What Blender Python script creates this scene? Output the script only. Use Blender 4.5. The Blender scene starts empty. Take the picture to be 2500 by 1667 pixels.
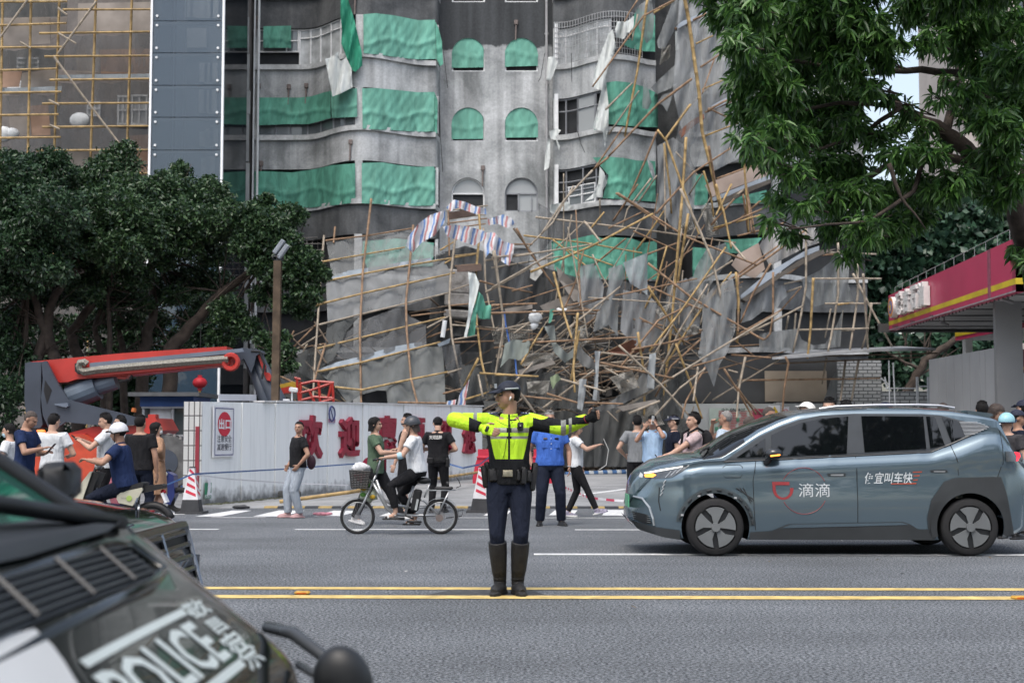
import bpy,math,random
import numpy as np
from mathutils import Vector,Matrix
from mathutils.geometry import delaunay_2d_cdt,tessellate_polygon
R=math.radians
scene=bpy.context.scene
COL=scene.collection
random.seed(7)
# ------------------------------------------------------------------ camera, sky, sun, exposure
CAMZ,FPX=1.33,3472.0
PITCH=math.atan((1063-833.5)/FPX)
cam_data=bpy.data.cameras.new('camera')
cam_data.lens=50.0
cam_data.sensor_width=36.0
cam_data.clip_start=0.05
cam_data.clip_end=2000
cam_data.dof.use_dof=True
cam_data.dof.focus_distance=14.5
cam_data.dof.aperture_fstop=4.0
cam=bpy.data.objects.new('camera',cam_data)
COL.objects.link(cam)
cam.location=(0,0,CAMZ)
cam.rotation_euler=(R(90)+PITCH,0,0)
scene.camera=cam
SUN_EL,SUN_AZ=62,200
world=bpy.data.worlds.new("World")
scene.world=world
world.use_nodes=True
wn=world.node_tree
sky=wn.nodes.new('ShaderNodeTexSky')
sky.sky_type='NISHITA'
sky.sun_disc=False
sky.sun_elevation=R(SUN_EL)
sky.sun_rotation=R(SUN_AZ)
sky.air_density=1.2
sky.dust_density=4.0
hs=wn.nodes.new('ShaderNodeHueSaturation')
hs.inputs['Saturation'].default_value=0.68
wn.links.new(sky.outputs[0],hs.inputs['Color'])
bg=wn.nodes['Background']
wn.links.new(hs.outputs[0],bg.inputs['Color'])
bg.inputs['Strength'].default_value=0.15
sun_data=bpy.data.lights.new('sun','SUN')
sun_data.energy=0.7
sun_data.angle=R(25)
sun_data.color=(1.0,0.96,0.9)
sun=bpy.data.objects.new('sun',sun_data)
COL.objects.link(sun)
az=R(SUN_AZ)
sdir=Vector((math.sin(az)*math.cos(R(SUN_EL)),math.cos(az)*math.cos(R(SUN_EL)),math.sin(R(SUN_EL))))
sun.rotation_euler=sdir.to_track_quat('Z','Y').to_euler()
scene.view_settings.view_transform='Standard'
scene.view_settings.look='None'
scene.view_settings.exposure=0.9
scene.view_settings.gamma=1
cy=scene.cycles
cy.max_bounces=8
cy.diffuse_bounces=3
cy.glossy_bounces=3
cy.transmission_bounces=4
cy.transparent_max_bounces=24
cy.use_denoising=True
cy.caustics_reflective=False
cy.caustics_refractive=False
cy.sample_clamp_indirect=5
# ------------------------------------------------------------------ photo pixel -> place
CT,ST=math.cos(PITCH),math.sin(PITCH)
def P(x,y,Y):
 """point of the place at distance Y up the street axis that the photo shows at pixel x, y"""
 u,v=(x-1250)/FPX,(833.5-y)/FPX
 t=Y/(CT-v*ST)
 return Vector((u*t,Y,CAMZ+t*(ST+v*CT)))
def G(x,y,z=0.0):
 """point on the level z"""
 u,v=(x-1250)/FPX,(833.5-y)/FPX
 t=(z-CAMZ)/(ST+v*CT)
 return Vector((u*t,t*(CT-v*ST),z))
CROPS={'a':(600,450),'b':(1200,450),'c':(1200,0),'d':(1800,450),'e':(0,0),'f':(560,0)}
def cpx(k,x,y):
 o=CROPS[k]
 return o[0]+x*.35714,o[1]+y*.35714
# ------------------------------------------------------------------ materials
MATS={}
def _nt(name):
 m=bpy.data.materials.new(name)
 m.use_nodes=True
 return m,m.node_tree,m.node_tree.nodes['Principled BSDF']
def rgba(c):
 return(c[0],c[1],c[2],1)
def M(name,col=None,rough=.7,var=.12,scale=6.0,bump=0.0,metal=0.0,spec=.4,coat=0.0,bscale=None,trans=0.0):
 """a plain procedural material: base colour broken up by noise, optional bump"""
 if name in MATS:
  return MATS[name]
 m,nt,b=_nt(name)
 L=nt.links
 tc=nt.nodes.new('ShaderNodeTexCoord')
 n=nt.nodes.new('ShaderNodeTexNoise')
 n.inputs['Scale'].default_value=scale
 n.inputs['Detail'].default_value=5
 L.new(tc.outputs['Object'],n.inputs['Vector'])
 mr=nt.nodes.new('ShaderNodeMapRange')
 mr.inputs['From Min'].default_value=.3
 mr.inputs['From Max'].default_value=.7
 mr.inputs['To Min'].default_value=1-var
 mr.inputs['To Max'].default_value=1+var
 L.new(n.outputs['Fac'],mr.inputs['Value'])
 mx=nt.nodes.new('ShaderNodeVectorMath')
 mx.operation='SCALE'
 mx.inputs[0].default_value=col
 L.new(mr.outputs[0],mx.inputs['Scale'])
 L.new(mx.outputs[0],b.inputs['Base Color'])
 b.inputs['Roughness'].default_value=rough
 b.inputs['Metallic'].default_value=metal
 b.inputs['Specular IOR Level'].default_value=spec
 b.inputs['Coat Weight'].default_value=coat
 b.inputs['Coat Roughness'].default_value=.06
 b.inputs['Transmission Weight'].default_value=trans
 if bump:
  n2=nt.nodes.new('ShaderNodeTexNoise')
  n2.inputs['Scale'].default_value=bscale or scale*4
  n2.inputs['Detail'].default_value=4
  L.new(tc.outputs['Object'],n2.inputs['Vector'])
  bp=nt.nodes.new('ShaderNodeBump')
  bp.inputs['Strength'].default_value=bump
  bp.inputs['Distance'].default_value=.02
  L.new(n2.outputs['Fac'],bp.inputs['Height'])
  L.new(bp.outputs[0],b.inputs['Normal'])
 MATS[name]=m
 return m
def cloth_mat(name,col=None,rough=.9,var=.1,folds=.5,scale=9,trans=0.25):
 """garment or tarp fabric: stretched fold bump, a little light let through"""
 if name in MATS:
  return MATS[name]
 m,nt,b=_nt(name)
 L=nt.links
 tc=nt.nodes.new('ShaderNodeTexCoord')
 mp=nt.nodes.new('ShaderNodeMapping')
 mp.inputs['Rotation'].default_value=(0,R(25),0)
 mp.inputs['Scale'].default_value=(1.6,1.6,.55)
 L.new(tc.outputs['Object'],mp.inputs['Vector'])
 n=nt.nodes.new('ShaderNodeTexNoise')
 n.inputs['Scale'].default_value=scale
 n.inputs['Detail'].default_value=3
 n.inputs['Distortion'].default_value=.8
 L.new(mp.outputs[0],n.inputs['Vector'])
 mr=nt.nodes.new('ShaderNodeMapRange')
 mr.inputs['From Min'].default_value=.3
 mr.inputs['From Max'].default_value=.7
 mr.inputs['To Min'].default_value=1-var
 mr.inputs['To Max'].default_value=1+var
 L.new(n.outputs['Fac'],mr.inputs['Value'])
 mx=nt.nodes.new('ShaderNodeVectorMath')
 mx.operation='SCALE'
 mx.inputs[0].default_value=col
 L.new(mr.outputs[0],mx.inputs['Scale'])
 L.new(mx.outputs[0],b.inputs['Base Color'])
 b.inputs['Roughness'].default_value=rough
 b.inputs['Specular IOR Level'].default_value=.2
 bp=nt.nodes.new('ShaderNodeBump')
 bp.inputs['Strength'].default_value=folds
 bp.inputs['Distance'].default_value=.05
 L.new(n.outputs['Fac'],bp.inputs['Height'])
 L.new(bp.outputs[0],b.inputs['Normal'])
 MATS[name]=m
 return m
def net_mat(name,col=None,alpha=.5,scale=3.0):
 """fine debris netting: too fine to see its threads, so part of it lets light straight through"""
 if name in MATS:
  return MATS[name]
 m,nt,b=_nt(name)
 L=nt.links
 tc=nt.nodes.new('ShaderNodeTexCoord')
 mp=nt.nodes.new('ShaderNodeMapping')
 mp.inputs['Rotation'].default_value=(0,R(35),0)
 mp.inputs['Scale'].default_value=(1.0,1.0,.3)
 L.new(tc.outputs['Object'],mp.inputs['Vector'])
 n=nt.nodes.new('ShaderNodeTexNoise')
 n.inputs['Scale'].default_value=scale
 n.inputs['Detail'].default_value=6
 n.inputs['Distortion'].default_value=1.2
 L.new(mp.outputs[0],n.inputs['Vector'])
 mr=nt.nodes.new('ShaderNodeMapRange')
 mr.inputs['From Min'].default_value=.3
 mr.inputs['From Max'].default_value=.7
 mr.inputs['To Min'].default_value=max(0,alpha-.05)
 mr.inputs['To Max'].default_value=min(1,alpha+.28)
 L.new(n.outputs['Fac'],mr.inputs['Value'])
 L.new(mr.outputs[0],b.inputs['Alpha'])
 n3=nt.nodes.new('ShaderNodeTexNoise')
 n3.inputs['Scale'].default_value=scale*.6
 n3.inputs['Detail'].default_value=5
 L.new(mp.outputs[0],n3.inputs['Vector'])
 mx=nt.nodes.new('ShaderNodeMix')
 mx.data_type='RGBA'
 mx.inputs['A'].default_value=rgba([c*.6 for c in col])
 mx.inputs['B'].default_value=rgba([min(1,c*1.35)for c in col])
 L.new(n3.outputs['Fac'],mx.inputs['Factor'])
 L.new(mx.outputs['Result'],b.inputs['Base Color'])
 b.inputs['Roughness'].default_value=1
 b.inputs['Specular IOR Level'].default_value=.05
 bp=nt.nodes.new('ShaderNodeBump')
 bp.inputs['Strength'].default_value=.6
 bp.inputs['Distance'].default_value=.08
 L.new(n.outputs['Fac'],bp.inputs['Height'])
 L.new(bp.outputs[0],b.inputs['Normal'])
 MATS[name]=m
 return m
def emit_mat(name,col=None,strength=1):
 if name in MATS:
  return MATS[name]
 m,nt,b=_nt(name)
 b.inputs['Base Color'].default_value=rgba(col)
 b.inputs['Emission Color'].default_value=rgba(col)
 b.inputs['Emission Strength'].default_value=strength
 MATS[name]=m
 return m
def glass_mat(name,col=(.02,.025,.03),rough=.03,alpha=1.0,spec=.8):
 if name in MATS:
  return MATS[name]
 m,nt,b=_nt(name)
 b.inputs['Base Color'].default_value=rgba(col)
 b.inputs['Roughness'].default_value=rough
 b.inputs['Specular IOR Level'].default_value=spec
 b.inputs['Alpha'].default_value=alpha
 MATS[name]=m
 return m
# ------------------------------------------------------------------ mesh building
def _frame(d):
 d=d.normalized()
 a=Vector((0,0,1))if abs(d.z)<.9 else Vector((0,1,0))
 u=d.cross(a).normalized()
 return u,d.cross(u).normalized()
class MB:
 """collects geometry, then links it as one mesh object"""
 def __init__(s):
  s.v,s.f,s.m=[],[],[]
 def add(s,vs,fs,mi=0):
  o=len(s.v)
  s.v.extend([tuple(p)for p in vs])
  s.f.extend([tuple(i+o for i in q)for q in fs])
  s.m.extend([mi]*len(fs))
  return s
 def box(s,c,size,mi=0,rot=None,bev=0.0):
  x,y,z=size[0]/2,size[1]/2,size[2]/2
  if bev>0:
   b=min(bev,x*.9,y*.9,z*.9)
   vs,idx=[],{}
   for sx in(-1,1):
    for sy in(-1,1):
     for sz in(-1,1):
      idx[sx,sy,sz,0]=len(vs);vs.append(Vector((sx*x,sy*(y-b),sz*(z-b))))
      idx[sx,sy,sz,1]=len(vs);vs.append(Vector((sx*(x-b),sy*y,sz*(z-b))))
      idx[sx,sy,sz,2]=len(vs);vs.append(Vector((sx*(x-b),sy*(y-b),sz*z)))
   fs=[]
   for g in(-1,1):
    fs.append([idx[g,-1,-1,0],idx[g,1,-1,0],idx[g,1,1,0],idx[g,-1,1,0]])
    fs.append([idx[-1,g,-1,1],idx[1,g,-1,1],idx[1,g,1,1],idx[-1,g,1,1]])
    fs.append([idx[-1,-1,g,2],idx[1,-1,g,2],idx[1,1,g,2],idx[-1,1,g,2]])
    for h in(-1,1):
     fs.append([idx[g,h,-1,0],idx[g,h,1,0],idx[g,h,1,1],idx[g,h,-1,1]])
     fs.append([idx[g,-1,h,0],idx[g,1,h,0],idx[g,1,h,2],idx[g,-1,h,2]])
     fs.append([idx[-1,g,h,1],idx[1,g,h,1],idx[1,g,h,2],idx[-1,g,h,2]])
     for k in(-1,1):
      fs.append([idx[g,h,k,0],idx[g,h,k,1],idx[g,h,k,2]])
  else:
   vs=[Vector((a*x,b*y,e*z))for a in(-1,1)for b in(-1,1)for e in(-1,1)]
   fs=[(0,1,3,2),(4,6,7,5),(0,4,5,1),(2,3,7,6),(0,2,6,4),(1,5,7,3)]
  if rot is not None:
   vs=[rot@p for p in vs]
  c=Vector(c)
  return s.add([p+c for p in vs],fs,mi)
 def tube(s,pts,r,n=6,mi=0,caps=True):
  """round bar along points; r may be a list"""
  pts=[Vector(p)for p in pts]
  k=len(pts)
  rs=r if isinstance(r,(list,tuple))else[r]*k
  vs,fs=[],[]
  pu=None
  for i,p in enumerate(pts):
   d=(pts[min(i+1,k-1)]-pts[max(i-1,0)])
   if d.length<1e-9:
    d=Vector((0,0,1))
   d.normalize()
   if pu is None:
    u,w=_frame(d)
   else:
    u=(pu-d*pu.dot(d))
    if u.length<1e-6:
     u,w=_frame(d)
    u.normalize()
    w=d.cross(u)
   pu=u
   for j in range(n):
    a=2*math.pi*j/n
    vs.append(p+(u*math.cos(a)+w*math.sin(a))*rs[i])
  for i in range(k-1):
   for j in range(n):
    j2=(j+1)%n
    fs.append((i*n+j,i*n+j2,(i+1)*n+j2,(i+1)*n+j))
  if caps:
   fs.append(tuple(range(n))[::-1])
   fs.append(tuple(range((k-1)*n,k*n)))
  return s.add(vs,fs,mi)
 def loft(s,rings,mi=0,caps=True,closed=True):
  n=len(rings[0])
  vs=[p for r in rings for p in r]
  fs=[]
  for i in range(len(rings)-1):
   for j in range(n if closed else n-1):
    j2=(j+1)%n
    fs.append((i*n+j,i*n+j2,(i+1)*n+j2,(i+1)*n+j))
  if caps and closed:
   fs.append(tuple(range(n))[::-1])
   fs.append(tuple(range((len(rings)-1)*n,len(rings)*n)))
  return s.add(vs,fs,mi)
 def prism(s,poly,off,mi=0):
  """polygon of 3-D points pushed along off"""
  poly=[Vector(p)for p in poly]
  off=Vector(off)
  n=len(poly)
  vs=poly+[p+off for p in poly]
  tri=tessellate_polygon([poly])
  fs=[tuple(t)for t in tri]+[tuple(i+n for i in t)[::-1]for t in tri]
  for i in range(n):
   j=(i+1)%n
   fs.append((i,j,j+n,i+n))
  return s.add(vs,fs,mi)
 def ball(s,c,r,nu=10,nv=7,mi=0,mat=None):
  c=Vector(c)
  r=r if isinstance(r,(tuple,list,Vector))else(r,r,r)
  vs,fs=[],[]
  for i in range(nv+1):
   th=math.pi*i/nv
   for j in range(nu):
    ph=2*math.pi*j/nu
    p=Vector((r[0]*math.sin(th)*math.cos(ph),r[1]*math.sin(th)*math.sin(ph),r[2]*math.cos(th)))
    vs.append(c+(mat@p if mat is not None else p))
  for i in range(nv):
   for j in range(nu):
    j2=(j+1)%nu
    fs.append((i*nu+j,(i+1)*nu+j,(i+1)*nu+j2,i*nu+j2))
  return s.add(vs,fs,mi)
 def disc(s,c,axis,r,h,n=24,mi=0):
  axis=Vector(axis).normalized()
  return s.tube([Vector(c)-axis*h/2,Vector(c)+axis*h/2],r,n,mi)
 def ring(s,c,axis,r,t,n=24,m=6,mi=0):
  """torus"""
  u,w=_frame(Vector(axis))
  ax=Vector(axis).normalized()
  c=Vector(c)
  tx,ty=t if isinstance(t,tuple)else(t,t)
  rings=[]
  for i in range(n):
   a=2*math.pi*i/n
   e=u*math.cos(a)+w*math.sin(a)
   rings.append([c+e*(r+tx*math.cos(2*math.pi*j/m))+ax*ty*math.sin(2*math.pi*j/m)for j in range(m)])
  rings.append(rings[0])
  return s.loft(rings,mi,caps=False)
 def build(s,name,mats,parent=None,smooth=False):
  me=bpy.data.meshes.new(name)
  me.from_pydata(s.v,[],s.f)
  for m in(mats if isinstance(mats,(list,tuple))else[mats]):
   me.materials.append(m)
  if any(s.m):
   me.polygons.foreach_set('material_index',s.m)
  if smooth:
   me.polygons.foreach_set('use_smooth',[True]*len(s.f))
  me.update()
  return link(name,me,parent)
def link(name,me,parent=None):
 o=bpy.data.objects.new(name,me)
 COL.objects.link(o)
 if parent is not None:
  put_under(o,parent)
 return o
def put_under(o,parent):
 o.parent=parent
 w=Matrix.Identity(4)
 q=parent
 chain=[]
 while q is not None:
  chain.append(q)
  q=q.parent
 for q in reversed(chain):
  w=w@q.matrix_parent_inverse@q.matrix_basis
 o.matrix_parent_inverse=w.inverted()
def tag(o,label=None,cat=None,group=None,kind=None):
 if label:o['label']=label
 if cat:o['category']=cat
 if group:o['group']=group
 if kind:o['kind']=kind
 return o
def thing(name,label,cat,loc=(0,0,0),group=None):
 o=bpy.data.objects.new(name,None)
 o.empty_display_size=.2
 COL.objects.link(o)
 o.location=loc
 return tag(o,label,cat,group)
def copy_tree(o,parent=None):
 c=o.copy()
 COL.objects.link(c)
 c.parent=parent
 for ch in list(o.children):
  copy_tree(ch,c)
 return c
def text_geo(body,size=1.0,bold=0.0,extrude=0.0,res=2):
 """letters as plain geometry in their own x-y plane, centred; returns (verts, faces, width, height)"""
 cu=bpy.data.curves.new('lettering','FONT')
 cu.body=body
 cu.size=size
 cu.offset=bold
 cu.extrude=extrude
 cu.resolution_u=res
 o=bpy.data.objects.new('lettering',cu)
 COL.objects.link(o)
 dg=bpy.context.evaluated_depsgraph_get()
 me=bpy.data.meshes.new_from_object(o.evaluated_get(dg))
 vs=[Vector(v.co)for v in me.vertices]
 fs=[tuple(p.vertices)for p in me.polygons]
 bpy.data.objects.remove(o)
 bpy.data.curves.remove(cu)
 bpy.data.meshes.remove(me)
 x0,x1=min(v.x for v in vs),max(v.x for v in vs)
 y0,y1=min(v.y for v in vs),max(v.y for v in vs)
 vs=[Vector((v.x-(x0+x1)/2,v.y-(y0+y1)/2,v.z))for v in vs]
 return vs,fs,x1-x0,y1-y0
def put_text(mb,body,c,right,up,w=None,h=None,bold=0.02,extrude=0.0,mi=0,warp=None):
 """letters laid on a surface: centre c, unit vectors right and up, fitted to width w / height h"""
 vs,fs,tw,th=text_geo(body,1.0,bold,0.0 if not extrude else .5)
 c,right,up=Vector(c),Vector(right).normalized(),Vector(up).normalized()
 nrm=right.cross(up)
 sx=(w/tw)if w else(h/th)
 sy=(h/th)if h else sx
 out=[]
 for v in vs:
  p=c+right*(v.x*sx)+up*(v.y*sy)+nrm*(v.z*2*extrude)
  out.append(warp(p)if warp else p)
 mb.add(out,fs,mi)
def fill(poly,step):
 """polygon in 2-D filled with a grid of points: (verts2d, faces)"""
 pts=[]
 n=len(poly)
 for i in range(n):
  a,b=Vector(poly[i]),Vector(poly[(i+1)%n])
  k=max(1,int((b-a).length/step))
  for j in range(k):
   pts.append(a.lerp(b,j/k))
 nb=len(pts)
 x0,x1=min(p[0]for p in poly),max(p[0]for p in poly)
 y0,y1=min(p[1]for p in poly),max(p[1]for p in poly)
 arr=np.array([[p[0],p[1]]for p in pts])
 gx=np.arange(x0+step*.5,x1,step)
 gy=np.arange(y0+step*.5,y1,step)
 ins=[]
 for y in gy:
  cr=[]
  for i in range(nb):
   ya,yb=arr[i][1],arr[(i+1)%nb][1]
   if(ya<=y)!=(yb<=y):
    t=(y-ya)/(yb-ya)
    cr.append(arr[i][0]+t*(arr[(i+1)%nb][0]-arr[i][0]))
  cr.sort()
  for a,b in zip(cr[::2],cr[1::2]):
   for x in gx:
    if a+step*.35<x<b-step*.35:
     ins.append(Vector((x,y)))
 res=delaunay_2d_cdt(pts+ins,[],[list(range(nb))],1,1e-6)
 return res[0],res[2]
def resample(poly,f):
 return[f(*p)for p in poly]
def lin(tab,x):
 """piecewise linear table lookup"""
 if x<=tab[0][0]:
  return tab[0][1]
 for(xa,ya),(xb,yb)in zip(tab,tab[1:]):
  if x<=xb:
   return ya+(yb-ya)*(x-xa)/(xb-xa)
 return tab[-1][1]
def nz(x,y,z=0.0,s=0):
 """cheap smooth pseudo-noise -1..1"""
 return(math.sin(x*1.7+y*2.3+z*1.1+s)+math.sin(x*-2.9+y*1.3+z*2.7+s*1.7+1.3)+math.sin(x*4.1+y*3.7-z*3.1+s*.6+4.1)*.6)/2.6
# ------------------------------------------------------------------ special surface materials
def asphalt_mat():
 m,nt,b=_nt('asphalt')
 L=nt.links
 tc=nt.nodes.new('ShaderNodeTexCoord')
 n1=nt.nodes.new('ShaderNodeTexNoise');n1.inputs['Scale'].default_value=48;n1.inputs['Detail'].default_value=3;n1.inputs['Roughness'].default_value=.75
 n2=nt.nodes.new('ShaderNodeTexNoise');n2.inputs['Scale'].default_value=.5;n2.inputs['Detail'].default_value=6
 v=nt.nodes.new('ShaderNodeTexVoronoi');v.inputs['Scale'].default_value=55
 mp=nt.nodes.new('ShaderNodeMapping');mp.inputs['Scale'].default_value=(.12,1.4,1)
 n4=nt.nodes.new('ShaderNodeTexNoise');n4.inputs['Scale'].default_value=1.0;n4.inputs['Detail'].default_value=4
 L.new(tc.outputs['Object'],mp.inputs[0]);L.new(mp.outputs[0],n4.inputs['Vector'])
 for n in(n1,n2,v):
  L.new(tc.outputs['Object'],n.inputs['Vector'])
 cr=nt.nodes.new('ShaderNodeValToRGB')
 cr.color_ramp.elements[0].position=.43;cr.color_ramp.elements[0].color=(.026,.030,.035,1)
 cr.color_ramp.elements[1].position=.59;cr.color_ramp.elements[1].color=(.235,.25,.265,1)
 L.new(n1.outputs['Fac'],cr.inputs[0])
 vr=nt.nodes.new('ShaderNodeMapRange');vr.inputs['To Min'].default_value=.75;vr.inputs['To Max'].default_value=1.25
 L.new(v.outputs['Color'],vr.inputs['Value'])
 r2=nt.nodes.new('ShaderNodeMapRange');r2.inputs['From Min'].default_value=.3;r2.inputs['From Max'].default_value=.7;r2.inputs['To Min'].default_value=.8;r2.inputs['To Max'].default_value=1.2
 L.new(n2.outputs['Fac'],r2.inputs['Value'])
 r4=nt.nodes.new('ShaderNodeMapRange');r4.inputs['From Min'].default_value=.3;r4.inputs['From Max'].default_value=.7;r4.inputs['To Min'].default_value=.88;r4.inputs['To Max'].default_value=1.1
 L.new(n4.outputs['Fac'],r4.inputs['Value'])
 a=nt.nodes.new('ShaderNodeMath');a.operation='MULTIPLY';L.new(vr.outputs[0],a.inputs[0]);L.new(r2.outputs[0],a.inputs[1])
 a2=nt.nodes.new('ShaderNodeMath');a2.operation='MULTIPLY';L.new(a.outputs[0],a2.inputs[0]);L.new(r4.outputs[0],a2.inputs[1])
 sc=nt.nodes.new('ShaderNodeVectorMath');sc.operation='SCALE'
 L.new(cr.outputs[0],sc.inputs[0]);L.new(a2.outputs[0],sc.inputs['Scale'])
 L.new(sc.outputs[0],b.inputs['Base Color'])
 b.inputs['Roughness'].default_value=.85
 b.inputs['Specular IOR Level'].default_value=.3
 bp=nt.nodes.new('ShaderNodeBump');bp.inputs['Strength'].default_value=.8;bp.inputs['Distance'].default_value=.012
 L.new(n1.outputs['Fac'],bp.inputs['Height']);L.new(bp.outputs[0],b.inputs['Normal'])
 return m
def concrete_mat(name,light,dark,scale=.5,streak=.6,rag=None,dark2=(.07,.075,.08)):
 """stained cement render; rag = height above which the ragged darker coat starts"""
 m,nt,b=_nt(name)
 L=nt.links
 tc=nt.nodes.new('ShaderNodeTexCoord')
 n1=nt.nodes.new('ShaderNodeTexNoise');n1.inputs['Scale'].default_value=scale;n1.inputs['Detail'].default_value=8;n1.inputs['Roughness'].default_value=.65;n1.inputs['Distortion'].default_value=.5
 L.new(tc.outputs['Object'],n1.inputs['Vector'])
 mp=nt.nodes.new('ShaderNodeMapping');mp.inputs['Scale'].default_value=(2.2,2.2,.12)
 L.new(tc.outputs['Object'],mp.inputs[0])
 n2=nt.nodes.new('ShaderNodeTexNoise');n2.inputs['Scale'].default_value=1.3;n2.inputs['Detail'].default_value=5
 L.new(mp.outputs[0],n2.inputs['Vector'])
 n3=nt.nodes.new('ShaderNodeTexNoise');n3.inputs['Scale'].default_value=14;n3.inputs['Detail'].default_value=5
 L.new(tc.outputs['Object'],n3.inputs['Vector'])
 mx=nt.nodes.new('ShaderNodeMix');mx.data_type='RGBA'
 mx.inputs['A'].default_value=rgba(dark);mx.inputs['B'].default_value=rgba(light)
 r1=nt.nodes.new('ShaderNodeMapRange');r1.inputs['From Min'].default_value=.36;r1.inputs['From Max'].default_value=.6
 L.new(n1.outputs['Fac'],r1.inputs['Value']);L.new(r1.outputs[0],mx.inputs['Factor'])
 r2=nt.nodes.new('ShaderNodeMapRange');r2.inputs['From Min'].default_value=.35;r2.inputs['From Max'].default_value=.7;r2.inputs['To Min'].default_value=1.1;r2.inputs['To Max'].default_value=1.1-streak*.6
 L.new(n2.outputs['Fac'],r2.inputs['Value'])
 r3=nt.nodes.new('ShaderNodeMapRange');r3.inputs['From Min'].default_value=.3;r3.inputs['From Max'].default_value=.7;r3.inputs['To Min'].default_value=.88;r3.inputs['To Max'].default_value=1.12
 L.new(n3.outputs['Fac'],r3.inputs['Value'])
 a=nt.nodes.new('ShaderNodeMath');a.operation='MULTIPLY';L.new(r2.outputs[0],a.inputs[0]);L.new(r3.outputs[0],a.inputs[1])
 sc=nt.nodes.new('ShaderNodeVectorMath');sc.operation='SCALE'
 L.new(mx.outputs['Result'],sc.inputs[0]);L.new(a.outputs[0],sc.inputs['Scale'])
 out=sc.outputs[0]
 if rag is not None:
  sp=nt.nodes.new('ShaderNodeSeparateXYZ');L.new(tc.outputs['Object'],sp.inputs[0])
  ad=nt.nodes.new('ShaderNodeMath');ad.operation='MULTIPLY_ADD';ad.inputs[1].default_value=.9
  n5=nt.nodes.new('ShaderNodeTexNoise');n5.inputs['Scale'].default_value=1.6;n5.inputs['Detail'].default_value=6
  L.new(tc.outputs['Object'],n5.inputs['Vector'])
  L.new(n5.outputs['Fac'],ad.inputs[0]);L.new(sp.outputs['Z'],ad.inputs[2])
  st=nt.nodes.new('ShaderNodeMapRange');st.inputs['From Min'].default_value=rag+.45-.04;st.inputs['From Max'].default_value=rag+.45+.04
  L.new(ad.outputs[0],st.inputs['Value'])
  d2=nt.nodes.new('ShaderNodeVectorMath');d2.operation='SCALE';d2.inputs[0].default_value=dark2
  L.new(a.outputs[0],d2.inputs['Scale'])
  m2=nt.nodes.new('ShaderNodeMix');m2.data_type='RGBA'
  L.new(st.outputs[0],m2.inputs['Factor']);L.new(out,m2.inputs['A']);L.new(d2.outputs[0],m2.inputs['B'])
  out=m2.outputs['Result']
 L.new(out,b.inputs['Base Color'])
 b.inputs['Roughness'].default_value=.93
 b.inputs['Specular IOR Level'].default_value=.2
 bp=nt.nodes.new('ShaderNodeBump');bp.inputs['Strength'].default_value=.5;bp.inputs['Distance'].default_value=.03
 L.new(n1.outputs['Fac'],bp.inputs['Height']);L.new(bp.outputs[0],b.inputs['Normal'])
 MATS[name]=m
 return m
def brick_mat(name,c1,c2,mortar,scale,bw=.5,rh=.25,ms=.02,offset=.5):
 m,nt,b=_nt(name)
 L=nt.links
 tc=nt.nodes.new('ShaderNodeTexCoord')
 mp=nt.nodes.new('ShaderNodeMapping');mp.inputs['Rotation'].default_value=(R(90),0,0)
 br=nt.nodes.new('ShaderNodeTexBrick')
 br.inputs['Color1'].default_value=rgba(c1);br.inputs['Color2'].default_value=rgba(c2);br.inputs['Mortar'].default_value=rgba(mortar)
 br.inputs['Scale'].default_value=scale;br.inputs['Brick Width'].default_value=bw;br.inputs['Row Height'].default_value=rh
 br.inputs['Mortar Size'].default_value=ms;br.offset=offset
 L.new(tc.outputs['Object'],mp.inputs[0]);L.new(mp.outputs[0],br.inputs['Vector'])
 L.new(br.outputs['Color'],b.inputs['Base Color'])
 b.inputs['Roughness'].default_value=.5
 MATS[name]=m
 return m
ASPHALT=asphalt_mat()
CONC=concrete_mat('cement_render',(.50,.515,.525),(.245,.26,.265),.5,.75,rag=17.25)
CONC_P=concrete_mat('cement_ledge',(.54,.555,.56),(.30,.31,.315),.9,.4)
CONC_D=concrete_mat('fresh_dark_render',(.135,.14,.145),(.07,.075,.08),.7,.6)
FORE=concrete_mat('forecourt_concrete',(.27,.275,.275),(.17,.175,.18),.35,.2)
WHITE_LINE=M('road_white_paint',(.62,.63,.63),.7,.25,9)
YELLOW_LINE=M('road_yellow_paint',(.58,.43,.16),.7,.3,7)
# ------------------------------------------------------------------ ground
def sheet(name,x0,x1,y0,y1,z,mat,kind='structure',rot=0):
 vs=[Vector((x0,y0,z)),Vector((x1,y0,z)),Vector((x1,y1,z)),Vector((x0,y1,z))]
 o=MB().add(vs,[(0,1,2,3)]).build(name,mat)
 o['kind']=kind
 return o
EARTH=M('packed_earth',(.12,.11,.10),.95,.3,.8)
sheet('ground',-900,900,-200,1200,-.012,EARTH)
sheet('road',-90,90,-12,26.2,0.0,ASPHALT)
sheet('forecourt',-5.4,60,26.2,75,.004,FORE)
sheet('pavement',-60,-5.4,26.2,75,.004,M('pavement_concrete',(.17,.175,.18),.9,.25,1.5,.1))
SL=math.tan(R(-1.0))
def stripe(mb,px0,px1,py,thick,z=.005,jitter=.0):
 y=G(1250,py).y
 xa,xb=(px0-1250)/FPX*y,(px1-1250)/FPX*y
 k=max(1,int(abs(xb-xa)/.5))
 vs,fs=[],[]
 for i in range(k+1):
  x=xa+(xb-xa)*i/k
  c=y+SL*x+(random.uniform(-1,1)*jitter)
  vs+=[Vector((x,c-thick/2,z)),Vector((x,c+thick/2,z))]
 for i in range(k):
  fs.append((2*i,2*i+2,2*i+3,2*i+1))
 mb.add(vs,fs)
mb=MB()
stripe(mb,-3500,6000,1437,.19,jitter=.006)
stripe(mb,-3500,6000,1458,.23,jitter=.008)
tag(mb.build('centre_lines',YELLOW_LINE),kind='structure')
mb=MB()
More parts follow.
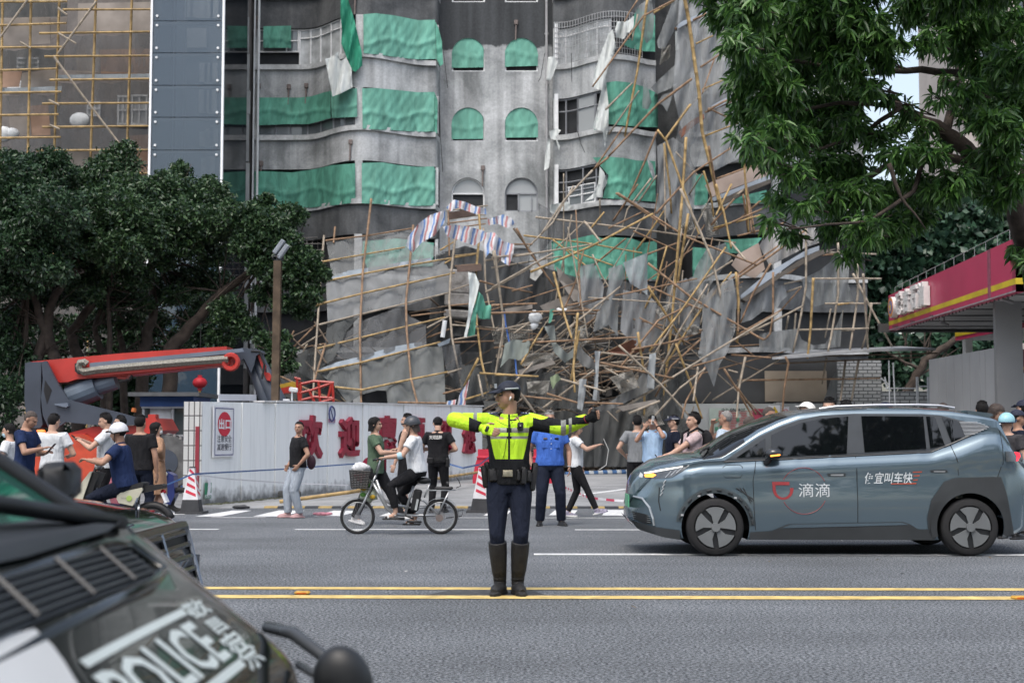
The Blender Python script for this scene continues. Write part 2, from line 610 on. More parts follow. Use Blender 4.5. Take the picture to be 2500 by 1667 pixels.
for a,b in((1303,3600),):
 stripe(mb,a,b,1353,.19)
for a,b in((-600,120),(380,536),(722,1215),(1402,1566),(2100,2700)):
 stripe(mb,a,b,1293,.15)
for a,b in((517,650),(1085,1240),(1330,1700)):
 stripe(mb,a,b,1264,.10)
for q in([(476,1260),(539,1260),(615,1245.5),(569,1245.5)],[(617,1260),(690,1260),(745,1245.5),(680,1245.5)],[(765,1259),(832,1259),(880,1246),(815,1246)],[(925,1259),(990,1259),(1020,1247),(960,1247)],[(1340,1257),(1400,1257),(1410,1245),(1355,1245)],[(1470,1258),(1535,1258),(1528,1244),(1478,1244)],[(395,1256),(450,1255),(470,1246),(430,1246)],[(1180,1258),(1235,1258),(1250,1246),(1200,1246)]):
 vs=[G(x,y,.005)for x,y in q]
 mb.add(vs,[(0,1,2,3)])
tag(mb.build('lane_lines',WHITE_LINE),kind='structure')
mb=MB()
def fstrip(p,q,w):
 a,b=G(*p,.009),G(*q,.009)
 d=(b-a).normalized()
 s=Vector((-d.y,d.x,0))*w
 mb.add([a-s,b-s,b+s,a+s],[(0,1,2,3)])
fstrip((1398,1210),(1530,1193),.09)
fstrip((1300,1200),(1480,1188),.02)
tag(mb.build('forecourt_lines',WHITE_LINE),kind='structure')
vs=[G(x,y,.0025)for x,y in((1095,1441),(1300,1441),(1330,1451),(1040,1451))]
tag(MB().add(vs,[(0,1,2,3)]).build('road_patch',M('asphalt_patch',(.055,.057,.06),.9,.3,14,.3)),kind='structure')
# ------------------------------------------------------------------ the damaged apartment building
LEDGE=[1.65+2.9*i for i in range(10)]
def smooth_path(tab,n):
 """x, y table resampled with eased turns"""
 x0,x1=tab[0][0],tab[-1][0]
 out=[]
 for i in range(n+1):
  x=x0+(x1-x0)*i/n
  w=(x1-x0)/n*1.2
  y=sum(lin(tab,x+k*w)for k in(-2,-1,0,1,2))/5
  out.append((x,y))
 out[0],out[-1]=tab[0],tab[-1]
 return out
BAY_A=smooth_path([(-10.5,57),(-8.15,57),(-7.6,56.5),(-7.0,55.6),(-6.5,55.2),(-6.0,55.0),(-5.4,55.15),(-4.6,55.75),(-3.9,56.3),(-3.3,56.42),(-3.05,56.42)],48)+[(-3.0,57.0),(-2.95,57.62)]
BAY_B=[(1.66,57.62)]+smooth_path([(1.68,57),(2.15,57),(2.6,56.6),(3.1,55.95),(3.6,55.5),(4.1,55.38),(4.7,55.6),(5.2,56.05),(5.6,56.4),(5.78,56.4)],40)+[(5.82,57.5),(5.88,59.2)]
BAY_C=[(7.1,59.2),(7.15,57.5)]+smooth_path([(7.2,56.4),(7.7,56.4),(8.3,55.9),(8.9,55.3),(9.6,55.0),(10.3,55.2),(11,55.8),(11.6,56.6),(12.2,57),(14.3,57)],40)+[(14.35,62)]
def band(mb,path,z0,z1,off=0.0,mi=0,x0=-99,x1=99):
 """wall strip standing on the plan path; off sets it back"""
 vs,fs=[],[]
 pts=[(x,y+off)for x,y in path if x0-1e-6<=x<=x1+1e-6]
 for x,y in pts:
  vs+=[Vector((x,y,z0)),Vector((x,y,z1))]
 for i in range(len(pts)-1):
  fs.append((2*i,2*i+2,2*i+3,2*i+1))
 mb.add(vs,fs,mi)
def cap(mb,path,off0,off1,z,mi=0):
 vs,fs=[],[]
 for x,y in path:
  vs+=[Vector((x,y+off0,z)),Vector((x,y+off1,z))]
 for i in range(len(path)-1):
  fs.append((2*i,2*i+2,2*i+3,2*i+1))
 mb.add(vs,fs,mi)
building=thing('apartment_building','grey cement apartment block with curved bays and half its scaffolding collapsed','building',(0,57,0))
WIN_H=1.5
ROOM=M('dark_room',(.03,.032,.035),.9,.2,2)
PANE=glass_mat('window_pane',(.16,.18,.19),.06,1,.6)
PANE2=glass_mat('grey_pane',(.35,.37,.38),.25,1,.4)
FRAME=M('white_frame',(.72,.73,.74),.5,.1,5)
FRAME_G=M('grey_frame',(.25,.26,.28),.5,.1,5)
for path,nm in((BAY_A,'bay'),(BAY_B,'bay'),(BAY_C,'bay')):
 for i,zl in enumerate(LEDGE):
  zt=zl+.22+WIN_H
  tgt=MB();g=MB();lg=MB()
  sill=zl+.2
  band(tgt,path,zt,LEDGE[i]+2.9+.06)
  cap(tgt,path,0,.4,zt)
  band(g,path,sill,zt,.28)
  band(lg,path,zl,zl+.2,-.13)
  cap(lg,path,-.13,.3,zl)
  cap(lg,path,-.13,.3,zl+.2)
  tgt.build('wall',CONC_D if(zl<9 or zl>16)else CONC,building,True)
  lg.build('ledge',CONC_P,building)
  g.build('window_strip_room',ROOM,building)
def pier(c,s):
 MB().box(c,s).build('pier',CONC_P,building)
for path,xs in((BAY_A,(-6.15,-5.85)),(BAY_B,(1.68,1.74)),(BAY_C,(10.2,10.5))):
 for i,zl in enumerate(LEDGE):
  ya=lin([p for p in path if path[0][0]<=p[0]],sum(xs)/2)
  yy=min(y for x,y in path if xs[0]-.3<=x<=xs[1]+.3)
  pier(((xs[0]+xs[1])/2,yy+.17,zl+.2+WIN_H/2+.01),(xs[1]-xs[0],.36,WIN_H+.02))
for zl in LEDGE:
 pier((-10.42,57.2,zl+.2+WIN_H/2),(.2,.38,WIN_H+.02))
 pier((-3.02,56.62,zl+.2+WIN_H/2),(.12,.3,WIN_H+.02))
ARCH_X=(-1.80,.385)
AW,AZ0,AZ1=.68,1.02,2.42
def arch(cx,zb,n=14,grow=0.0):
 pts=[(cx-AW-grow,zb+AZ0-grow),(cx+AW+grow,zb+AZ0-grow)]
 zc=zb+AZ1-AW
 for k in range(n+1):
  a=math.pi*k/n
  pts.append((cx+(AW+grow)*math.cos(a),zc+(AW+grow)*math.sin(a)))
 return pts
CY=57.6
STOREY=[9.43+2.9*i-2.9*3 for i in range(9)]
for zs in STOREY:
 outer=[(-2.96,zs),(1.67,zs),(1.67,zs+2.9),(-2.96,zs+2.9)]
 loops=[[Vector((x,z,0))for x,z in outer]]+[[Vector((x,z,0))for x,z in arch(c,zs)]for c in ARCH_X]
 allp=[p for l in loops for p in l]
 MB().add([Vector((p.x,CY,p.y))for p in allp],tessellate_polygon(loops)).build('wall',CONC,building)
 for c in ARCH_X:
  a=arch(c,zs)
  n=len(a)
  vs=[Vector((x,CY,z))for x,z in a]+[Vector((x,CY+.2,z))for x,z in a]
  MB().add(vs,[(i,(i+1)%n,n+(i+1)%n,n+i)for i in range(n)]).build('window_reveal',CONC_P,building)
w=MB()
w.add([Vector((5.86,59.2,0)),Vector((7.12,59.2,0)),Vector((7.12,59.2,26)),Vector((5.86,59.2,26))],[(0,1,2,3)])
w.box((0,66,13),(28.6,9.6,26))
w.build('rear_wall',CONC_D,building)
def arch_window(cx,zs,openm):
 f=MB()
 a,b=arch(cx,zs,grow=-.0),arch(cx,zs,grow=-.06)
 n=len(a)
 for y0 in(CY+.1,):
  vs=[Vector((x,y0,z))for x,z in a]+[Vector((x,y0,z))for x,z in b]+[Vector((x,y0+.06,z))for x,z in b]
  f.add(vs,[(i,(i+1)%n,n+(i+1)%n,n+i)for i in range(n)]+[(n+i,n+(i+1)%n,2*n+(i+1)%n,2*n+i)for i in range(n)])
 zt=zs+AZ1-AW+.03
 f.box((cx,CY+.13,zt),(2*AW-.1,.06,.06))
 if openm==2:
  f.box((cx-.12,CY+.13,(zs+AZ0+zt)/2),(.06,.06,zt-zs-AZ0))
  f.box((cx+.42,CY+.13,(zs+AZ0+zt)/2),(.05,.06,zt-zs-AZ0))
 o=f.build('window',FRAME if openm!=2 else FRAME_G,building)
 p=MB()
 top=[(x,z)for x,z in arch(cx,zs)if z>zt-.1]
 p.add([Vector((x,CY+.15,z))for x,z in top]+[Vector((cx,CY+.15,zt))],[tuple(range(len(top)+1))])
 p.build('fanlight',PANE2,o)
 q=MB()
 if openm==2:
  q.add([Vector((x,CY+.16,z))for x,z in((cx-.12,zs+AZ0),(cx+AW,zs+AZ0),(cx+AW,zt),(cx-.12,zt))],[(0,1,2,3)])
  q.build('pane',PANE2,o)
 r_=MB()
 r_.add([Vector((x,CY+.19,z))for x,z in((cx-AW,zs+AZ0),(cx+AW,zs+AZ0),(cx+AW,zt),(cx-AW,zt))],[(0,1,2,3)])
 r_.build('opening',ROOM,o)
for i,zs in enumerate(STOREY):
 if zs>1:
  for j,cx in enumerate(ARCH_X):
   arch_window(cx,zs,0 if zs>10 else(1 if j==0 else 2))
mb=MB()
mb.tube([(1.42,57.45,0),(1.42,57.45,26)],.055,8)
for k in range(12):
 mb.box((1.42,57.52,1+2.1*k),(.16,.14,.05))
mb.build('drainpipe',M('grey_pvc',(.36,.36,.37),.5,.15,4),building)
mb=MB()
mb.tube([(-10.27,56.75,0),(-10.27,56.75,26)],.05,8)
mb.tube([(-10.45,56.7,5),(-10.42,56.7,26)],.035,6)
mb.build('drainpipe',M('white_pvc',(.62,.64,.65),.5,.1,4),building)
def path_y(path,x):
 pts=[p for p in path if True]
 return lin(sorted(pts),x)
def strip_window(path,x0,x1,zl,xs,mat,pane,rails=(.62,),z0=.2,z1=None,room=False):
 z1=z1 or .2+WIN_H
 f=MB();p=MB()
 off=.10
 def pt(x,z):
  return Vector((x,path_y(path,x)+off,z))
 n=14
 for zz in(zl+z0+.03,zl+z1-.03)+tuple(zl+z0+(z1-z0)*r for r in rails):
  f.tube([pt(x0+(x1-x0)*k/n,zz)for k in range(n+1)],.032,4)
 for x in xs:
  f.tube([pt(x,zl+z0),pt(x,zl+z1)],.034,4)
 o=f.build('window',mat,building)
 if pane is not None:
  vs,fs=[],[]
  for k in range(n+1):
   x=x0+(x1-x0)*k/n
   vs+=[pt(x,zl+z0)+Vector((0,.03,0)),pt(x,zl+z1)+Vector((0,.03,0))]
  fs=[(2*k,2*k+2,2*k+3,2*k+1)for k in range(n)]
  p.add(vs,fs).build('pane',pane,o)
 return o
L3,L4,L5=LEDGE[3],LEDGE[4],LEDGE[5]
CURT=M('pale_curtain_glass',(.42,.44,.45),.3,.35,2.5,0,0,.6)
strip_window(BAY_A,-8.65,-6.5,L5,(-8.65,-8.2,-7.75,-7.25,-6.8,-6.5),FRAME,CURT,(.75,))
strip_window(BAY_A,-10.3,-8.7,L5,(-10.3,-9.2,-8.72),FRAME,PANE,(.5,),z0=.75)
strip_window(BAY_A,-10.3,-6.2,L4,(-10.3,-9.6,-9.0,-8.3,-7.7,-7.1,-6.6,-6.2),FRAME_G,PANE,(.35,))
strip_window(BAY_B,1.74,3.95,L5,(1.76,2.2,3.0,3.4,3.9),FRAME,CURT,(.8,))
strip_window(BAY_B,1.74,3.95,L4,(1.76,2.2,2.65,3.35,3.75),FRAME_G,None,(.66,))
strip_window(BAY_B,1.74,3.95,L3,(1.76,2.2,2.85,3.35,3.75),FRAME_G,None,(.4,.66))
strip_window(BAY_B,2.62,3.34,L4,(2.65,3.3),FRAME_G,PANE2,(.66,))
strip_window(BAY_B,2.25,3.3,L3,(2.3,2.8,3.3),FRAME,PANE,(.5,),z0=.2,z1=1.0)
for zl in(L3,L4,L5):
 MB().box((1.80,56.98,zl+1.05),(.16,.16,1.7),0,None,.01).build('window_post',FRAME,building)
MB().box((2.55,57.5,L4+.62),(.5,.4,.7)).box((2.95,57.4,L4+.5),(.16,.3,.8)).box((2.0,57.6,L4+.6),(.1,.1,1.1),0,Matrix.Rotation(R(20),3,'Y')).build('stored_boxes',M('cardboard',(.30,.21,.14),.9,.3,4),building)
MB().box((2.6,57.5,L3+.45),(1.0,.5,.5)).tube([(2,57.4,L3+1.3),(3.3,57.6,L3+1.0)],.03).box((2.9,57.7,L3+1.35),(.8,.3,.25)).build('stored_boxes',M('grey_goods',(.25,.25,.26),.9,.4,3),building)
cg=MB()
zl=L5
for k in range(34):
 x=1.72+(5.2-1.72)*k/33
 y=path_y(BAY_B,x)-.12
 cg.tube([(x,y,zl+.22),(x,y,zl+1.95)],.013,4,0,False)
for k in range(9):
 zz=zl+.25+1.68*k/8
 cg.tube([(1.72+(5.2-1.72)*q/20,path_y(BAY_B,1.72+(5.2-1.72)*q/20)-.12,zz)for q in range(21)],.013,4,0,False)
cg.build('window_cage',M('galvanised_bar',(.45,.46,.47),.5,.2,8,0,.3),building)
cg=MB()
for zz in(LEDGE[2]+.3,):
 for k in range(12):
  x=-9.8+.22*k
  cg.tube([(x,56.9,zz),(x,56.9,zz+1.5)],.02,4,0,False)
 for k in range(7):
  cg.tube([(-9.8,56.9,zz+.25*k),(-7.3,56.6,zz+.25*k)],.02,4,0,False)
cg.build('window_cage',M('rusty_bar',(.2,.19,.18),.6,.2,8),building)
for x,y in((622,40),(628,205),(634,395),(878,20),(745,205),(702,207),(866,366),(1260,55),(1179,410)):
 p=P(x,y,56.6 if x<1085 else 57.5)
 p.y=(path_y(BAY_A,p.x)if x<1085 else 57.6)-.06
 bk=MB().box(p,(.16,.12,.2),0,None,.02).tube([p,p+Vector((-.02,-.05,-.75))],.035,5)
 bk.build('wall_bracket',M('rusty_iron',(.17,.14,.13),.8,.3,8),building)
for pts in([(1085,80),(1083,130),(1093,215)],[(1073,250),(1075,330),(1081,420)],[(1410,320),(1418,352),(1432,380),(1460,365),(1475,350)],[(1395,130),(1396,200)],[(1330,130),(1320,190),(1314,200)],[(1838,5),(1846,60),(1860,110)]):
 MB().tube([P(x,y,56.2)for x,y in pts],.012,4,0,False).build('loose_cable',M('black_cable',(.03,.03,.03),.6),building)
gf=MB()
gf.box((0,57.9,1.9),(28.4,.3,3.8),0)
gf.build('ground_floor',M('dark_shopfront',(.045,.048,.052),.7,.5,1.2),building)
for x,w_ in((-7.5,2.4),(-3.2,1.2),(2.5,2.2),(6.0,1.6),(8.6,2.0)):
 MB().box((x,57.7,1.6),(w_,.1,2.2),0).build('shutter',M('blue_shutter',(.035,.07,.17),.5,.2,3),building)
# ------------------------------------------------------------------ neighbour building at the left with its own bamboo scaffold
BAMBOO_Y=M('bamboo_yellow',(.33,.225,.095),.6,.45,5,.2)
BAMBOO_B=M('bamboo_brown',(.22,.14,.085),.7,.4,5,.2)
BAMBOO_G=M('bamboo_grey',(.30,.255,.20),.75,.35,5,.2)
BAMBOO_D=M('bamboo_dark',(.10,.075,.055),.8,.4,5,.2)
BAM={'y':BAMBOO_Y,'b':BAMBOO_B,'g':BAMBOO_G,'d':BAMBOO_D}
def bamboo(mb,pts,r=.045,n=6):
 """pole with swollen joints every 0.45 m or so"""
 pts=[Vector(p)for p in pts]
 r*=.82
 out,rs=[],[]
 tot=sum((b-a).length for a,b in zip(pts,pts[1:]))
 s=0
 step=random.uniform(.38,.5)
 nxt=random.uniform(.1,step)
 for a,b in zip(pts,pts[1:]):
  Ln=(b-a).length
  if not out:
   out.append(a);rs.append(r)
  while nxt<s+Ln:
   for o,k in((-.025,1),(0,1.16),(.025,1)):
    q=nxt+o-s
    if 0<q<Ln:
     out.append(a.lerp(b,q/Ln));rs.append(r*k*(1-.2*(s+q)/tot))
   nxt+=step
  s+=Ln
  out.append(b);rs.append(r*(1-.2*s/tot))
 mb.tube(out,rs,n)
left_b=thing('scaffolded_building','brown apartment building at the left edge behind a standing bamboo scaffold','building',(-15,54,0))
w=MB()
w.box((-16.4,59,13),(11.6,8,26))
w.build('wall',concrete_mat('left_wall',(.20,.18,.17),(.12,.115,.11),.5,.4),left_b)
for(xa,ya,xb,yb)in((810,660,870,850),(905,655,1000,850),(1240,0,1250,10),(120,400,260,465),(600,700,680,790),(60,560,200,600)):
 a,b_=P(*cpx('e',xa,ya),54.9),P(*cpx('e',xb,yb),54.9)
 f=MB()
 xs=[a.x+(b_.x-a.x)*k/2 for k in range(3)]
 for x in xs:
  f.box((x,54.92,(a.z+b_.z)/2),(.07,.06,abs(a.z-b_.z)))
 for z in(a.z,b_.z,(a.z+b_.z)/2):
  f.box(((a.x+b_.x)/2,54.9,z),(b_.x-a.x+.07,.06,.07))
 o=f.build('window',FRAME,left_b)
 MB().box(((a.x+b_.x)/2,54.96,(a.z+b_.z)/2),(b_.x-a.x,.02,a.z-b_.z)).build('pane',CURT,o)
scf=thing('bamboo_scaffold','upright bamboo scaffold still standing against the building left of the glass lift shaft','scaffold',(-15,52,0))
for q in((215,-120,190,1060,175,3000),(410,-120,372,1010,350,3000),(660,-120,620,1050,590,3000),(905,-120,865,1110,830,3000),(20,-120,0,1060,-10,3000)):
 mb=MB()
 bamboo(mb,[P(*cpx('e',q[k],q[k+1]),51.9)for k in(0,2,4)],.06)
 mb.build('bamboo_pole',BAMBOO_Y,scf)
for xa,ya,xb,yb in((430,68,1045,66),(270,230,1040,218),(305,388,1035,382),(340,548,1030,540),(290,710,1030,705),(290,870,1025,862),(250,1030,1025,1025),(250,1190,1020,1185),(-60,177,455,160),(-60,327,440,322),(-60,485,390,470),(-60,637,420,628),(-60,790,400,783),(-60,945,415,938),(-60,1100,415,1090),(-60,15,460,12)):
 mb=MB()
 bamboo(mb,[P(*cpx('e',xa,ya),51.75),P(*cpx('e',xb,yb),51.75)],.055)
 mb.build('bamboo_pole',BAMBOO_Y,scf)
for pts in([(190,0),(0,260)],[(660,10),(395,370)],[(370,390),(570,660),(930,1130)],[(140,290),(210,330)],[(335,685),(405,720)],[(340,855),(410,885)],[(395,55),(460,105)],[(400,230),(520,300)]):
 mb=MB()
 bamboo(mb,[P(*cpx('e',x,y),51.6)for x,y in pts],.055)
 mb.build('bamboo_brace',BAMBOO_G,scf)
PLY=M('plywood_board',(.36,.235,.17),.85,.25,1.6)
PLY2=M('grey_plywood_board',(.27,.24,.215),.85,.3,1.2)
BN=[0]
def board(polypx,Y,mat,parent,thick=.02):
 BN[0]+=1
 Y+=.025*BN[0]
 pts=[P(*cpx('e',x,y),Y)for x,y in polypx]
 MB().prism(pts,(0,thick,0)).build('plywood_panel',mat,parent)
for poly,m in(([(680,340),(1035,335),(1033,505),(690,505)],PLY),([(535,25),(1042,15),(1040,210),(530,215)],PLY2),([(0,120),(340,112),(345,300),(0,315)],PLY2),([(270,140),(460,112),(450,225),(290,300)],PLY2),([(0,490),(150,490),(130,595),(0,598)],PLY),([(150,500),(395,470),(390,590),(140,600)],PLY2),([(60,760),(200,720),(215,930),(70,935)],PLY2),([(150,730),(330,715),(345,925),(215,930)],PLY),([(870,930),(1022,920),(1020,1015),(880,1020)],PLY),([(385,1040),(700,1040),(700,1170),(400,1165)],PLY2),([(700,1040),(1022,1036),(1020,1180),(705,1175)],PLY),([(520,340),(675,335),(680,500),(525,500)],PLY2),([(0,1010),(380,1000),(390,1200),(0,1200)],PLY2)):
 board(poly,53.0,m,scf)
NET_G=net_mat('grey_netting',(.13,.135,.14),.5)
NET_L=net_mat('pale_grey_netting',(.235,.25,.255),.6)
NET_D=net_mat('dark_netting',(.085,.09,.09),.75)
def cloth(name,poly,Y,mat,step=9,amp=.12,freq=.03,seed=0,parent=None,warp=None,thick=None):
 """hanging fabric: the traced outline filled with a grid, billowing in depth. poly: (px, py[, dY])"""
 p2=[(p[0],p[1])for p in poly]
 v2,fs=fill(p2,step)
 dys=[p[2]if len(p)>2 else 0.0 for p in poly]
 vs=[]
 ar=np.array(p2)
 useidw=any(dys)
 for v in v2:
  d=0.0
  if useidw:
   w=1.0/(np.sum((ar-np.array([v.x,v.y]))**2,axis=1)+4)
   d=float(np.sum(w*np.array(dys))/np.sum(w))
  y=(Y(v.x,v.y)if callable(Y)else Y)+d
  y+=amp*(nz(v.x*freq+v.y*freq*.12,v.y*freq*.16,0,seed)+.4*nz(v.x*freq*2.6-v.y*freq*.3,v.y*freq*.2,1,seed+3))
  vs.append(P(v.x,v.y,y))
 return MB().add(vs,fs).build(name,mat,parent,True)
for poly,m in(([(440,235),(560,250),(640,230),(760,250),(890,228),(1040,240),(1035,505),(445,480)],NET_G),([(400,565),(520,575),(640,552),(760,575),(880,550),(1030,565),(1026,860),(400,860)],NET_G),([(410,885),(640,878),(870,880),(1022,885),(1020,1030),(415,1030)],NET_G),([(0,335),(100,350),(210,328),(330,345),(440,330),(440,475),(0,470)],NET_D),([(0,650),(100,660),(200,640),(320,655),(420,640),(400,790),(0,800)],NET_G),([(0,950),(190,945),(410,950),(400,1100),(0,1100)],NET_G),([(0,25),(210,15),(460,25),(455,115),(0,125)],NET_D)):
 cloth('safety_netting',[cpx('e',x,y)for x,y in poly],52.6,m,22,.06,.03,1,scf)
for poly in([(395,515),(640,510),(1030,505),(1030,540),(400,545)],[(0,605),(200,598),(425,590),(420,625),(0,632)]):
 cloth('sheeting',[cpx('e',x,y)for x,y in poly],52.2,cloth_mat('grey_sheet',(.28,.31,.33)),12,.05,.05,2,scf)
for x,y,r in((548,825,.42),(20,918,.4),(80,915,.3)):
 tag(MB().ball(P(*cpx('e',x,y),52.7),(r,r*.6,r*.75),10,7).build('white_sack',M('white_sack',(.55,.57,.58),.8,.2,3,.5),None,True),{548:'plump white sack lying on a deck of the standing scaffold',20:'flat white sack at the left edge of the standing scaffold',80:'small white sack beside another at the left edge of the scaffold'}[x],'sack','sacks on the standing scaffold')
# ------------------------------------------------------------------ glass lift shaft
ev=thing('glass_lift_shaft','tall blue grey glass lift shaft with white edge strips beside the scaffold','lift shaft',(-11.4,50,0))
EY=50.0
el,er=P(374,20,EY).x,P(545,20,EY).x
SH=glass_mat('shaft_glass',(.05,.085,.125),.02,.55,1.0)
SHD=glass_mat('shaft_side_glass',(.010,.013,.017),.06,.93,.18)
ez=[P(450,y,EY).z for y in(-160,-80,-20,52,130,209,287,367,447,525,605,685,765,845)]+[0]
f=MB()
for z0,z1 in zip(ez,ez[1:]):
 o=MB().box(((el+er)/2,EY,(z0+z1)/2),(er-el-.02,.03,z0-z1-.025)).build('glass_panel',SH,ev)
for z in ez[1:-1]:
 for sx in(el+.16,er-.16):
  for dz in(.17,-.17):
   MB().disc((sx,EY-.04,z+dz),(0,1,0),.045,.05,10).build('glass_fitting',FRAME,ev)
MB().box((el-.03,EY-.02,13),(.075,.12,26)).build('edge_strip',M('white_strip',(.85,.86,.87),.4,.05),ev)
MB().box((er+.03,EY-.02,13),(.075,.12,26)).build('edge_strip',M('white_strip'),ev)
MB().box((er+.04,EY+2.2,13),(.04,4.3,26)).build('side_glass',SHD,ev)
MB().box((el-.02,EY+2.2,13),(.04,4.3,26)).build('side_glass',SHD,ev)
MB().box(((el+er)/2,EY+3.2,13),(er-el-.2,.1,26)).build('shaft_wall',M('shaft_wall',(.22,.25,.28),.8,.2,1),ev)
f=MB()
for x,ya,yb in((1290,0,120),(1330,0,120),(1380,0,125),(1430,0,125),(1465,0,125),(1390,430,560),(1425,430,570),(1460,430,565),(1385,610,770),(1420,600,770),(1455,600,780),(1390,900,1000),(1430,880,1010),(1460,880,1000),(1400,1080,1200),(1440,1070,1220)):
 a,b_=P(*cpx('e',x,ya),EY+3.0),P(*cpx('e',x,yb),EY+3.0)
 f.box(((a.x+b_.x)/2,EY+3.05,(a.z+b_.z)/2),(.3,.08,a.z-b_.z))
f.build('inner_window',M('inner_window',(.62,.66,.66),.5,.1),ev)
f=MB()
a=P(*cpx('e',1275,190),EY+2.8);b_=P(*cpx('e',1410,325),EY+2.8)
f.box(((a.x+b_.x)/2,EY+2.9,(a.z+b_.z)/2),(b_.x-a.x,.1,a.z-b_.z))
f.build('notice_board',M('inner_window'),ev)
f=MB()
for x in(el+.75,el+.85,el+.4):
 f.tube([(x,EY+1.5,0),(x,EY+1.5,26)],.02,5)
for z in ez[2:-1]:
 f.box(((el+er)/2,EY+.35,z),(er-el-.1,.1,.1))
f.build('guide_rail',M('rail_steel',(.2,.21,.22),.5,.1),ev)
f=MB()
for i,(y0,y1,xo)in enumerate(((-200,40,0),(42,130,0),(132,222,.05),(222,280,.15),(280,395,0),(398,520,.05),(525,900,0))):
 a,b_=P(604,y0,56),P(604,y1,56)
 f.box((a.x+xo*.3-.1,56,(a.z+b_.z)/2),(.34,.1,a.z-b_.z-.02),0,Matrix.Rotation(xo*.3,3,'Z'))
f.build('cladding_panel',M('pale_cladding',(.33,.34,.34),.6,.25,1.2),building)
# ------------------------------------------------------------------ compound wall, gate pillar, signs
WM,WC=.291,13.9
def wall_at(px,z,out=0.0):
 """point of the compound wall that stands at photo column px, at height z, set out from its face"""
 u=(px-1250)/FPX
 y=WC/(WM-u)
 return Vector((u*y,y,z))+WN*out
WE=Vector((WM,1,0)).normalized()
WN=Vector((WE.y,-WE.x,0))
def wall_mat():
 m,nt,b=_nt('stained_white_panel')
 L=nt.links
 tc=nt.nodes.new('ShaderNodeTexCoord')
 mp=nt.nodes.new('ShaderNodeMapping');mp.inputs['Scale'].default_value=(3.5,3.5,.22)
 L.new(tc.outputs['Object'],mp.inputs[0])
 n=nt.nodes.new('ShaderNodeTexNoise');n.inputs['Scale'].default_value=1.6;n.inputs['Detail'].default_value=8;n.inputs['Roughness'].default_value=.7
 L.new(mp.outputs[0],n.inputs['Vector'])
 cr=nt.nodes.new('ShaderNodeValToRGB')
 cr.color_ramp.elements[0].position=.28;cr.color_ramp.elements[0].color=(.64,.66,.66,1)
 cr.color_ramp.elements[1].position=.52;cr.color_ramp.elements[1].color=(.80,.82,.82,1)
 L.new(n.outputs['Fac'],cr.inputs[0])
 sp=nt.nodes.new('ShaderNodeSeparateXYZ');L.new(tc.outputs['Object'],sp.inputs[0])
 n2=nt.nodes.new('ShaderNodeTexNoise');n2.inputs['Scale'].default_value=5;n2.inputs['Detail'].default_value=6
 L.new(tc.outputs['Object'],n2.inputs['Vector'])
 ad=nt.nodes.new('ShaderNodeMath');ad.operation='MULTIPLY_ADD';ad.inputs[1].default_value=-.55
 L.new(n2.outputs['Fac'],ad.inputs[0]);L.new(sp.outputs['Z'],ad.inputs[2])
 mr=nt.nodes.new('ShaderNodeMapRange');mr.inputs['From Min'].default_value=-.25;mr.inputs['From Max'].default_value=.02;mr.inputs['To Min'].default_value=.25;mr.inputs['To Max'].default_value=1
 L.new(ad.outputs[0],mr.inputs['Value'])
 sc=nt.nodes.new('ShaderNodeVectorMath');sc.operation='SCALE'
 L.new(cr.outputs[0],sc.inputs[0]);L.new(mr.outputs[0],sc.inputs['Scale'])
 L.new(sc.outputs[0],b.inputs['Base Color'])
 b.inputs['Roughness'].default_value=.6
 return m
WALLM=wall_mat()
cw=thing('compound_wall','long white panelled site wall with big red welcome characters','wall',wall_at(700,0))
cuts=[495,590,640,672,780,800,862,885,962,985,1042,1100,1140,1178]
def wtop(px):
 return lin([(495,1.98),(672,2.02),(1100,2.2),(1200,2.22)],px)
for i,(a,b_)in enumerate(zip(cuts,cuts[1:])):
 p,q=wall_at(a+.5,0),wall_at(b_-.5,0)
 o=(0 if i%2==0 else .025)*WN
 pts=[p+o,q+o,Vector((q.x,q.y,wtop(b_)))+o,Vector((p.x,p.y,wtop(a)))+o]
 MB().prism(pts,-WN*.12).build('wall_panel',WALLM,cw)
mb=MB()
for a,b_ in((672,1178),):
 p,q=wall_at(a,wtop(a)+.02),wall_at(b_,wtop(b_)+.02)
 mb.prism([p+WN*.05,q+WN*.05,q-WN*.18,p-WN*.18],(0,0,.035))
mb.build('wall_coping',M('white_coping',(.6,.6,.6),.6,.2,3),cw)
MB().prism([wall_at(640,2.03,.06),wall_at(668,2.04,.06),wall_at(668,2.04,-.2),wall_at(640,2.03,-.2)],(0,0,.03)).build('post_cap',M('white_coping'),cw)
RED_CH=M('red_letter_paint',(.27,.022,.045),.45,.15,5)
for ch,x in zip('欢迎惠顾祝您',(753,847,940,1012,1080,1140)):
 mb=MB()
 c=wall_at(x,1.33+{753:-.03,847:-.04,940:.02,1012:0,1080:.0,1140:-.1}[x],.06)
 put_text(mb,ch,c,WE,(0,0,1),w=1.18,h=.98 if ch!='您' else .9,bold=.035,extrude=.055)
 mb.build('letter',RED_CH,cw)
pl=thing('gate_pillar','white tiled gate pillar with a dark red strip','pillar',(-6.0,27.2,0))
p0,p1=G(428,1237),wall_at(494,0)
TILE=brick_mat('white_tile',(.55,.55,.54),(.47,.47,.46),(.09,.085,.085),1.0,.105,.285,.012,0.0)
mb=MB()
py=p1.y-.02
mb.box(((p0.x+p1.x)/2,py+.25,.99),(p1.x-p0.x,.5,1.98))
mb.build('tiled_shaft',TILE,pl)
MB().box((p0.x+.27,py-.004,.78),(.075,.012,1.45)).build('red_strip',M('red_strip',(.25,.03,.045),.4,.15),pl)
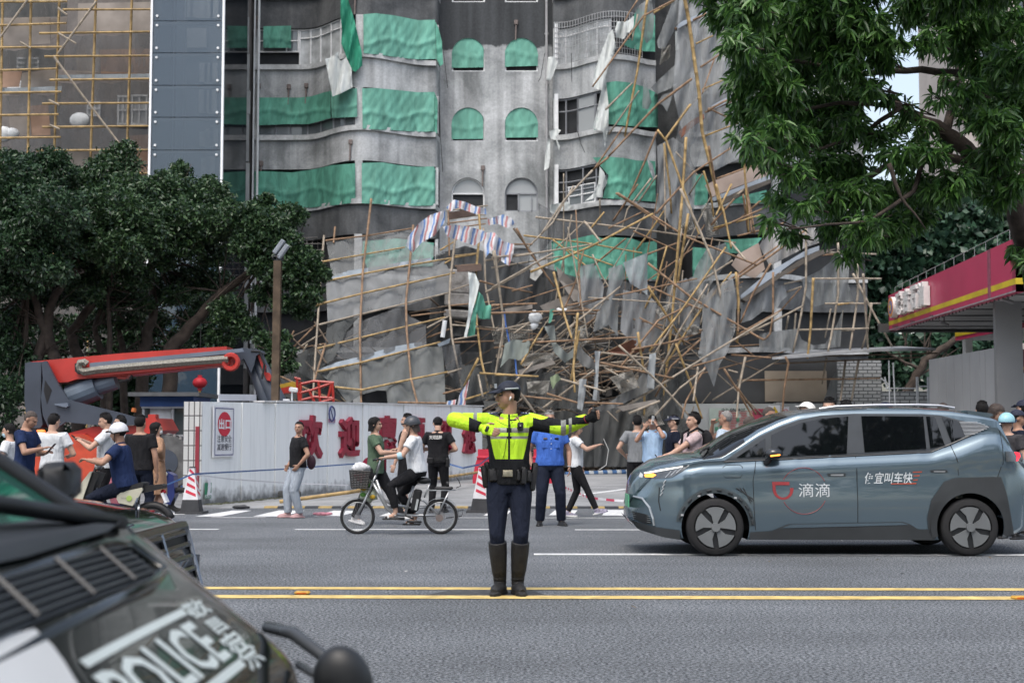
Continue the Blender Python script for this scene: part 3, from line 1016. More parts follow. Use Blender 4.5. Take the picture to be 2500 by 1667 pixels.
def plate(px0,px1,z0,z1,out,thick,mat,name,parent=None):
 a,b_=wall_at(px0,z0,out),wall_at(px1,z0,out)
 return MB().prism([a,b_,b_+Vector((0,0,z1-z0)),a+Vector((0,0,z1-z0))],WN*thick).build(name,mat,parent)
sg=thing('exit_sign','white exit sign with a red disc reading 出口 and slow down lettering','sign',wall_at(542,1.3,.03))
z1_,z0_=wall_at(542,0).y,0
def wz(px,y):
 q=wall_at(px,0)
 return P(px,y,q.y).z
plate(517,568,wz(542,1115),wz(542,992),.03,.02,M('sign_white',(.70,.71,.74),.45,.05),'board',sg)
zc=wz(542,1035)
def on_wall(px,z,out=.055):
 return wall_at(px,z,out)
mb=MB()
c=on_wall(543.5,zc)
n=32
ww,hh=.29,.235
hh=(wz(542,1000)-wz(542,1060))/2
ww=(wall_at(560,0)-wall_at(527,0)).length/2
mb.add([c+WE*ww*math.cos(2*math.pi*k/n)+Vector((0,0,hh*math.sin(2*math.pi*k/n)))for k in range(n)],[tuple(range(n))])
mb.build('red_disc',M('sign_red',(.55,.02,.05),.4,.05),sg)
mb=MB();put_text(mb,'出口',on_wall(543.5,zc,.06),WE,(0,0,1),w=ww*1.75,h=hh*.85,bold=.03);mb.build('lettering',M('sign_white'),sg)
mb=MB()
put_text(mb,'注意安全',on_wall(543.5,wz(542,1070.5),.056),WE,(0,0,1),w=ww*2.1,h=.14,bold=.005)
put_text(mb,'减速慢行',on_wall(543.5,wz(542,1090.5),.056),WE,(0,0,1),w=ww*2.1,h=.14,bold=.005)
mb.build('lettering',M('sign_black',(.02,.022,.04),.5,.05),sg)
mb=MB()
def frame_line(px0,px1,y0,y1,w_,out):
 z0,z1=wz(542,y1),wz(542,y0)
 a,b_=on_wall(px0,z0,out),on_wall(px1,z0,out)
 up=Vector((0,0,1))
 for s,e in((a,b_),(a+up*(z1-z0),b_+up*(z1-z0))):
  mb.prism([s-up*w_,e-up*w_,e+up*w_,s+up*w_],WN*.002,0)
 for s in(a,b_):
  mb.prism([s-WE*w_,s+WE*w_,s+WE*w_+up*(z1-z0),s-WE*w_+up*(z1-z0)],WN*.002,0)
frame_line(520.5,565,997,1110,.008,.056)
mb.build('border',M('sign_blue',(.06,.07,.2),.5,.05),sg)
def small_sign(px0,px1,y0,y1,name,label,base,build):
 pc=(px0+px1)/2
 t=thing(name,label,'sign',wall_at(pc,wz(pc,(y0+y1)/2),.03))
 plate(px0,px1,wz(pc,y1),wz(pc,y0),.03,.012,base,'board',t)
 build(t,pc)
def no_smoke(t,pc):
 c=wall_at(pc,wz(pc,1010),.046)
 r=.17
 mb=MB();mb.ring(c,WN,r,.022,20,4);mb.box(c,(.02,.02,.3),0,Matrix.Rotation(R(35),3,WN))
 mb.build('symbol',M('sign_dark_blue',(.04,.05,.16),.5,.05),t)
 mb=MB();put_text(mb,'禁止吸烟',wall_at(pc,wz(pc,1027),.045),WE,(0,0,1),w=.42,h=.1,bold=.02)
 mb.build('lettering',M('sign_purple_red',(.25,.03,.12),.5),t)
small_sign(799,814,994,1035,'no_smoking_sign','small pale no smoking notice high on the white site wall',M('sign_pale',(.50,.53,.62),.5,.05),no_smoke)
def green(t,pc):
 c=wall_at(pc,wz(pc,1190),.046)
 up=Vector((0,0,1))
 mb=MB()
 pts=[(-.06,-.14),(.13,-.14),(.13,-.11),(.07,-.1),(.1,.02),(.06,.16),(-.02,.2),(-.08,.15),(-.02,.1),(-.03,-.05)]
 mb.prism([c+WE*x+up*y for x,y in pts],WN*.003)
 put_text(mb,'讲文明树新风',wall_at(pc,wz(pc,1211),.046),WE,(0,0,1),w=.3,h=.07,bold=.02)
 mb.build('symbol',M('sign_white'),t)
small_sign(500,515,1178,1216,'green_notice','small green and white notice low on the wall beside the tiled pillar',M('sign_green',(.03,.20,.11),.5,.08),green)
mb=MB()
for k in range(160):
 px=random.uniform(500,700)
 p=wall_at(px,0,random.uniform(.02,.35)*random.random())
 mb.ball(p,(random.uniform(.02,.07),random.uniform(.02,.06),random.uniform(.01,.035)),6,4)
o=mb.build('wall_foot_dirt',M('mossy_dirt',(.075,.08,.055),.95,.4,9),None,True)
tag(o,'mossy dirt and crumbs gathered along the foot of the white wall','dirt',kind='stuff')
# ------------------------------------------------------------------ lamp post of rusty steel
lp=thing('lamp_post','rusty brown steel post with two grey floodlights on top','lamp post',G(668,1214))
b0,t0=G(668,1214),P(682,640,31.0)
t0.y=b0.y
mb=MB()
for dx,dy,sx,sy in((0,0,.02,.16),(0,-.08,.16,.02),(0,.08,.16,.02)):
 pts=[b0+Vector((dx-sx/2,dy-sy/2,0)),b0+Vector((dx+sx/2,dy-sy/2,0)),b0+Vector((dx+sx/2,dy+sy/2,0)),b0+Vector((dx-sx/2,dy+sy/2,0))]
 mb.prism(pts,t0-b0)
mb.build('post',M('rusty_steel',(.085,.06,.04),.85,.5,3,.3),lp)
MB().box(b0+Vector((0,0,.05)),(.6,.5,.1),0,None,.02).box(b0+Vector((.35,-.15,.08)),(.5,.3,.14),0,None,.03).build('footing',M('dark_stone',(.09,.09,.085),.9,.3,5,.3),lp)
mb=MB()
for dx,dz in((-.02,.3),(.07,.2)):
 mb.box(t0+Vector((dx+.05,-.05,dz)),(.1,.14,.36),0,Matrix.Rotation(R(35),3,'Y'),.02)
mb.build('floodlight',M('floodlight_grey',(.22,.24,.27),.5,.1),lp)
mb=MB();mb.tube([t0,t0+Vector((.02,0,.18))],.04,6);mb.ring(t0+Vector((0,0,.06)),(0,.3,1),.12,.014,14,5)
mb.build('bracket',M('bracket_dark',(.06,.06,.065),.6,.1),lp)
cc=thing('security_camera','white security camera on a short pole on top of the site wall','camera',wall_at(715,2.03))
cp=wall_at(715,2.05,-.02)
MB().tube([cp,cp+Vector((0,0,.24))],.02,6).box(cp+Vector((-.12,0,.04)),(.14,.1,.08),0,None,.01).build('pole',FRAME,cc)
MB().box(cp+Vector((.04,-.05,.28)),(.19,.1,.1),0,Matrix.Rotation(R(8),3,'Y'),.02).build('housing',FRAME,cc)
tag(MB().prism([P(535,978,29.2),P(626,978,30.6),P(626,963,30.6),P(535,962,29.2)],(-.03,.05,0)).build('blank_board',M('white_sheet_metal',(.55,.56,.6),.4,.1,2)),'plain white panel standing up behind the top of the site wall','panel')
la=thing('red_lantern','round red paper lantern hanging under the boom lift arm','lantern',P(488,935,38))
c=P(488,934,38)
mb=MB()
n=14
rings=[]
for i in range(9):
 th=math.pi*(i+.5)/9
 rings.append([c+Vector((.19*math.sin(th)*(1+.05*(j%2))*math.cos(2*math.pi*j/n),.19*math.sin(th)*(1+.05*(j%2))*math.sin(2*math.pi*j/n),.15*math.cos(th)))for j in range(n)])
mb.loft(rings).build('globe',M('lantern_red',(.35,.01,.02),.6,.2,9),la,True)
for dz in(-.18,.17):
 MB().disc(c+Vector((0,0,dz)),(0,0,1),.06,.06,10).build('cap',M('lantern_red'),la)
MB().tube([c+Vector((0,0,.17)),c+Vector((0,0,1.6))],.01,4).build('cord',M('black_cable'),la)
MB().tube([c+Vector((0,0,-.2)),c+Vector((0,0,-.36))],[.03,.04],6).build('tassel',M('lantern_gold',(.5,.25,.04),.6),la)
gh=thing('guard_hut','dark blue guard hut with a window behind the tiled gate pillar','hut',G(395,1205))
hx0,hx1,hy=P(345,1000,37).x,P(470,1000,37).x,37.0
hz=lambda y:P(400,y,hy).z
BLUE=M('hut_blue',(.03,.085,.26),.45,.15,2)
MB().box(((hx0+hx1)/2,hy+1,hz(1065)/2),(hx1-hx0,2,hz(1065))).build('lower_wall',BLUE,gh)
MB().box(((hx0+hx1)/2,hy+1,(hz(968)+hz(992))/2),(hx1-hx0+.06,2.06,hz(968)-hz(992))).build('fascia',BLUE,gh)
MB().box(((hx0+hx1)/2,hy+.9,hz(963)),(hx1-hx0+.5,2.6,.1)).build('roof',M('hut_roof',(.09,.095,.1),.7,.2),gh)
MB().box(((hx0+hx1)/2,hy+.25,(hz(992)+hz(1065))/2),(hx1-hx0-.1,.02,hz(992)-hz(1065))).build('window',glass_mat('hut_glass',(.10,.12,.12),.08,1,.6),gh)
mb=MB()
for x in(hx0+.04,(hx0*.4+hx1*.6),hx1-.04):
 mb.box((x,hy+.1,(hz(992)+hz(1065))/2),(.06,.1,hz(992)-hz(1065)))
for y in(993,1064):
 mb.box(((hx0+hx1)/2,hy+.05,hz(y)),(hx1-hx0,.1,.07))
mb.build('window_frame',M('alu',(.42,.44,.46),.4,.1,4,0,.3),gh)
MB().box((hx0+.45,hy+.2,hz(1010)),(.55,.01,.35)).build('notice',M('paper_white',(.6,.62,.64),.7,.1),gh)
# ------------------------------------------------------------------ petrol station
cpy=thing('station_canopy','red petrol station canopy with a yellow stripe and raised white characters','canopy',(13,43,0))
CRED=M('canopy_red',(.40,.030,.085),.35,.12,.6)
CYEL=M('canopy_yellow',(.50,.37,.02),.4,.2,1.5)
la_t,la_b=P(2169,721.6,49.8),P(2170.7,807,49.8)
ra_t,ra_b=P(2478,581,36.3),P(2480,712,36.3)
def lerp4(u,v):
 return la_b.lerp(ra_b,u).lerp(la_t.lerp(ra_t,u),v)
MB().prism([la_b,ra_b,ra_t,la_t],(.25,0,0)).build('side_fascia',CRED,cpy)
def strip(u0,u1,v0,v1,out,mat,name,parent):
 o=Vector((-out,-out*.1,0))
 return MB().prism([lerp4(u0,v0)+o,lerp4(u1,v0)+o,lerp4(u1,v1)+o,lerp4(u0,v1)+o],(.004,0,0)).build(name,mat,parent)
strip(0,1,.14,.255,.006,CYEL,'yellow_stripe',cpy)
strip(0,1,.0,.03,.008,M('canopy_trim',(.25,.22,.23),.6,.2),'lower_trim',cpy)
strip(.83,.85,0,1,.007,M('stain_grey',(.22,.06,.09),.6,.3),'stain',cpy)
fr_b2,fr_t2=ra_b+Vector((14,0,0)),ra_t+Vector((14,0,0))
MB().prism([ra_b,fr_b2,fr_t2,ra_t],(0,.25,0)).build('front_fascia',M('canopy_red_shaded',(.20,.018,.05),.4,.1),cpy)  # darker copy of the canopy red; the front's shade is in the colour
h=(ra_t-ra_b).z
MB().prism([ra_b+Vector((0,-.006,h*.14)),fr_b2+Vector((0,-.006,h*.14)),fr_b2+Vector((0,-.006,h*.255)),ra_b+Vector((0,-.006,h*.255))],(0,.004,0)).build('yellow_stripe',CYEL,cpy)
MB().add([la_b+Vector((.1,0,.06)),ra_b+Vector((.1,.1,.06)),fr_b2+Vector((0,.1,.06)),la_b+Vector((14,0,.06))],[(0,1,2,3)]).add([la_t+Vector((.1,0,-.2)),ra_t+Vector((.1,.1,-.2)),fr_t2+Vector((0,.1,-.2)),la_t+Vector((14,0,-.2))],[(0,1,2,3)]).build('soffit',M('soffit_grey',(.30,.30,.295),.6,.12,.8),cpy)
mb=MB()
for k in range(6):
 y=37.5+2.2*k
 mb.box((19.8,y,lin([(36.3,ra_b.z),(49.8,la_b.z)],y)+.045),(13.6,.05,.03))
mb.box((19.8,49.9,la_b.z+.1),(13.8,.2,.3))
mb.build('soffit_joint',M('joint_dark',(.05,.05,.05),.7),cpy)
for x,y in((2305,790),(2462,735)):
 p=P(x,y,44 if x<2400 else 38)
 MB().tube([p,p+Vector((0,0,.5))],.025,5).box(p,(.3,.14,.08),0,Matrix.Rotation(R(20),3,'Y'),.02).tube([p+Vector((-.2,0,.4)),p+Vector((-.25,0,.2)),p],.012,4).build('canopy_camera',M('camera_grey',(.14,.14,.14),.5),cpy)
mb=MB()
for k in range(13):
 u=.07+.9*k/12
 p=lerp4(u,1.0)
 mb.tube([p,p+Vector((0,0,.18+.1*u))],.007,4)
pts=[lerp4(.07+.9*k/12,1.0)+Vector((0,0,.18+.1*(.07+.9*k/12)))for k in range(13)]
mb.tube(pts,.009,4)
mb.build('top_rail',M('rail_grey',(.3,.31,.31),.5),cpy)
FU=(ra_b-la_b).normalized()
FUP=Vector((0,0,1))
FN=FU.cross(FUP).normalized()
if FN.x>0:FN=-FN
def fas(u,v,out):
 return lerp4(u,v)+FN*out
DL=(ra_b-la_b).length
cE=fas(.088,.57,.12)
MB().disc(cE,FN,.36,.2,28).build('emblem_drum',M('emblem_white',(.62,.60,.58),.4,.1),cpy)
MB().disc(cE+FN*.105,FN,.335,.012,28).build('emblem_ring',M('emblem_orange',(.55,.22,.07),.4,.1),cpy)
MB().disc(cE+FN*.115,FN,.22,.014,24).build('emblem_field',M('emblem_blue',(.03,.09,.32),.4,.1),cpy)
star=[]
for k in range(10):
 a=math.pi/2+math.pi*k/5
 r_=.19 if k%2==0 else .08
 star.append(cE+FN*.124+FU*r_*math.cos(a)+FUP*r_*math.sin(a))
MB().prism(star,FN*.006).build('emblem_star',M('emblem_star',(.6,.38,.06),.4,.1),cpy)
for ch,u in zip('珠吉石油',(.165,.235,.305,.375)):
 mb=MB()
 put_text(mb,ch,fas(u,.60,.12),FU,FUP,w=.78,h=.78,bold=.05,extrude=.10)
 mb.build('letter',M('emblem_white'),cpy)
mb=MB()
for k in range(34):
 p=lerp4(.08+.027*k,0)+Vector((.15,0,-.03))
 mb.ball(p,.03,6,4)
mb.build('edge_bulb',M('bulb_dark',(.1,.09,.09),.5),cpy)
shop=thing('station_shop','grey panelled petrol station shop with a dark red fascia under the canopy','shop',(16,41,0))
SX=13.5
yf,yn=45.6,39.7
PAN=M('grey_cladding',(.27,.275,.28),.4,.1,.7)
zt=3.78
ys=[39.7,40.55,41.0,41.9,42.6,43.4,44.2,45.0,46.0]
for a,b_ in zip(ys,ys[1:]):
 for z0,z1 in((0,1.95),(1.96,zt)):
  MB().box((SX+.06,(a+b_)/2,(z0+z1)/2),(.12,b_-a-.025,z1-z0-.01)).build('cladding_panel',PAN,shop)
MB().box((SX+3.2,43,1.85),(6.2,5.8,3.7)).build('body',M('shop_dark',(.07,.072,.07),.6,.3,1),shop)
MB().box((SX+.35,39.62,2.9),(.74,.2,5.8)).build('column',M('column_grey',(.17,.172,.175),.45,.1,.6),shop)
zq=lambda y:P(2470,y,39.6).z
xr=SX+.74
MB().box((xr+3,39.75,(zq(852)+zq(908))/2),(6,.1,zq(852)-zq(908))).build('fascia',M('shop_fascia_red',(.10,.012,.025),.4,.15),shop)
MB().box((xr+3,39.69,(zq(895)+zq(902))/2),(6,.02,zq(895)-zq(902))).build('fascia_stripe',M('shop_stripe',(.30,.15,.02),.5),shop)
MB().box((xr+3,39.8,(zq(910)+zq(957))/2),(6,.1,zq(910)-zq(957))).build('lintel',PAN,shop)
MB().box((xr+3,39.78,(zq(958)+zq(968))/2),(5.6,.06,zq(958)-zq(968))).build('sign_strip',emit_mat('lit_green_sign',(.20,.42,.06),.35),shop)
mb=MB()
put_text(mb,'便利店 易捷便利',(xr+1.6,39.74,(zq(958)+zq(968))/2),(1,0,0),(0,0,1),w=2.4,h=.08,bold=.02)
mb.build('lettering',M('sign_yellow_text',(.5,.5,.1),.5),shop)
mb=MB()
random.seed(3)
for k in range(60):
 mb.box((xr+random.uniform(.1,3),39.72,random.uniform(.2,zq(972))),(random.uniform(.08,.3),.05,random.uniform(.06,.2)),random.choice((0,0,1,2)))
mb.build('shelf_goods',[M('goods_green',(.05,.10,.03),.6,.4),M('goods_yellow',(.2,.16,.04),.6),M('goods_grey',(.15,.15,.15),.6)],shop)
c2=thing('rear_canopy','second red canopy with a yellow stripe seen under the front canopy','canopy',(17,55,0))
q=[P(2332,831.5,54),P(2430,812,50),P(2500,800,47),P(2500,770,47),P(2332,775,54)]
MB().prism(q,(.2,.05,0)).build('fascia',CRED,c2)
q=[P(2332,822,53.95),P(2430,803,49.95),P(2430,796,49.95),P(2332,812,53.95)]
MB().prism(q,(-.006,0,0)).build('yellow_stripe',CYEL,c2)
MB().add([P(2332,831,54.1),P(2500,800,47.1),P(2500,800,47.1)+Vector((8,0,0)),P(2332,831,54.1)+Vector((10,0,0))],[(0,1,2,3)]).build('soffit',M('soffit_grey'),c2)
for x,y in((2362,848),(2484,843)):
 p=P(x,y,48)
 MB().box(p,(.26,.3,.55 if x<2400 else .3),0,None,.02).build('air_conditioner',FRAME,c2)
bw=thing('white_brick_wall','low white brick wall with dark mortar left of the station shop','wall',(12.5,52,0))
BR=brick_mat('white_brick',(.40,.42,.43),(.33,.35,.36),(.07,.075,.08),1.0,.34,.13,.018)
for x0,x1,y0,y1,Y in((2040,2155,880,1060,53),(2155,2292,955,1080,50.5)):
 a,b_=P(x0,y0,Y),P(x1,y1,Y)
 MB().box(((a.x+b_.x)/2,Y+.15,a.z/2),(b_.x-a.x,.3,a.z)).build('brick_face',BR,bw)
lf=thing('steel_frame','pale steel ladder frame standing against the white brick wall','frame',P(2250,1070,49.5))
mb=MB()
for x in(2239,2266):
 mb.tube([P(x,920,49.5),Vector((P(x,920,49.5).x,49.5,0))],.05,6)
for y in(943,985):
 mb.tube([P(2239,y,49.5),P(2266,y,49.5)],.03,6)
mb.build('frame',M('alu'),lf)
tag(MB().tube([P(2281,912,49),Vector((P(2281,912,49).x,49,0))],.1,10).tube([P(2281,914,49),P(2281,910,49)],.12,10).build('white_post',M('white_pvc')),'thick white pipe post at the corner of the station shop','post')
mb=MB()
for a,b_ in(((2170,880),(2172,1000)),((2180,885),(2186,1000)),((2160,920),(2165,950)),((2150,922),(2170,940)),((2165,948),(2235,948))):
 mb.tube([P(*a,49.8),P(*b_,49.8)],.03,5)
tag(mb.build('bent_metal_frame',M('alu')),'bent thin metal frame and hanging cables left of the ladder frame','frame')
rs=thing('tin_awning','long buckled tin awning resting on poles right of the wreck','awning',(10,51,0))
top=[(1880,868),(1905,880),(1985,868),(2060,860),(2140,852),(2200,846),(2290,850),(2270,858),(2180,862)]
a=[P(1885,872,49.5),P(1975,866,49.3),P(2060,858,49.3),P(2150,852,49.5),P(2285,850,49.8)]
b_=[P(1885,872,52),P(1960,858,52),P(2040,852,52),P(2130,848,52),P(2200,845,52)]
v=[]
for p,q_ in zip(a,b_):
 v+=[p,q_,p-Vector((0,0,.08)),q_-Vector((0,0,.08))]
f=[]
for k in range(4):
 i,j=4*k,4*k+4
 f+=[(i,j,j+1,i+1),(i+2,i+3,j+3,j+2),(i,i+2,j+2,j)]
MB().add(v,f).build('roof_sheet',M('tin_sheet',(.30,.31,.32),.5,.3,2,.2,.2),rs)
for x0,y0,x1,y1 in((1880,872,2290,862),(1890,888,2245,872)):
 mb=MB();bamboo(mb,[P(x0,y0,49.6),P(x1,y1,49.9)],.045);mb.build('edge_pole',BAMBOO_D,rs)
hb=thing('site_hoarding','pale site hoarding with dark netting above it behind the crowd','hoarding',(8.5,52,0))
a,b_=P(1640,985,52.2),P(2050,1120,52.2)
MB().box(((a.x+b_.x)/2,52.3,a.z/2),(b_.x-a.x,.1,a.z)).build('panel',M('hoarding_pale',(.42,.44,.44),.6,.15,1),hb)
MB().box((P(2000,1030,52.1).x,52.22,1.0),(1.1,.06,2.0)).build('door_opening',ROOM,hb)
a,b_=P(1560,870,52.8),P(2045,982,52.8)
MB().box(((a.x+b_.x)/2,52.9,(a.z+b_.z)/2),(b_.x-a.x,.1,a.z-b_.z)).build('dark_sheet',M('dark_sheet',(.06,.063,.066),.8,.3,.8),hb)
a,b_=P(1868,905,52.6),P(2020,980,52.6)
MB().box(((a.x+b_.x)/2,52.7,(a.z+b_.z)/2),(b_.x-a.x,.06,a.z-b_.z)).build('plywood_panel',M('pale_plywood',(.34,.29,.23),.8,.15,1),hb)
nb=thing('notice_board','wide notice board covered with green and red printed sheets','notice board',P(1800,1030,52.05))
a,b_=P(1732,996,52.1),P(1885,1062,52.1)
MB().box(((a.x+b_.x)/2,52.16,(a.z+b_.z)/2),(b_.x-a.x,.05,a.z-b_.z)).build('board',M('board_pale_green',(.42,.50,.45),.6,.1,3),nb)
mb=MB()
random.seed(5)
for ci,x in enumerate((1765,1790,1815,1842)):
 for k in range(13):
  p=P(x+random.uniform(-2,2),1004+4*k,52.1)
  mb.box(p,(random.uniform(.2,.36),.012,.022),0)
for k in range(9):
 p=P(1742+random.uniform(0,130),random.uniform(1006,1050),52.1)
 mb.box(p,(.12,.012,.14),1)
mb.build('print',[M('print_red',(.45,.06,.08),.6),M('print_green',(.10,.28,.18),.6)],nb)
MB().box(P(1858,1016,52.09),(.6,.03,.55)).build('poster',M('poster_red',(.35,.05,.09),.6,.1),nb)
mb=MB();put_text(mb,'公告栏',P(1790,1000.5,52.07),(1,0,0),(0,0,1),w=.9,h=.12,bold=.02)
put_text(mb,'施工公示',P(1858,1008,52.05),(1,0,0),(0,0,1),w=.5,h=.1,bold=.02)
mb.build('lettering',M('sign_black'),nb)
ws=thing('warning_sign','white sign with a yellow warning triangle above the crowd','sign',P(1891,1005,51.9))
a,b_=P(1876,989,51.9),P(1905,1019,51.9)
MB().box(((a.x+b_.x)/2,51.93,(a.z+b_.z)/2),(b_.x-a.x,.03,a.z-b_.z)).build('board',M('sign_white'),ws)
MB().prism([P(1881,1010,51.9),P(1902,1010,51.9),P(1891,991,51.9)],(0,-.006,0)).build('triangle',M('warn_yellow',(.6,.42,.02),.5),ws)
mb=MB();put_text(mb,'!',P(1891,1004,51.88),(1,0,0),(0,0,1),h=.16,bold=.03);put_text(mb,'注意',P(1893,1014.5,51.89),(1,0,0),(0,0,1),w=.25,h=.09,bold=.02);mb.build('lettering',M('sign_black'),ws)
n2=thing('no_smoking_sign','round red no smoking mark on the pale hoarding above the car roof','sign',P(1918,1006,52))
c=P(1918,1006,52.0)
MB().box(c+Vector((0,.1,0)),(.3,.02,.4)).build('board',M('sign_white'),n2)
mb=MB();mb.ring(c,(0,1,0),.1,.012,20,4);mb.box(c,(.2,.012,.012),0,Matrix.Rotation(R(45),3,'Y'));mb.build('symbol',M('sign_red'),n2)
mb=MB();mb.box(c,(.012,.012,.09),0);mb.build('cigarette_mark',M('sign_black'),n2)
nt_=thing('blue_notice','pale blue notice with red and blue writing behind the man on the phone','notice',P(1620,1020,52))
a,b_=P(1585,1000,51.6),P(1650,1040,51.6)
MB().box(((a.x+b_.x)/2,51.62,(a.z+b_.z)/2),(b_.x-a.x,.03,a.z-b_.z)).build('board',M('notice_blue',(.40,.47,.56),.6,.1),nt_)
mb=MB()
for k,s in enumerate(('人人讲安全','强化红线','别人幸福')):
 put_text(mb,s,P(1618,1007+13*k,51.58),(1,0,0),(0,0,1),w=.7,h=.14,bold=.02,mi=k%2)
mb.build('lettering',[M('print_blue',(.06,.12,.35),.6),M('print_red')],nt_)
ft=thing('far_tower_block','pale beige tower block far behind the mango leaves','building',(30,90,0))
a,b_=P(2345,-200,90),P(2760,620,90)
MB().box(((a.x+b_.x)/2,95,a.z/2),(b_.x-a.x,10,a.z)).build('wall',M('beige_render',(.40,.36,.33),.8,.12,.5),ft)
for k in range(8):
 for j in range(4):
  MB().box((a.x+1.6+2.6*j,89.98,8+3*k),(1.3,.1,1.5)).build('window',glass_mat('far_glass',(.06,.07,.08),.1),ft)
# ------------------------------------------------------------------ foliage
def leaf_mat(name,dark,light,trans=.25,rough=.45):
 m=bpy.data.materials.new(name)
 m.use_nodes=True
 nt=m.node_tree
 b=nt.nodes['Principled BSDF']
 L=nt.links
 geo=nt.nodes.new('ShaderNodeNewGeometry')
 cr=nt.nodes.new('ShaderNodeValToRGB')
 cr.color_ramp.elements[0].color=rgba(dark)
 cr.color_ramp.elements[1].color=rgba(light)
 e=cr.color_ramp.elements.new(.97)
 e.color=rgba((light[0]*1.25,light[1]*1.15,light[2]))
 L.new(geo.outputs['Random Per Island'],cr.inputs[0])
 L.new(cr.outputs[0],b.inputs['Base Color'])
 b.inputs['Roughness'].default_value=rough
 b.inputs['Specular IOR Level'].default_value=.45
 tr=nt.nodes.new('ShaderNodeBsdfTranslucent')
 L.new(cr.outputs[0],tr.inputs['Color'])
 mx=nt.nodes.new('ShaderNodeMixShader')
 mx.inputs[0].default_value=trans
 L.new(b.outputs[0],mx.inputs[1]);L.new(tr.outputs[0],mx.inputs[2])
 L.new(mx.outputs[0],nt.nodes['Material Output'].inputs['Surface'])
 return m
def np_mesh(name,vs,faces_n,mats,parent=None,smooth=False):
 """vs (k, n, 3): k leaves of n points; faces_n: quads of one leaf"""
 k,n,_=vs.shape
 fn=np.array(faces_n)
 f=(fn[None,:,:]+(np.arange(k)*n)[:,None,None]).reshape(-1,fn.shape[1])
 me=bpy.data.meshes.new(name)
 me.vertices.add(k*n)
 me.vertices.foreach_set('co',vs.reshape(-1).astype(np.float32))
 me.loops.add(f.size)
 me.loops.foreach_set('vertex_index',f.reshape(-1).astype(np.int32))
 me.polygons.add(len(f))
 me.polygons.foreach_set('loop_start',(np.arange(len(f))*fn.shape[1]).astype(np.int32))
 me.polygons.foreach_set('loop_total',np.full(len(f),fn.shape[1],np.int32))
 me.materials.append(mats)
 me.update(calc_edges=True)
 return link(name,me,parent)
def norm(a):
 return a/np.maximum(np.linalg.norm(a,axis=-1,keepdims=True),1e-9)
def leaves(name,clumps,n,size,mat,parent,seed,droop=.3,width=.45,shell=.55,out=.7,whorl=0):
 """leaf blades spread through clumps (x, y, z, rx, ry, rz); whorl > 0 gathers them in drooping tufts"""
 rg=np.random.default_rng(seed)
 cl=np.array(clumps,float)
 vol=cl[:,3]*cl[:,4]*cl[:,5]
 pick=rg.choice(len(cl),size=n if not whorl else n//whorl,p=vol**.75/np.sum(vol**.75))
 d=norm(rg.normal(size=(len(pick),3)))
 rad=shell+(1-shell)*rg.random(len(pick))**.6
 rad*=1+.22*np.sin(d[:,0]*7+pick)*np.sin(d[:,2]*6+pick*1.3)+.1*rg.normal(size=len(pick))
 c=cl[pick,:3]+d*rad[:,None]*cl[pick,3:6]
 if whorl:
  c=np.repeat(c,whorl,axis=0)
  d=np.repeat(d,whorl,axis=0)
  ax=norm(rg.normal(size=c.shape)+np.array([0,0,.1])+d*.5)
  ax[:,2]-=droop+.5*rg.random(len(ax))
  ax=norm(ax)
 else:
  ax=norm(d*out+rg.normal(size=d.shape)*.75)
  ax[:,2]-=droop
  ax=norm(ax)
 nrm=norm(np.cross(ax,norm(rg.normal(size=ax.shape))))
 up=np.array([0,0,1.0])
 nrm=norm(nrm+up*.8+d*.3)
 sd=norm(np.cross(ax,nrm))
 nrm=np.cross(sd,ax)
 L=size*(.65+.7*rg.random(len(c)))
 W=L*width*(.8+.4*rg.random(len(c)))
 L,W=L[:,None],W[:,None]
 if whorl:
  bend=np.array([0,0,-1.0])*L*.16
  m1,m2,tip=c+ax*L*.35,c+ax*L*.72+bend*.6,c+ax*L+bend*1.6
  vs=np.stack([c,m1+sd*W*.5+nrm*W*.12,m1-nrm*W*.06,m1-sd*W*.5+nrm*W*.12,m2+sd*W*.4+nrm*W*.1,m2-nrm*W*.05,m2-sd*W*.4+nrm*W*.1,tip],axis=1)
  fs=[(0,1,4,2),(0,2,6,3),(2,4,7,5),(2,5,7,6)]
  fs=[(0,2,1,1),(0,3,2,2),(1,2,5,4),(2,3,6,5),(4,5,7,7),(5,6,7,7)]
  tri=np.array([(0,2,1),(0,3,2),(1,2,5),(1,5,4),(2,3,6),(2,6,5),(4,5,7),(5,6,7)])
  return np_mesh(name,vs,tri,mat,parent)
 vs=np.stack([c-ax*L*.5,c+sd*W*.5+nrm*W*.15,c+ax*L*.5,c-sd*W*.5+nrm*W*.15],axis=1)
 return np_mesh(name,vs,np.array([(0,1,2),(0,2,3)]),mat,parent)
BARK=M('dark_bark',(.055,.042,.034),.95,.4,6,.6)
BARK2=M('brown_bark',(.055,.042,.034),.95,.4,6,.6)  # branch bark darkened in its colour to stand for shadow under the crowns
def limb(mb,pts,r0,r1,n=7):
 pts=[Vector(p)for p in pts]
 out=[]
 for i in range(len(pts)-1):
  for k in range(4):
   t=k/4
   q=pts[i].lerp(pts[i+1],t)
   if out:
    q+=Vector((random.uniform(-1,1),random.uniform(-1,1),random.uniform(-1,1)))*r0*.22
   out.append(q)
 out.append(pts[-1])
 m=len(out)-1
 mb.tube(out,[r0+(r1-r0)*i/m for i in range(m+1)],n)
def pxclumps(rows,k):
 """rows: px, py, radius px, distance; k: depth squash"""
 out=[]
 for x,y,r,Y in rows:
  p=P(x,y,Y)
  rr=r*Y/FPX
  out.append((p.x,p.y,p.z,rr*1.15,rr*1.1*k,rr*.85))
 return out
random.seed(11)
FICUS=leaf_mat('ficus_leaf',(.006,.020,.012),(.034,.080,.034),.12,.4)
FICUS2=leaf_mat('ficus_leaf_light',(.008,.026,.015),(.048,.100,.040),.12,.4)
c8=lambda x,y:(x*.408,350+y*.408)
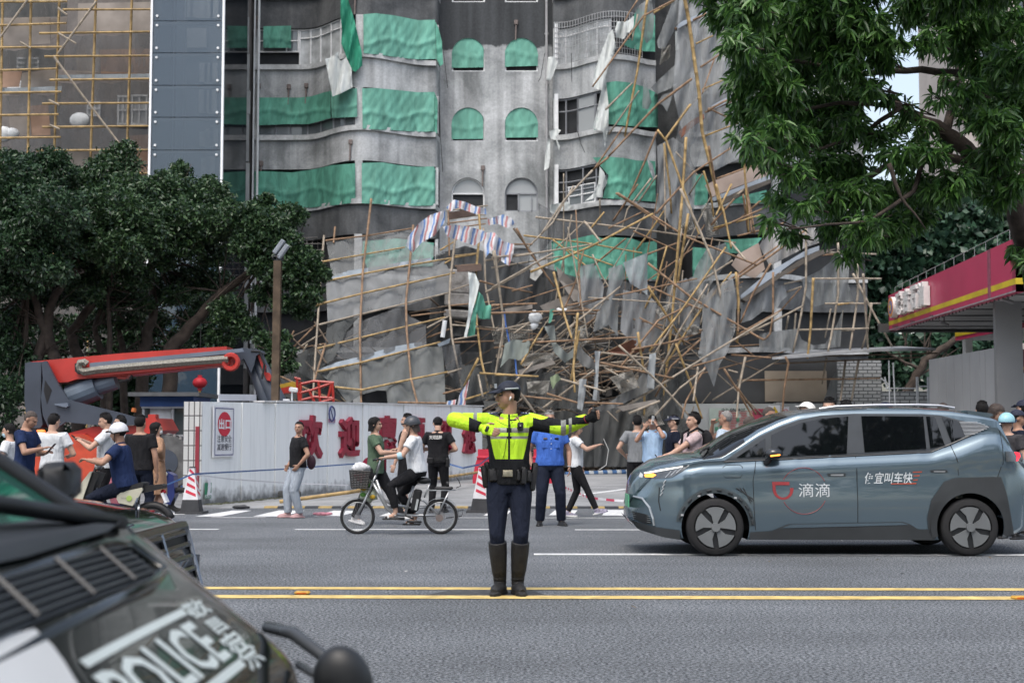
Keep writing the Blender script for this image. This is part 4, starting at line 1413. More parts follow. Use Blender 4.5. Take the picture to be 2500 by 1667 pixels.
def left_tree(name,label,rows,trunks,n,seed,mat,twigs=10):
 Yb=trunks[0][0]
 t=thing(name,label,'tree',Vector((P(*c8(*trunks[0][1][0]),Yb).x,Yb,0)),'ficus trees behind the boom lift')
 mb=MB()
 for Y,pts,r in trunks:
  pp=[P(*c8(*q),Y)for q in pts]
  g=pp[0].copy();g.z=0;g.x-=(pp[1].x-pp[0].x)*.5
  limb(mb,[g]+pp,r,r*.35)
 tr=mb.build('trunk',BARK,t,True)
 cl=pxclumps(rows,1.0)  # lowest clumps are added foliage, making the shade under the crown darker
 mb=MB()
 tops=[P(*c8(*pts[-1]),Y)for Y,pts,r in trunks]
 for c in cl:
  o=min(tops,key=lambda q:(q-Vector(c[:3])).length)
  for _ in range(2):
   e=Vector(c[:3])+Vector((random.uniform(-1,1)*c[3],random.uniform(-1,1)*c[4],random.uniform(-1,.6)*c[5]))
   mid=o.lerp(e,.5)+Vector((random.uniform(-.3,.3),random.uniform(-.3,.3),random.uniform(-.3,.1)))
   limb(mb,[o,mid,e],.05,.008,4)
 for Y,pts,r in trunks:
  for _ in range(twigs):
   a=P(*c8(*pts[random.randrange(len(pts))]),Y)
   e=a+Vector((random.uniform(-1.4,1.4),random.uniform(-.8,.8),random.uniform(-.2,1.4)))
   limb(mb,[a,a.lerp(e,.5)+Vector((0,0,random.uniform(-.2,.2))),e],.025,.004,4)
 mb.build('branches',BARK2,t,True)
 leaves('crown',cl,int(n*1.6),.13,mat,t,seed,.15,.42,.4)
left_tree('ficus_tree','leftmost dark ficus tree with a broad crown at the edge of the photo',[(10,430,75,37),(70,420,55,38),(120,410,55,38),(60,500,90,37),(-30,520,90,37),(130,520,80,36),(30,600,80,36),(110,600,70,36.5),(-30,680,70,37),(40,680,60,37),(125,660,50,36),(0,780,50,38),(20,860,55,38),(60,880,40,38),(30,950,45,37.5),(0,1010,40,37.5),(90,720,45,38.5),(150,720,40,39),(60,770,40,38.5),(120,790,34,40),(20,800,40,40),(140,385,28,38),(30,385,24,38)],[(38,[(330,1290),(270,1080),(170,850)],.22),(38,[(230,1290),(320,900),(480,740)],.2)],30000,1,FICUS)
left_tree('ficus_tree','tall ficus tree whose crown peaks left of the lift shaft',[(200,460,60,39),(250,430,55,39.5),(290,395,50,40),(310,360,22,40),(260,400,30,40),(180,540,70,38),(250,520,80,38),(320,470,60,39),(330,540,70,38),(210,610,60,38),(290,610,65,37.5),(360,590,50,38),(180,670,50,38.5),(260,670,40,38.5),(230,720,26,38),(200,720,40,40),(280,730,40,40),(330,680,45,39),(240,780,34,41),(310,780,34,41),(180,800,30,41),(350,740,30,40)],[(39.5,[(460,1270),(430,1130),(560,940),(690,760)],.2),(40,[(620,1260),(560,1100),(640,900)],.13),(39,[(660,1250),(650,1000),(640,850)],.1)],29000,2,FICUS2)
left_tree('ficus_tree','middle ficus tree in front of the foot of the glass lift shaft',[(380,480,45,40),(400,440,30,40.5),(440,415,26,41),(430,470,50,40),(480,500,55,40),(520,470,40,40.5),(510,445,22,41),(440,540,65,39),(510,550,60,39),(390,560,50,39),(560,530,50,40),(450,600,45,39),(400,640,28,39),(430,720,30,40),(520,620,40,40),(460,780,30,41),(400,700,40,41),(470,680,45,41),(530,690,40,41),(380,780,34,42),(500,750,36,42),(440,830,30,42)],[(40.5,[(860,1240),(920,1000),(900,640)],.22),(41,[(740,1250),(700,1080),(560,880)],.13)],24000,3,FICUS2,26)
left_tree('ficus_tree','leaning ficus tree with its trunk slanting right towards the lamp post',[(580,530,45,38),(620,520,35,38.5),(650,490,22,38.5),(700,530,40,38.5),(730,525,20,38.5),(650,560,60,38),(610,600,45,38),(690,600,50,38),(740,640,45,38),(780,670,26,38),(700,670,50,38),(750,720,36,38),(640,720,30,38.5),(740,760,26,38.5),(690,740,30,38),(640,650,35,38),(560,760,40,39),(600,800,34,39),(540,830,34,39.5)],[(39.5,[(1030,1220),(1150,1080),(1330,890),(1580,700)],.24)],21000,4,FICUS2,30)
left_tree('ficus_sapling','small leafy ficus sapling growing beside the rusty lamp post',[(650,830,26,36),(680,860,34,36),(700,890,24,36),(660,900,26,36),(690,820,16,36)],[(36,[(1640,1500),(1650,1300)],.05)],3500,6,FICUS2,4)
t=thing('hedge','dark hedge of shrubs behind the counterweight of the boom lift','hedge',(-11.5,41,0))
rows=[(x,random.uniform(880,1000),random.uniform(30,50),42)for x in range(-40,360,26)]+[(x,1080,50,42.5)for x in range(-40,420,40)]+[(x,800+30*(x%3),46,43.5)for x in range(10,560,50)]+[(x,720+20*(x%4),36,44)for x in range(120,600,60)]  # upper rows are added foliage that stands for shade below the ficus crowns
leaves('foliage',pxclumps(rows,.8),26000,.18,FICUS,t,9,.1,.5,.2)
mb=MB()
for k in range(14):
 x=-15.5+.55*k
 limb(mb,[(x,42,0),(x+random.uniform(-.2,.2),42,1.6)],.04,.02,5)
mb.build('stems',BARK,t)
# ---- the big mango tree leaning in from the right
MANGO=leaf_mat('mango_leaf',(.016,.055,.016),(.085,.20,.048),.3,.35)
mg=thing('mango_tree','large mango tree with long drooping leaves leaning in at the upper right','tree',(9.6,25,0))
mb=MB()
limb(mb,[(9.6,25,0),(9.45,24.8,2.6),P(2500,560,23.5),P(2450,440,23),P(2380,375,22.5),P(2310,320,22.5),P(2200,260,22.5),P(2080,200,22.5)],.26,.05,9)
limb(mb,[P(2450,440,23),P(2370,400,22.5),P(2260,370,22.5),P(2170,400,22.3),P(2080,460,22),P(1960,530,21.5)],.10,.02,7)
limb(mb,[P(2310,320,22.5),P(2340,200,24.5),P(2330,60,25),P(2290,-80,25)],.08,.04,7)
limb(mb,[P(2500,560,23.5),P(2530,300,24),P(2520,60,24),P(2510,-150,24)],.16,.1,7)
limb(mb,[P(2470,240,24.5),P(2400,190,24),P(2250,170,23.5),P(2100,180,23),P(1950,150,22.5),P(1820,130,22)],.09,.015,7)
limb(mb,[P(2200,260,21.5),P(2050,250,22),P(1900,280,22),P(1820,330,21.5)],.045,.01,5)
limb(mb,[P(2200,260,21.5),P(2100,330,22),P(1980,370,22),P(1900,440,21.5)],.045,.01,5)
limb(mb,[P(2260,370,22),P(2230,470,21.5),P(2120,540,21),P(1920,560,20)],.05,.012,5)
limb(mb,[P(2170,400,21),P(2200,480,21),P(2260,560,21)],.04,.01,5)
mb.build('trunk',BARK,mg,True)
rows=[]
for x,y,r in((1770,30,45),(1800,100,50),(1830,20,60),(1880,80,70),(1860,170,60),(1810,200,40),(1830,270,45),(1900,230,60),(1960,40,70),(1960,150,70),(1960,260,55),(1880,330,50),(1830,350,36),(1940,340,50),(2010,330,50),(2050,240,60),(2050,60,80),(2060,150,60),(1870,390,30),(1930,420,40),(2000,410,45),(2070,400,50),(2080,310,36),(2110,60,50),(2160,110,40),(1900,480,30),(1890,540,28),(1930,570,24),(1960,500,36),(2030,480,45),(2100,470,50),(2170,480,50),(2040,550,40),(2110,560,46),(2070,620,24),(2170,560,46),(2240,520,46),(2200,380,40),(2270,380,40),(2310,450,50),(2240,450,40),(2380,440,40),(2430,380,50),(2440,480,36),(2480,440,40),(2420,300,44),(2470,330,50),(2500,250,60),(2400,230,40),(2380,150,36),(2330,110,40),(2260,100,34),(2300,30,40),(2380,40,50),(2460,60,60),(2480,150,60),(2210,30,40),(2440,200,44),(2195,300,20),(2170,240,22),(2225,265,20),(2250,310,24),(2140,330,30),(2310,190,26),(2290,240,22),(2320,340,26),(2400,270,55),(2450,150,55),(2360,220,36),(2240,340,22),(2350,80,50),(2420,60,50),(2130,210,30),(2160,150,30),(2490,610,22),(2515,640,30)):
 rows.append((x,y,r,random.uniform(19.5,23)+(x-1750)/750*1.6))
for _ in range(26):
 rows.append((random.uniform(1750,2560),random.uniform(-120,-20),60,random.uniform(20,24)))
leaves('crown',pxclumps(rows,1.5),64000,.175,MANGO,mg,21,.35,.22,.1,whorl=9)
mb=MB()
for c in pxclumps(rows,1.5):
 for _ in range(3):
  e=Vector(c[:3])+Vector((random.uniform(-1,1)*c[3],random.uniform(-1,1)*c[4],random.uniform(-.8,.8)*c[5]))
  limb(mb,[Vector(c[:3])+Vector((.4,.1,-.1)),Vector(c[:3]).lerp(e,.4),e],.012,.004,4)
mb.build('twigs',BARK,mg)['kind']='stuff'
# ---- creeper covered trees behind the station, and what stands on the camera's side of the street
VINE=leaf_mat('vine_leaf',(.012,.036,.024),(.040,.095,.060),.1,.4)
def far_tree(label,rows,base,n,seed,size=.42,mat=VINE,grp='creeper covered trees behind the station'):
 t=thing('creeper_covered_tree',label,'tree',base,grp)
 cl=pxclumps(rows,.9)
 mb=MB()
 b=Vector(base)
 for c in cl[::2]:
  limb(mb,[b,b.lerp(Vector(c[:3]),.5)+Vector((random.uniform(-1,1),0,-.5)),c[:3]],.16,.03,6)
 mb.build('trunk',BARK2,t,True)
 leaves('crown',cl,n,size,mat,t,seed,.3,.8,.5,out=.9)
far_tree('creeper covered tree nearest the wreck, left of the red canopy',[(1960,700,80,64),(2010,620,90,65),(2060,700,90,64),(2080,600,90,66),(2000,780,80,63),(2090,790,80,63),(2140,680,80,64),(2150,860,60,62),(2060,860,60,62),(1960,590,50,66),(1980,520,40,66)],(15,63,0),9000,31)
far_tree('creeper covered tree directly above the red canopy end',[(2180,560,90,66),(2230,640,90,65),(2150,510,70,68),(2260,560,90,66),(2310,620,80,65),(2230,500,70,68),(2300,500,80,67),(2200,720,70,64),(2250,850,60,62),(2200,900,60,61)],(18.5,64,0),9000,32)
far_tree('creeper covered tree at the right edge above the canopy rail',[(2360,560,90,66),(2400,480,80,67),(2440,600,90,66),(2480,520,90,66),(2420,640,60,64),(2520,620,90,65),(2340,850,60,62),(2420,850,60,62)],(23,64,0),8000,33)
t=thing('leaning_tree','bare branched tree leaning out of the dark behind the tin awning','tree',(14.3,57,0))
mb=MB()
limb(mb,[(13.8,57,0),P(2230,930,57),P(2260,880,57),P(2330,830,57),P(2400,800,57)],.22,.1)
limb(mb,[P(2245,900,57),P(2200,880,57),P(2150,850,57)],.08,.03)
limb(mb,[P(2235,920,57),P(2290,890,57),P(2330,870,57)],.06,.02)
mb.build('trunk',BARK2,t,True)
mb=MB()
for k in range(12):
 a=P(random.uniform(2200,2330),random.uniform(840,900),57)
 limb(mb,[a,a+Vector((random.uniform(-.8,.8),0,random.uniform(.3,1.6)))],.04,.01,4)
mb.build('branches',BARK2,t)
random.seed(4)
cl=[(random.uniform(-14,30),random.uniform(-16,-7),random.uniform(3.2,15.0),random.uniform(1.2,2.2),random.uniform(1,1.8),random.uniform(1,1.6))for _ in range(170)]
o=leaves('roadside_trees',cl,34000,.55,FICUS,None,41,.2,.5,.2)
tag(o,'row of dark trees along the near side of the street','trees',kind='stuff')
# ------------------------------------------------------------------ tarps over the windows
TG1=cloth_mat('tarp_green',(.10,.30,.225),.6,.3,1.0,1.8)
TG2=cloth_mat('tarp_green_light',(.14,.355,.28),.6,.25,1.0,1.5)
TW=cloth_mat('torn_white_cloth',(.55,.58,.57),.8,.2,.8,2)
def bay_of(X):
 return BAY_A if X<-2.9 else(BAY_B if X<5.9 else BAY_C)
def bay_y(X,off):
 return path_y(bay_of(X),X)-off
def tarp(label,poly,crop,mat=None,off=.10,amp=.05,grp='green tarps over the windows of the damaged building',name='window_tarp',Y=None):
 p2=[cpx(crop,x,y)for x,y in poly]
 v2,fs=fill(p2,5)
 vs=[]
 s=random.random()*20
 x0,x1=min(p[0]for p in p2),max(p[0]for p in p2)
 y0,y1=min(p[1]for p in p2),max(p[1]for p in p2)
 for v in v2:
  y=Y if Y else 56.0
  for _ in range(3 if not Y else 0):
   y=bay_y(P(v.x,v.y,y).x,off)
  t=(v.y-y0)/max(1,y1-y0)
  y-=amp*(1+.9*nz(v.x*.055,v.y*.018,0,s)+.6*nz(v.x*.16+v.y*.05,v.y*.05,1,s))*(.45+.75*t)
  y-=amp*1.1*math.exp(-((t-.62-.07*math.sin(v.x*.05+s))/.05)**2)
  vs.append(P(v.x,v.y,y))
 o=MB().add(vs,fs).build(name,mat or TG1,None,True)
 return tag(o,label,'tarp',grp)
random.seed(21)
tarp('small square green tarp at the left end of the top window row',[(232,182),(422,178),(422,330),(232,328)],'f',TG1)
tarp('large green tarp wrapping the right half of the left bay on the top row',[(915,100),(1000,92),(1130,108),(1290,140),(1405,137),(1412,405),(1290,408),(1180,398),(1040,378),(918,365)],'f',TG2)
tarp('narrow green tarp folded round the corner of the left bay on the top row',[(1408,150),(1430,195),(1452,280),(1462,440),(1440,455),(1414,400)],'f',TG1,Y=56.3)
tarp('wavy green tarp with a loose lower hem left of the middle row',[(205,668),(480,668),(560,660),(640,635),(690,622),(692,808),(610,832),(540,850),(400,850),(185,858)],'f',TG1)
tarp('green tarp piece beside the pier on the middle row',[(692,622),(780,610),(872,605),(875,800),(700,808)],'f',TG2)
tarp('broad green tarp with printed lines right of the pier on the middle row',[(908,605),(1000,603),(1130,615),(1290,632),(1402,630),(1398,900),(1280,902),(1120,892),(1000,886),(910,880)],'f',TG2)
tarp('sliver of green tarp at the corner of the left bay on the middle row',[(1402,632),(1425,690),(1420,915),(1400,900)],'f',TG1,Y=56.35)
tarp('long sagging green tarp with a deep fold left of the lower row',[(170,1170),(280,1172),(430,1180),(560,1160),(700,1130),(860,1118),(862,1385),(700,1405),(560,1420),(420,1418),(175,1422)],'f',TG1)
tarp('pleated green tarp right of the pier on the lower row',[(905,1115),(1040,1110),(1150,1128),(1280,1142),(1395,1138),(1420,1180),(1418,1405),(1280,1408),(1100,1398),(905,1390)],'f',TG2)
tarp('green tarp half hidden behind the leaning net panel',[(800,390),(1030,370),(1285,400),(1280,560),(1060,565),(830,570),(795,480)],'a',TG2)
for poly,crop,lab in(([(1512,320),(1530,275),(1575,240),(1625,230),(1675,242),(1715,275),(1738,320),(1738,462),(1512,466)],'f','arched tarp of the upper left arched window'),([(1518,800),(1535,765),(1575,735),(1625,727),(1675,738),(1712,765),(1735,800),(1735,950),(1516,952)],'f','arched tarp of the left arched window on the middle row'),([(92,310),(110,270),(150,235),(205,222),(260,235),(300,270),(318,310),(318,452),(92,458)],'c','arched tarp of the upper right arched window'),([(94,795),(112,755),(150,722),(205,712),(260,724),(300,760),(320,800),(318,940),(94,942)],'c','arched tarp of the right arched window on the middle row')):
 tarp('pale green '+lab,poly,crop,TG2,.0,.03,Y=57.66)
tarp('green tarp on the right half of the right bay on the middle row',[(785,565),(850,556),(940,565),(1030,590),(1135,640),(1138,872),(1030,868),(930,862),(800,850)],'c',TG1)
tarp('green tarp sheet with a torn upper edge on the lower row of the right bay',[(690,1078),(800,1072),(900,1080),(1000,1098),(1120,1102),(1122,1380),(1000,1372),(850,1360),(760,1355),(800,1200),(740,1130)],'c',TG1)
tarp('dark green tarp behind the poles on the top row of the right bay',[(890,300),(960,260),(960,130),(1000,60),(1118,110),(1118,355),(1040,352),(950,330)],'c',TG1)
tarp('ragged green tarp behind the tangle of poles on the row above the shops',[(410,390),(520,385),(620,360),(690,345),(760,370),(820,362),(950,368),(1040,400),(1130,385),(1132,650),(1000,648),(840,655),(700,640),(600,648),(480,652),(420,560)],'b',TG1)
tarp('green tarp on the far right bay behind the leaning poles',[(1345,1200),(1440,1190),(1480,1230),(1478,1400),(1350,1405)],'c',TG1,.1)
tarp('green tarp glimpsed on the far right bay under the slanting board',[(1620,1360),(1880,1300),(1885,1390),(1640,1390)],'c',TG1,.1)
tarp('lower green tarp on the far right bay beside the torn nets',[(1300,470),(1380,430),(1500,440),(1505,600),(1400,650),(1320,640)],'b',TG1,.1)
tarp('upper green tarp on the far right bay seen behind the nets',[(1590,380),(1850,365),(1800,430),(1700,470),(1600,470)],'b',TG1,.1)
def hang(label,poly,crop,Y,mat,name='torn_cloth',cat='cloth',grp='torn cloths and tarps hanging on the facade',amp=.14,step=5,freq=.09):
 o=cloth(name,[cpx(crop,p[0],p[1])for p in poly],Y,mat,step,amp,freq,random.random()*30)
 return tag(o,label,cat,grp)
hang('long green tarp twisted and hanging from above over the left bay window',[(762,-40),(800,-40),(825,40),(850,120),(880,250),(905,360),(910,450),(860,495),(830,470),(800,390),(765,300),(770,200),(758,90)],'f',54.8,cloth_mat('tarp_green_dark',(.035,.25,.16),.6,.3,1.0,2),amp=.2)
hang('white torn sheet with a green hem hanging below the twisted tarp',[(655,405),(690,395),(740,360),(760,420),(800,395),(835,470),(842,600),(760,640),(705,662),(690,590)],'f',54.7,TW)
hang('long torn white and green strip hanging down the right bay',[(800,230),(830,200),(852,330),(810,420),(780,530),(800,720),(800,860),(775,1010),(760,900),(690,880),(720,760),(750,620),(690,600),(700,500),(760,330)],'c',55.0,TW,amp=.2)
hang('green backing cloth behind the long white strip',[(760,620),(790,660),(800,740),(770,880),(700,890),(740,760)],'c',55.1,TG2)
hang('white rag hanging at the drainpipe by the top right bay',[(385,392),(430,385),(452,430),(420,520),(400,555),(374,550)],'c',56.6,TW)
hang('crumpled white rag at the left corner of the middle row of the right bay',[(395,900),(440,880),(475,890),(440,940),(468,1000),(462,1030),(440,960),(405,950)],'c',56.5,TW)
hang('white rag trailing down the pipe left of the lower row',[(382,940),(400,960),(402,1080),(390,1150),(360,1165),(366,1070)],'c',56.6,TW)
hang('bunched white cloth on the ledge under the right bay',[(400,1400),(520,1380),(548,1410),(520,1440),(480,1430),(440,1470),(400,1450)],'c',56.0,TW,amp=.25)
hang('bunched white and green cloth over the cage of the top right bay',[(860,150),(930,145),(975,110),(970,190),(900,270),(850,255),(845,200)],'c',54.9,TW,amp=.25)
hang('white fringe below the torn tarp on the lower row of the right bay',[(740,1140),(770,1180),(790,1250),(760,1300),(760,1350),(720,1350),(640,1375),(700,1320),(730,1250)],'c',55.1,TW)
hang('small white rag blown against the poles under the top right slab',[(1255,215),(1275,215),(1283,340),(1258,345)],'c',54.0,TW,amp=.05)
hang('white cloth strip drooping beside the lower right bay tarp',[(1065,1090),(1100,1120),(1125,1220),(1105,1225),(1080,1160)],'c',54.6,cloth_mat('grey_rag',(.30,.32,.33),.9,.25,.8,3))
# ------------------------------------------------------------------ the collapsed scaffold: leaning net panel at the left
ln=thing('bamboo_scaffold','leaning bamboo scaffold frame, half collapsed, behind the white site wall','scaffold',(-4,50,0))
def dpt(crop,x,y,Y):
 return P(*cpx(crop,x,y),Y)
def leanY(x,y):
 """the panel leans towards the street at its foot"""
 return lin([(150,53.5),(900,51.0),(1500,49.0)],y)
for pts,c,r in(([(535,350),(520,530),(490,960),(470,1260),(455,1560)],'g',.05),([(858,100),(800,600),(780,1000),(790,1600)],'b',.055),([(1145,280),(1120,560),(1095,800),(1100,1000),(1130,1330),(1175,1500)],'b',.055),([(1432,365),(1400,640),(1390,800),(1410,1050),(1480,1400),(1490,1600)],'g',.055),([(1590,160),(1602,300),(1570,640),(1575,900),(1610,1200),(1670,1450)],'y',.055),([(1385,190),(1392,490)],'b',.05),([(610,290),(600,400)],'b',.045),([(1710,450),(1690,460),(1720,640),(1760,900),(1750,1150),(1700,1310)],'g',.05),([(1625,300),(1640,700),(1700,1000)],'g',.045),([(545,385),(840,350),(1145,300)],'b',.045),([(520,530),(1090,430)],'y',.045),([(545,660),(1100,555),(1585,475)],'y',.05),([(470,828),(800,745),(1430,605)],'y',.055),([(500,960),(780,890),(1030,830),(1390,740)],'g',.05),([(490,1122),(1100,970),(1365,908)],'y',.05),([(490,1280),(770,1222),(1330,1078)],'y',.055),([(610,1385),(790,1405),(1140,1330),(1465,1265)],'y',.055),([(525,535),(570,610)],'d',.05),([(470,940),(560,1080)],'d',.045),([(465,1100),(550,1220)],'d',.045),([(545,1090),(470,1340)],'b',.05),([(455,1250),(480,1300)],'d',.05),([(1370,182),(1655,145)],'g',.045),([(1380,240),(1640,205)],'g',.04),([(1375,268),(1650,233)],'b',.04),([(1430,378),(1610,362)],'y',.045),([(1430,490),(1590,470)],'y',.045),([(1420,300),(1640,270)],'b',.04),([(1430,560),(1600,545)],'b',.045),([(1330,450),(1420,395)],'y',.045),([(1360,540),(1430,500)],'y',.045),([(1410,1065),(1590,1030)],'g',.05),([(1420,1080),(1700,1070)],'b',.045),([(1390,830),(1700,800)],'b',.045),([(1390,730),(1600,660)],'g',.04)):
 mb=MB()
 bamboo(mb,[dpt('a',x,y,leanY(x,y)-(.12 if r==.055 else 0))for x,y in pts],r)
 mb.build('bamboo_pole',BAM[c],ln)
mb=MB()
mb.prism([dpt('a',1385,190,51.6),dpt('a',1570,165,51.6),dpt('a',1572,212,51.6),dpt('a',1388,238,51.6)],(0,.06,0))
mb.build('plank',M('dark_plank',(.075,.05,.04),.8,.3,4),ln)
MB().prism([dpt('a',1440,555,51.9),dpt('a',1610,545,51.9),dpt('a',1612,590,51.5),dpt('a',1445,600,51.5)],(0,.05,0)).build('plank',M('dark_plank'),ln)
def net(label,poly,crop,Y,mat,amp=.15,freq=.03,step=9,grp='torn grey nets of the collapsed scaffold',name='debris_net'):
 o=cloth(name,[cpx(crop,p[0],p[1])+tuple(p[2:])for p in poly],Y,mat,step,amp,freq,random.random()*30)
 return tag(o,label,'net',grp)
LY=lambda px,py:leanY((px-600)*2.8,(py-450)*2.8)+.15
SHEET_B=cloth_mat('blue_grey_sheet',(.24,.28,.32),.7,.2,.8,1.5)
net('broad pale net stretched across the middle of the leaning frame',[(548,668),(800,610),(1100,545),(1350,505),(1400,600),(1385,740),(1250,780),(1110,825),(960,850),(780,895),(560,950)],'a',LY,net_mat('pale_debris_net',(.235,.245,.25),.6,1.6),.12)
net('thin upper net at the top of the leaning frame',[(550,395),(840,355),(1140,310),(1250,400),(1370,470),(1270,500),(1100,560),(800,600),(590,630)],'a',LY,net_mat('thin_debris_net',(.26,.27,.27),.38,1.6),.1)
net('dark net drooping in a triangle from the middle pole of the leaning frame',[(1070,835),(1120,900),(1230,955),(1235,1100),(1120,1110),(900,1160),(770,1195),(600,1190),(690,1010),(800,930),(960,870)],'a',LY,NET_G,.2)
net('dark net at the left edge of the leaning frame',[(560,950),(780,900),(690,1000),(600,1200),(480,1270),(540,1080)],'a',LY,NET_D,.2)
net('wide dark net over the foot of the leaning frame',[(510,1295),(770,1225),(1050,1160),(1220,1110),(1345,1110),(1360,1300),(1365,1490),(970,1500),(960,1410),(900,1408),(780,1440),(700,1500),(620,1390)],'a',LY,net_mat('foot_net',(.15,.16,.16),.7,1.8),.25)
net('dark slanting net between the lamp post and the leaning frame',[(280,1200),(480,1100),(560,1230),(520,1300),(620,1400),(440,1330),(330,1260)],'a',50.5,NET_D,.25)
net('net sheet hanging beside the lamp post above the red basket',[(240,1300),(330,1270),(480,1330),(640,1400),(660,1500),(450,1500),(250,1450)],'a',51,NET_D,.25)
tag(cloth('sheeting',[cpx('a',x,y)for x,y in[(480,1272),(620,1215),(770,1180),(1000,1110),(1200,1075),(1205,1110),(1000,1160),(770,1215),(500,1285)]],LY,SHEET_B,8,.05,.05,3),'long blue grey sheet lying along a pole of the leaning frame','sheet','blue grey sheets on the wreck')
tag(cloth('sheeting',[cpx('a',x,y)for x,y in[(550,650),(700,590),(810,575),(1100,525),(1270,500),(1270,520),(1000,570),(800,605),(560,665)]],LY,SHEET_B,8,.05,.05,4),'pale sheet edge folded over the upper yellow pole of the leaning frame','sheet','blue grey sheets on the wreck')
tag(cloth('sheeting',[cpx('a',x,y)for x,y in[(1310,1090),(1400,1050),(1390,1085),(1320,1110)]],49.3,SHEET_B,6,.05,.05,4),'short curl of blue grey sheet at the right end of the leaning frame','sheet','blue grey sheets on the wreck')
def striped():
 m,nt,b=_nt('striped_tarp')
 L=nt.links
 tc=nt.nodes.new('ShaderNodeTexCoord')
 mp=nt.nodes.new('ShaderNodeMapping');mp.inputs['Rotation'].default_value=(0,R(-28),0);mp.inputs['Scale'].default_value=(3.2,1,1)
 L.new(tc.outputs['Object'],mp.inputs[0])
 sp=nt.nodes.new('ShaderNodeSeparateXYZ');L.new(mp.outputs[0],sp.inputs[0])
 nn=nt.nodes.new('ShaderNodeTexNoise');nn.inputs['Scale'].default_value=1.3;L.new(tc.outputs['Object'],nn.inputs['Vector'])
 ad=nt.nodes.new('ShaderNodeMath');ad.operation='MULTIPLY_ADD';ad.inputs[1].default_value=.9
 L.new(nn.outputs['Fac'],ad.inputs[0]);L.new(sp.outputs['X'],ad.inputs[2])
 fr=nt.nodes.new('ShaderNodeMath');fr.operation='FRACT';L.new(ad.outputs[0],fr.inputs[0])
 cr=nt.nodes.new('ShaderNodeValToRGB');cr.color_ramp.interpolation='CONSTANT'
 els=[(0,(.62,.63,.66)),(.2,(.14,.25,.50)),(.44,(.62,.63,.66)),(.6,(.50,.22,.22)),(.8,(.62,.63,.66))]
 cr.color_ramp.elements[0].position=0;cr.color_ramp.elements[0].color=rgba(els[0][1])
 cr.color_ramp.elements[1].position=.2;cr.color_ramp.elements[1].color=rgba(els[1][1])
 for p,c in els[2:]:
  e=cr.color_ramp.elements.new(p);e.color=rgba(c)
 L.new(fr.outputs[0],cr.inputs[0])
 L.new(cr.outputs[0],b.inputs['Base Color'])
 b.inputs['Roughness'].default_value=.55
 b.inputs['Alpha'].default_value=.93
 return m
STRIPE_M=striped()
sgrp='striped tarpaulins on the wreck'
for lab,poly,Y,a in(('striped tarpaulin with red and blue bands blown out to the left of the bamboo tower',[(1365,175),(1360,260),(1290,350),(1200,400),(1140,470),(1095,420),(1110,360),(1180,270),(1260,210)],50.6,.3),('striped tarpaulin bunched over the top of the bamboo tower',[(1370,160),(1420,105),(1500,120),(1570,150),(1640,165),(1645,205),(1560,200),(1450,160),(1400,185)],50.7,.3),('striped tarpaulin slung inside the bamboo tower',[(1345,290),(1420,275),(1530,290),(1630,320),(1640,370),(1560,420),(1450,380),(1380,360)],51.8,.25),('striped tarpaulin flap fluttering right of the bamboo tower',[(1650,240),(1760,205),(1815,230),(1845,270),(1790,300),(1720,270),(1660,280)],50.9,.25),('crumpled striped tarpaulin caught in the poles right of the tower',[(1640,330),(1700,330),(1760,390),(1835,410),(1830,470),(1800,560),(1740,520),(1690,440),(1640,500),(1620,420)],50.6,.4),('narrow striped tarpaulin hanging low by the pole left of the officer',[(1530,1330),(1505,1460),(1500,1520),(1440,1530),(1460,1440)],47.5,.15),('small striped rag on top of the wall end',[(1380,1480),(1440,1470),(1430,1510),(1370,1510)],47.5,.1)):
 tag(cloth('striped_tarp',[cpx('a',x,y)for x,y in poly],Y,STRIPE_M,5,a,.07,random.random()*20),lab,'tarpaulin',sgrp)
WSTR=cloth_mat('white_green_strip',(.60,.64,.63),.8,.15,.6,3)
tag(cloth('torn_cloth',[cpx('a',x,y)for x,y in[(1520,600),(1570,610),(1597,680),(1580,760),(1545,880),(1510,1045),(1492,1040),(1520,900),(1530,720)]],49.6,WSTR,5,.15,.09,2),'long white strip of cloth hanging in the middle of the wreck','cloth','torn cloths in the wreck')
tag(cloth('torn_cloth',[cpx('a',x,y)for x,y in[(1590,730),(1620,760),(1640,830),(1680,820),(1675,920),(1600,920),(1580,880),(1565,1030),(1515,1042),(1550,880)]],49.8,TG1,5,.2,.09,2),'dark green cloth beside the long white strip in the wreck','cloth','torn cloths in the wreck')
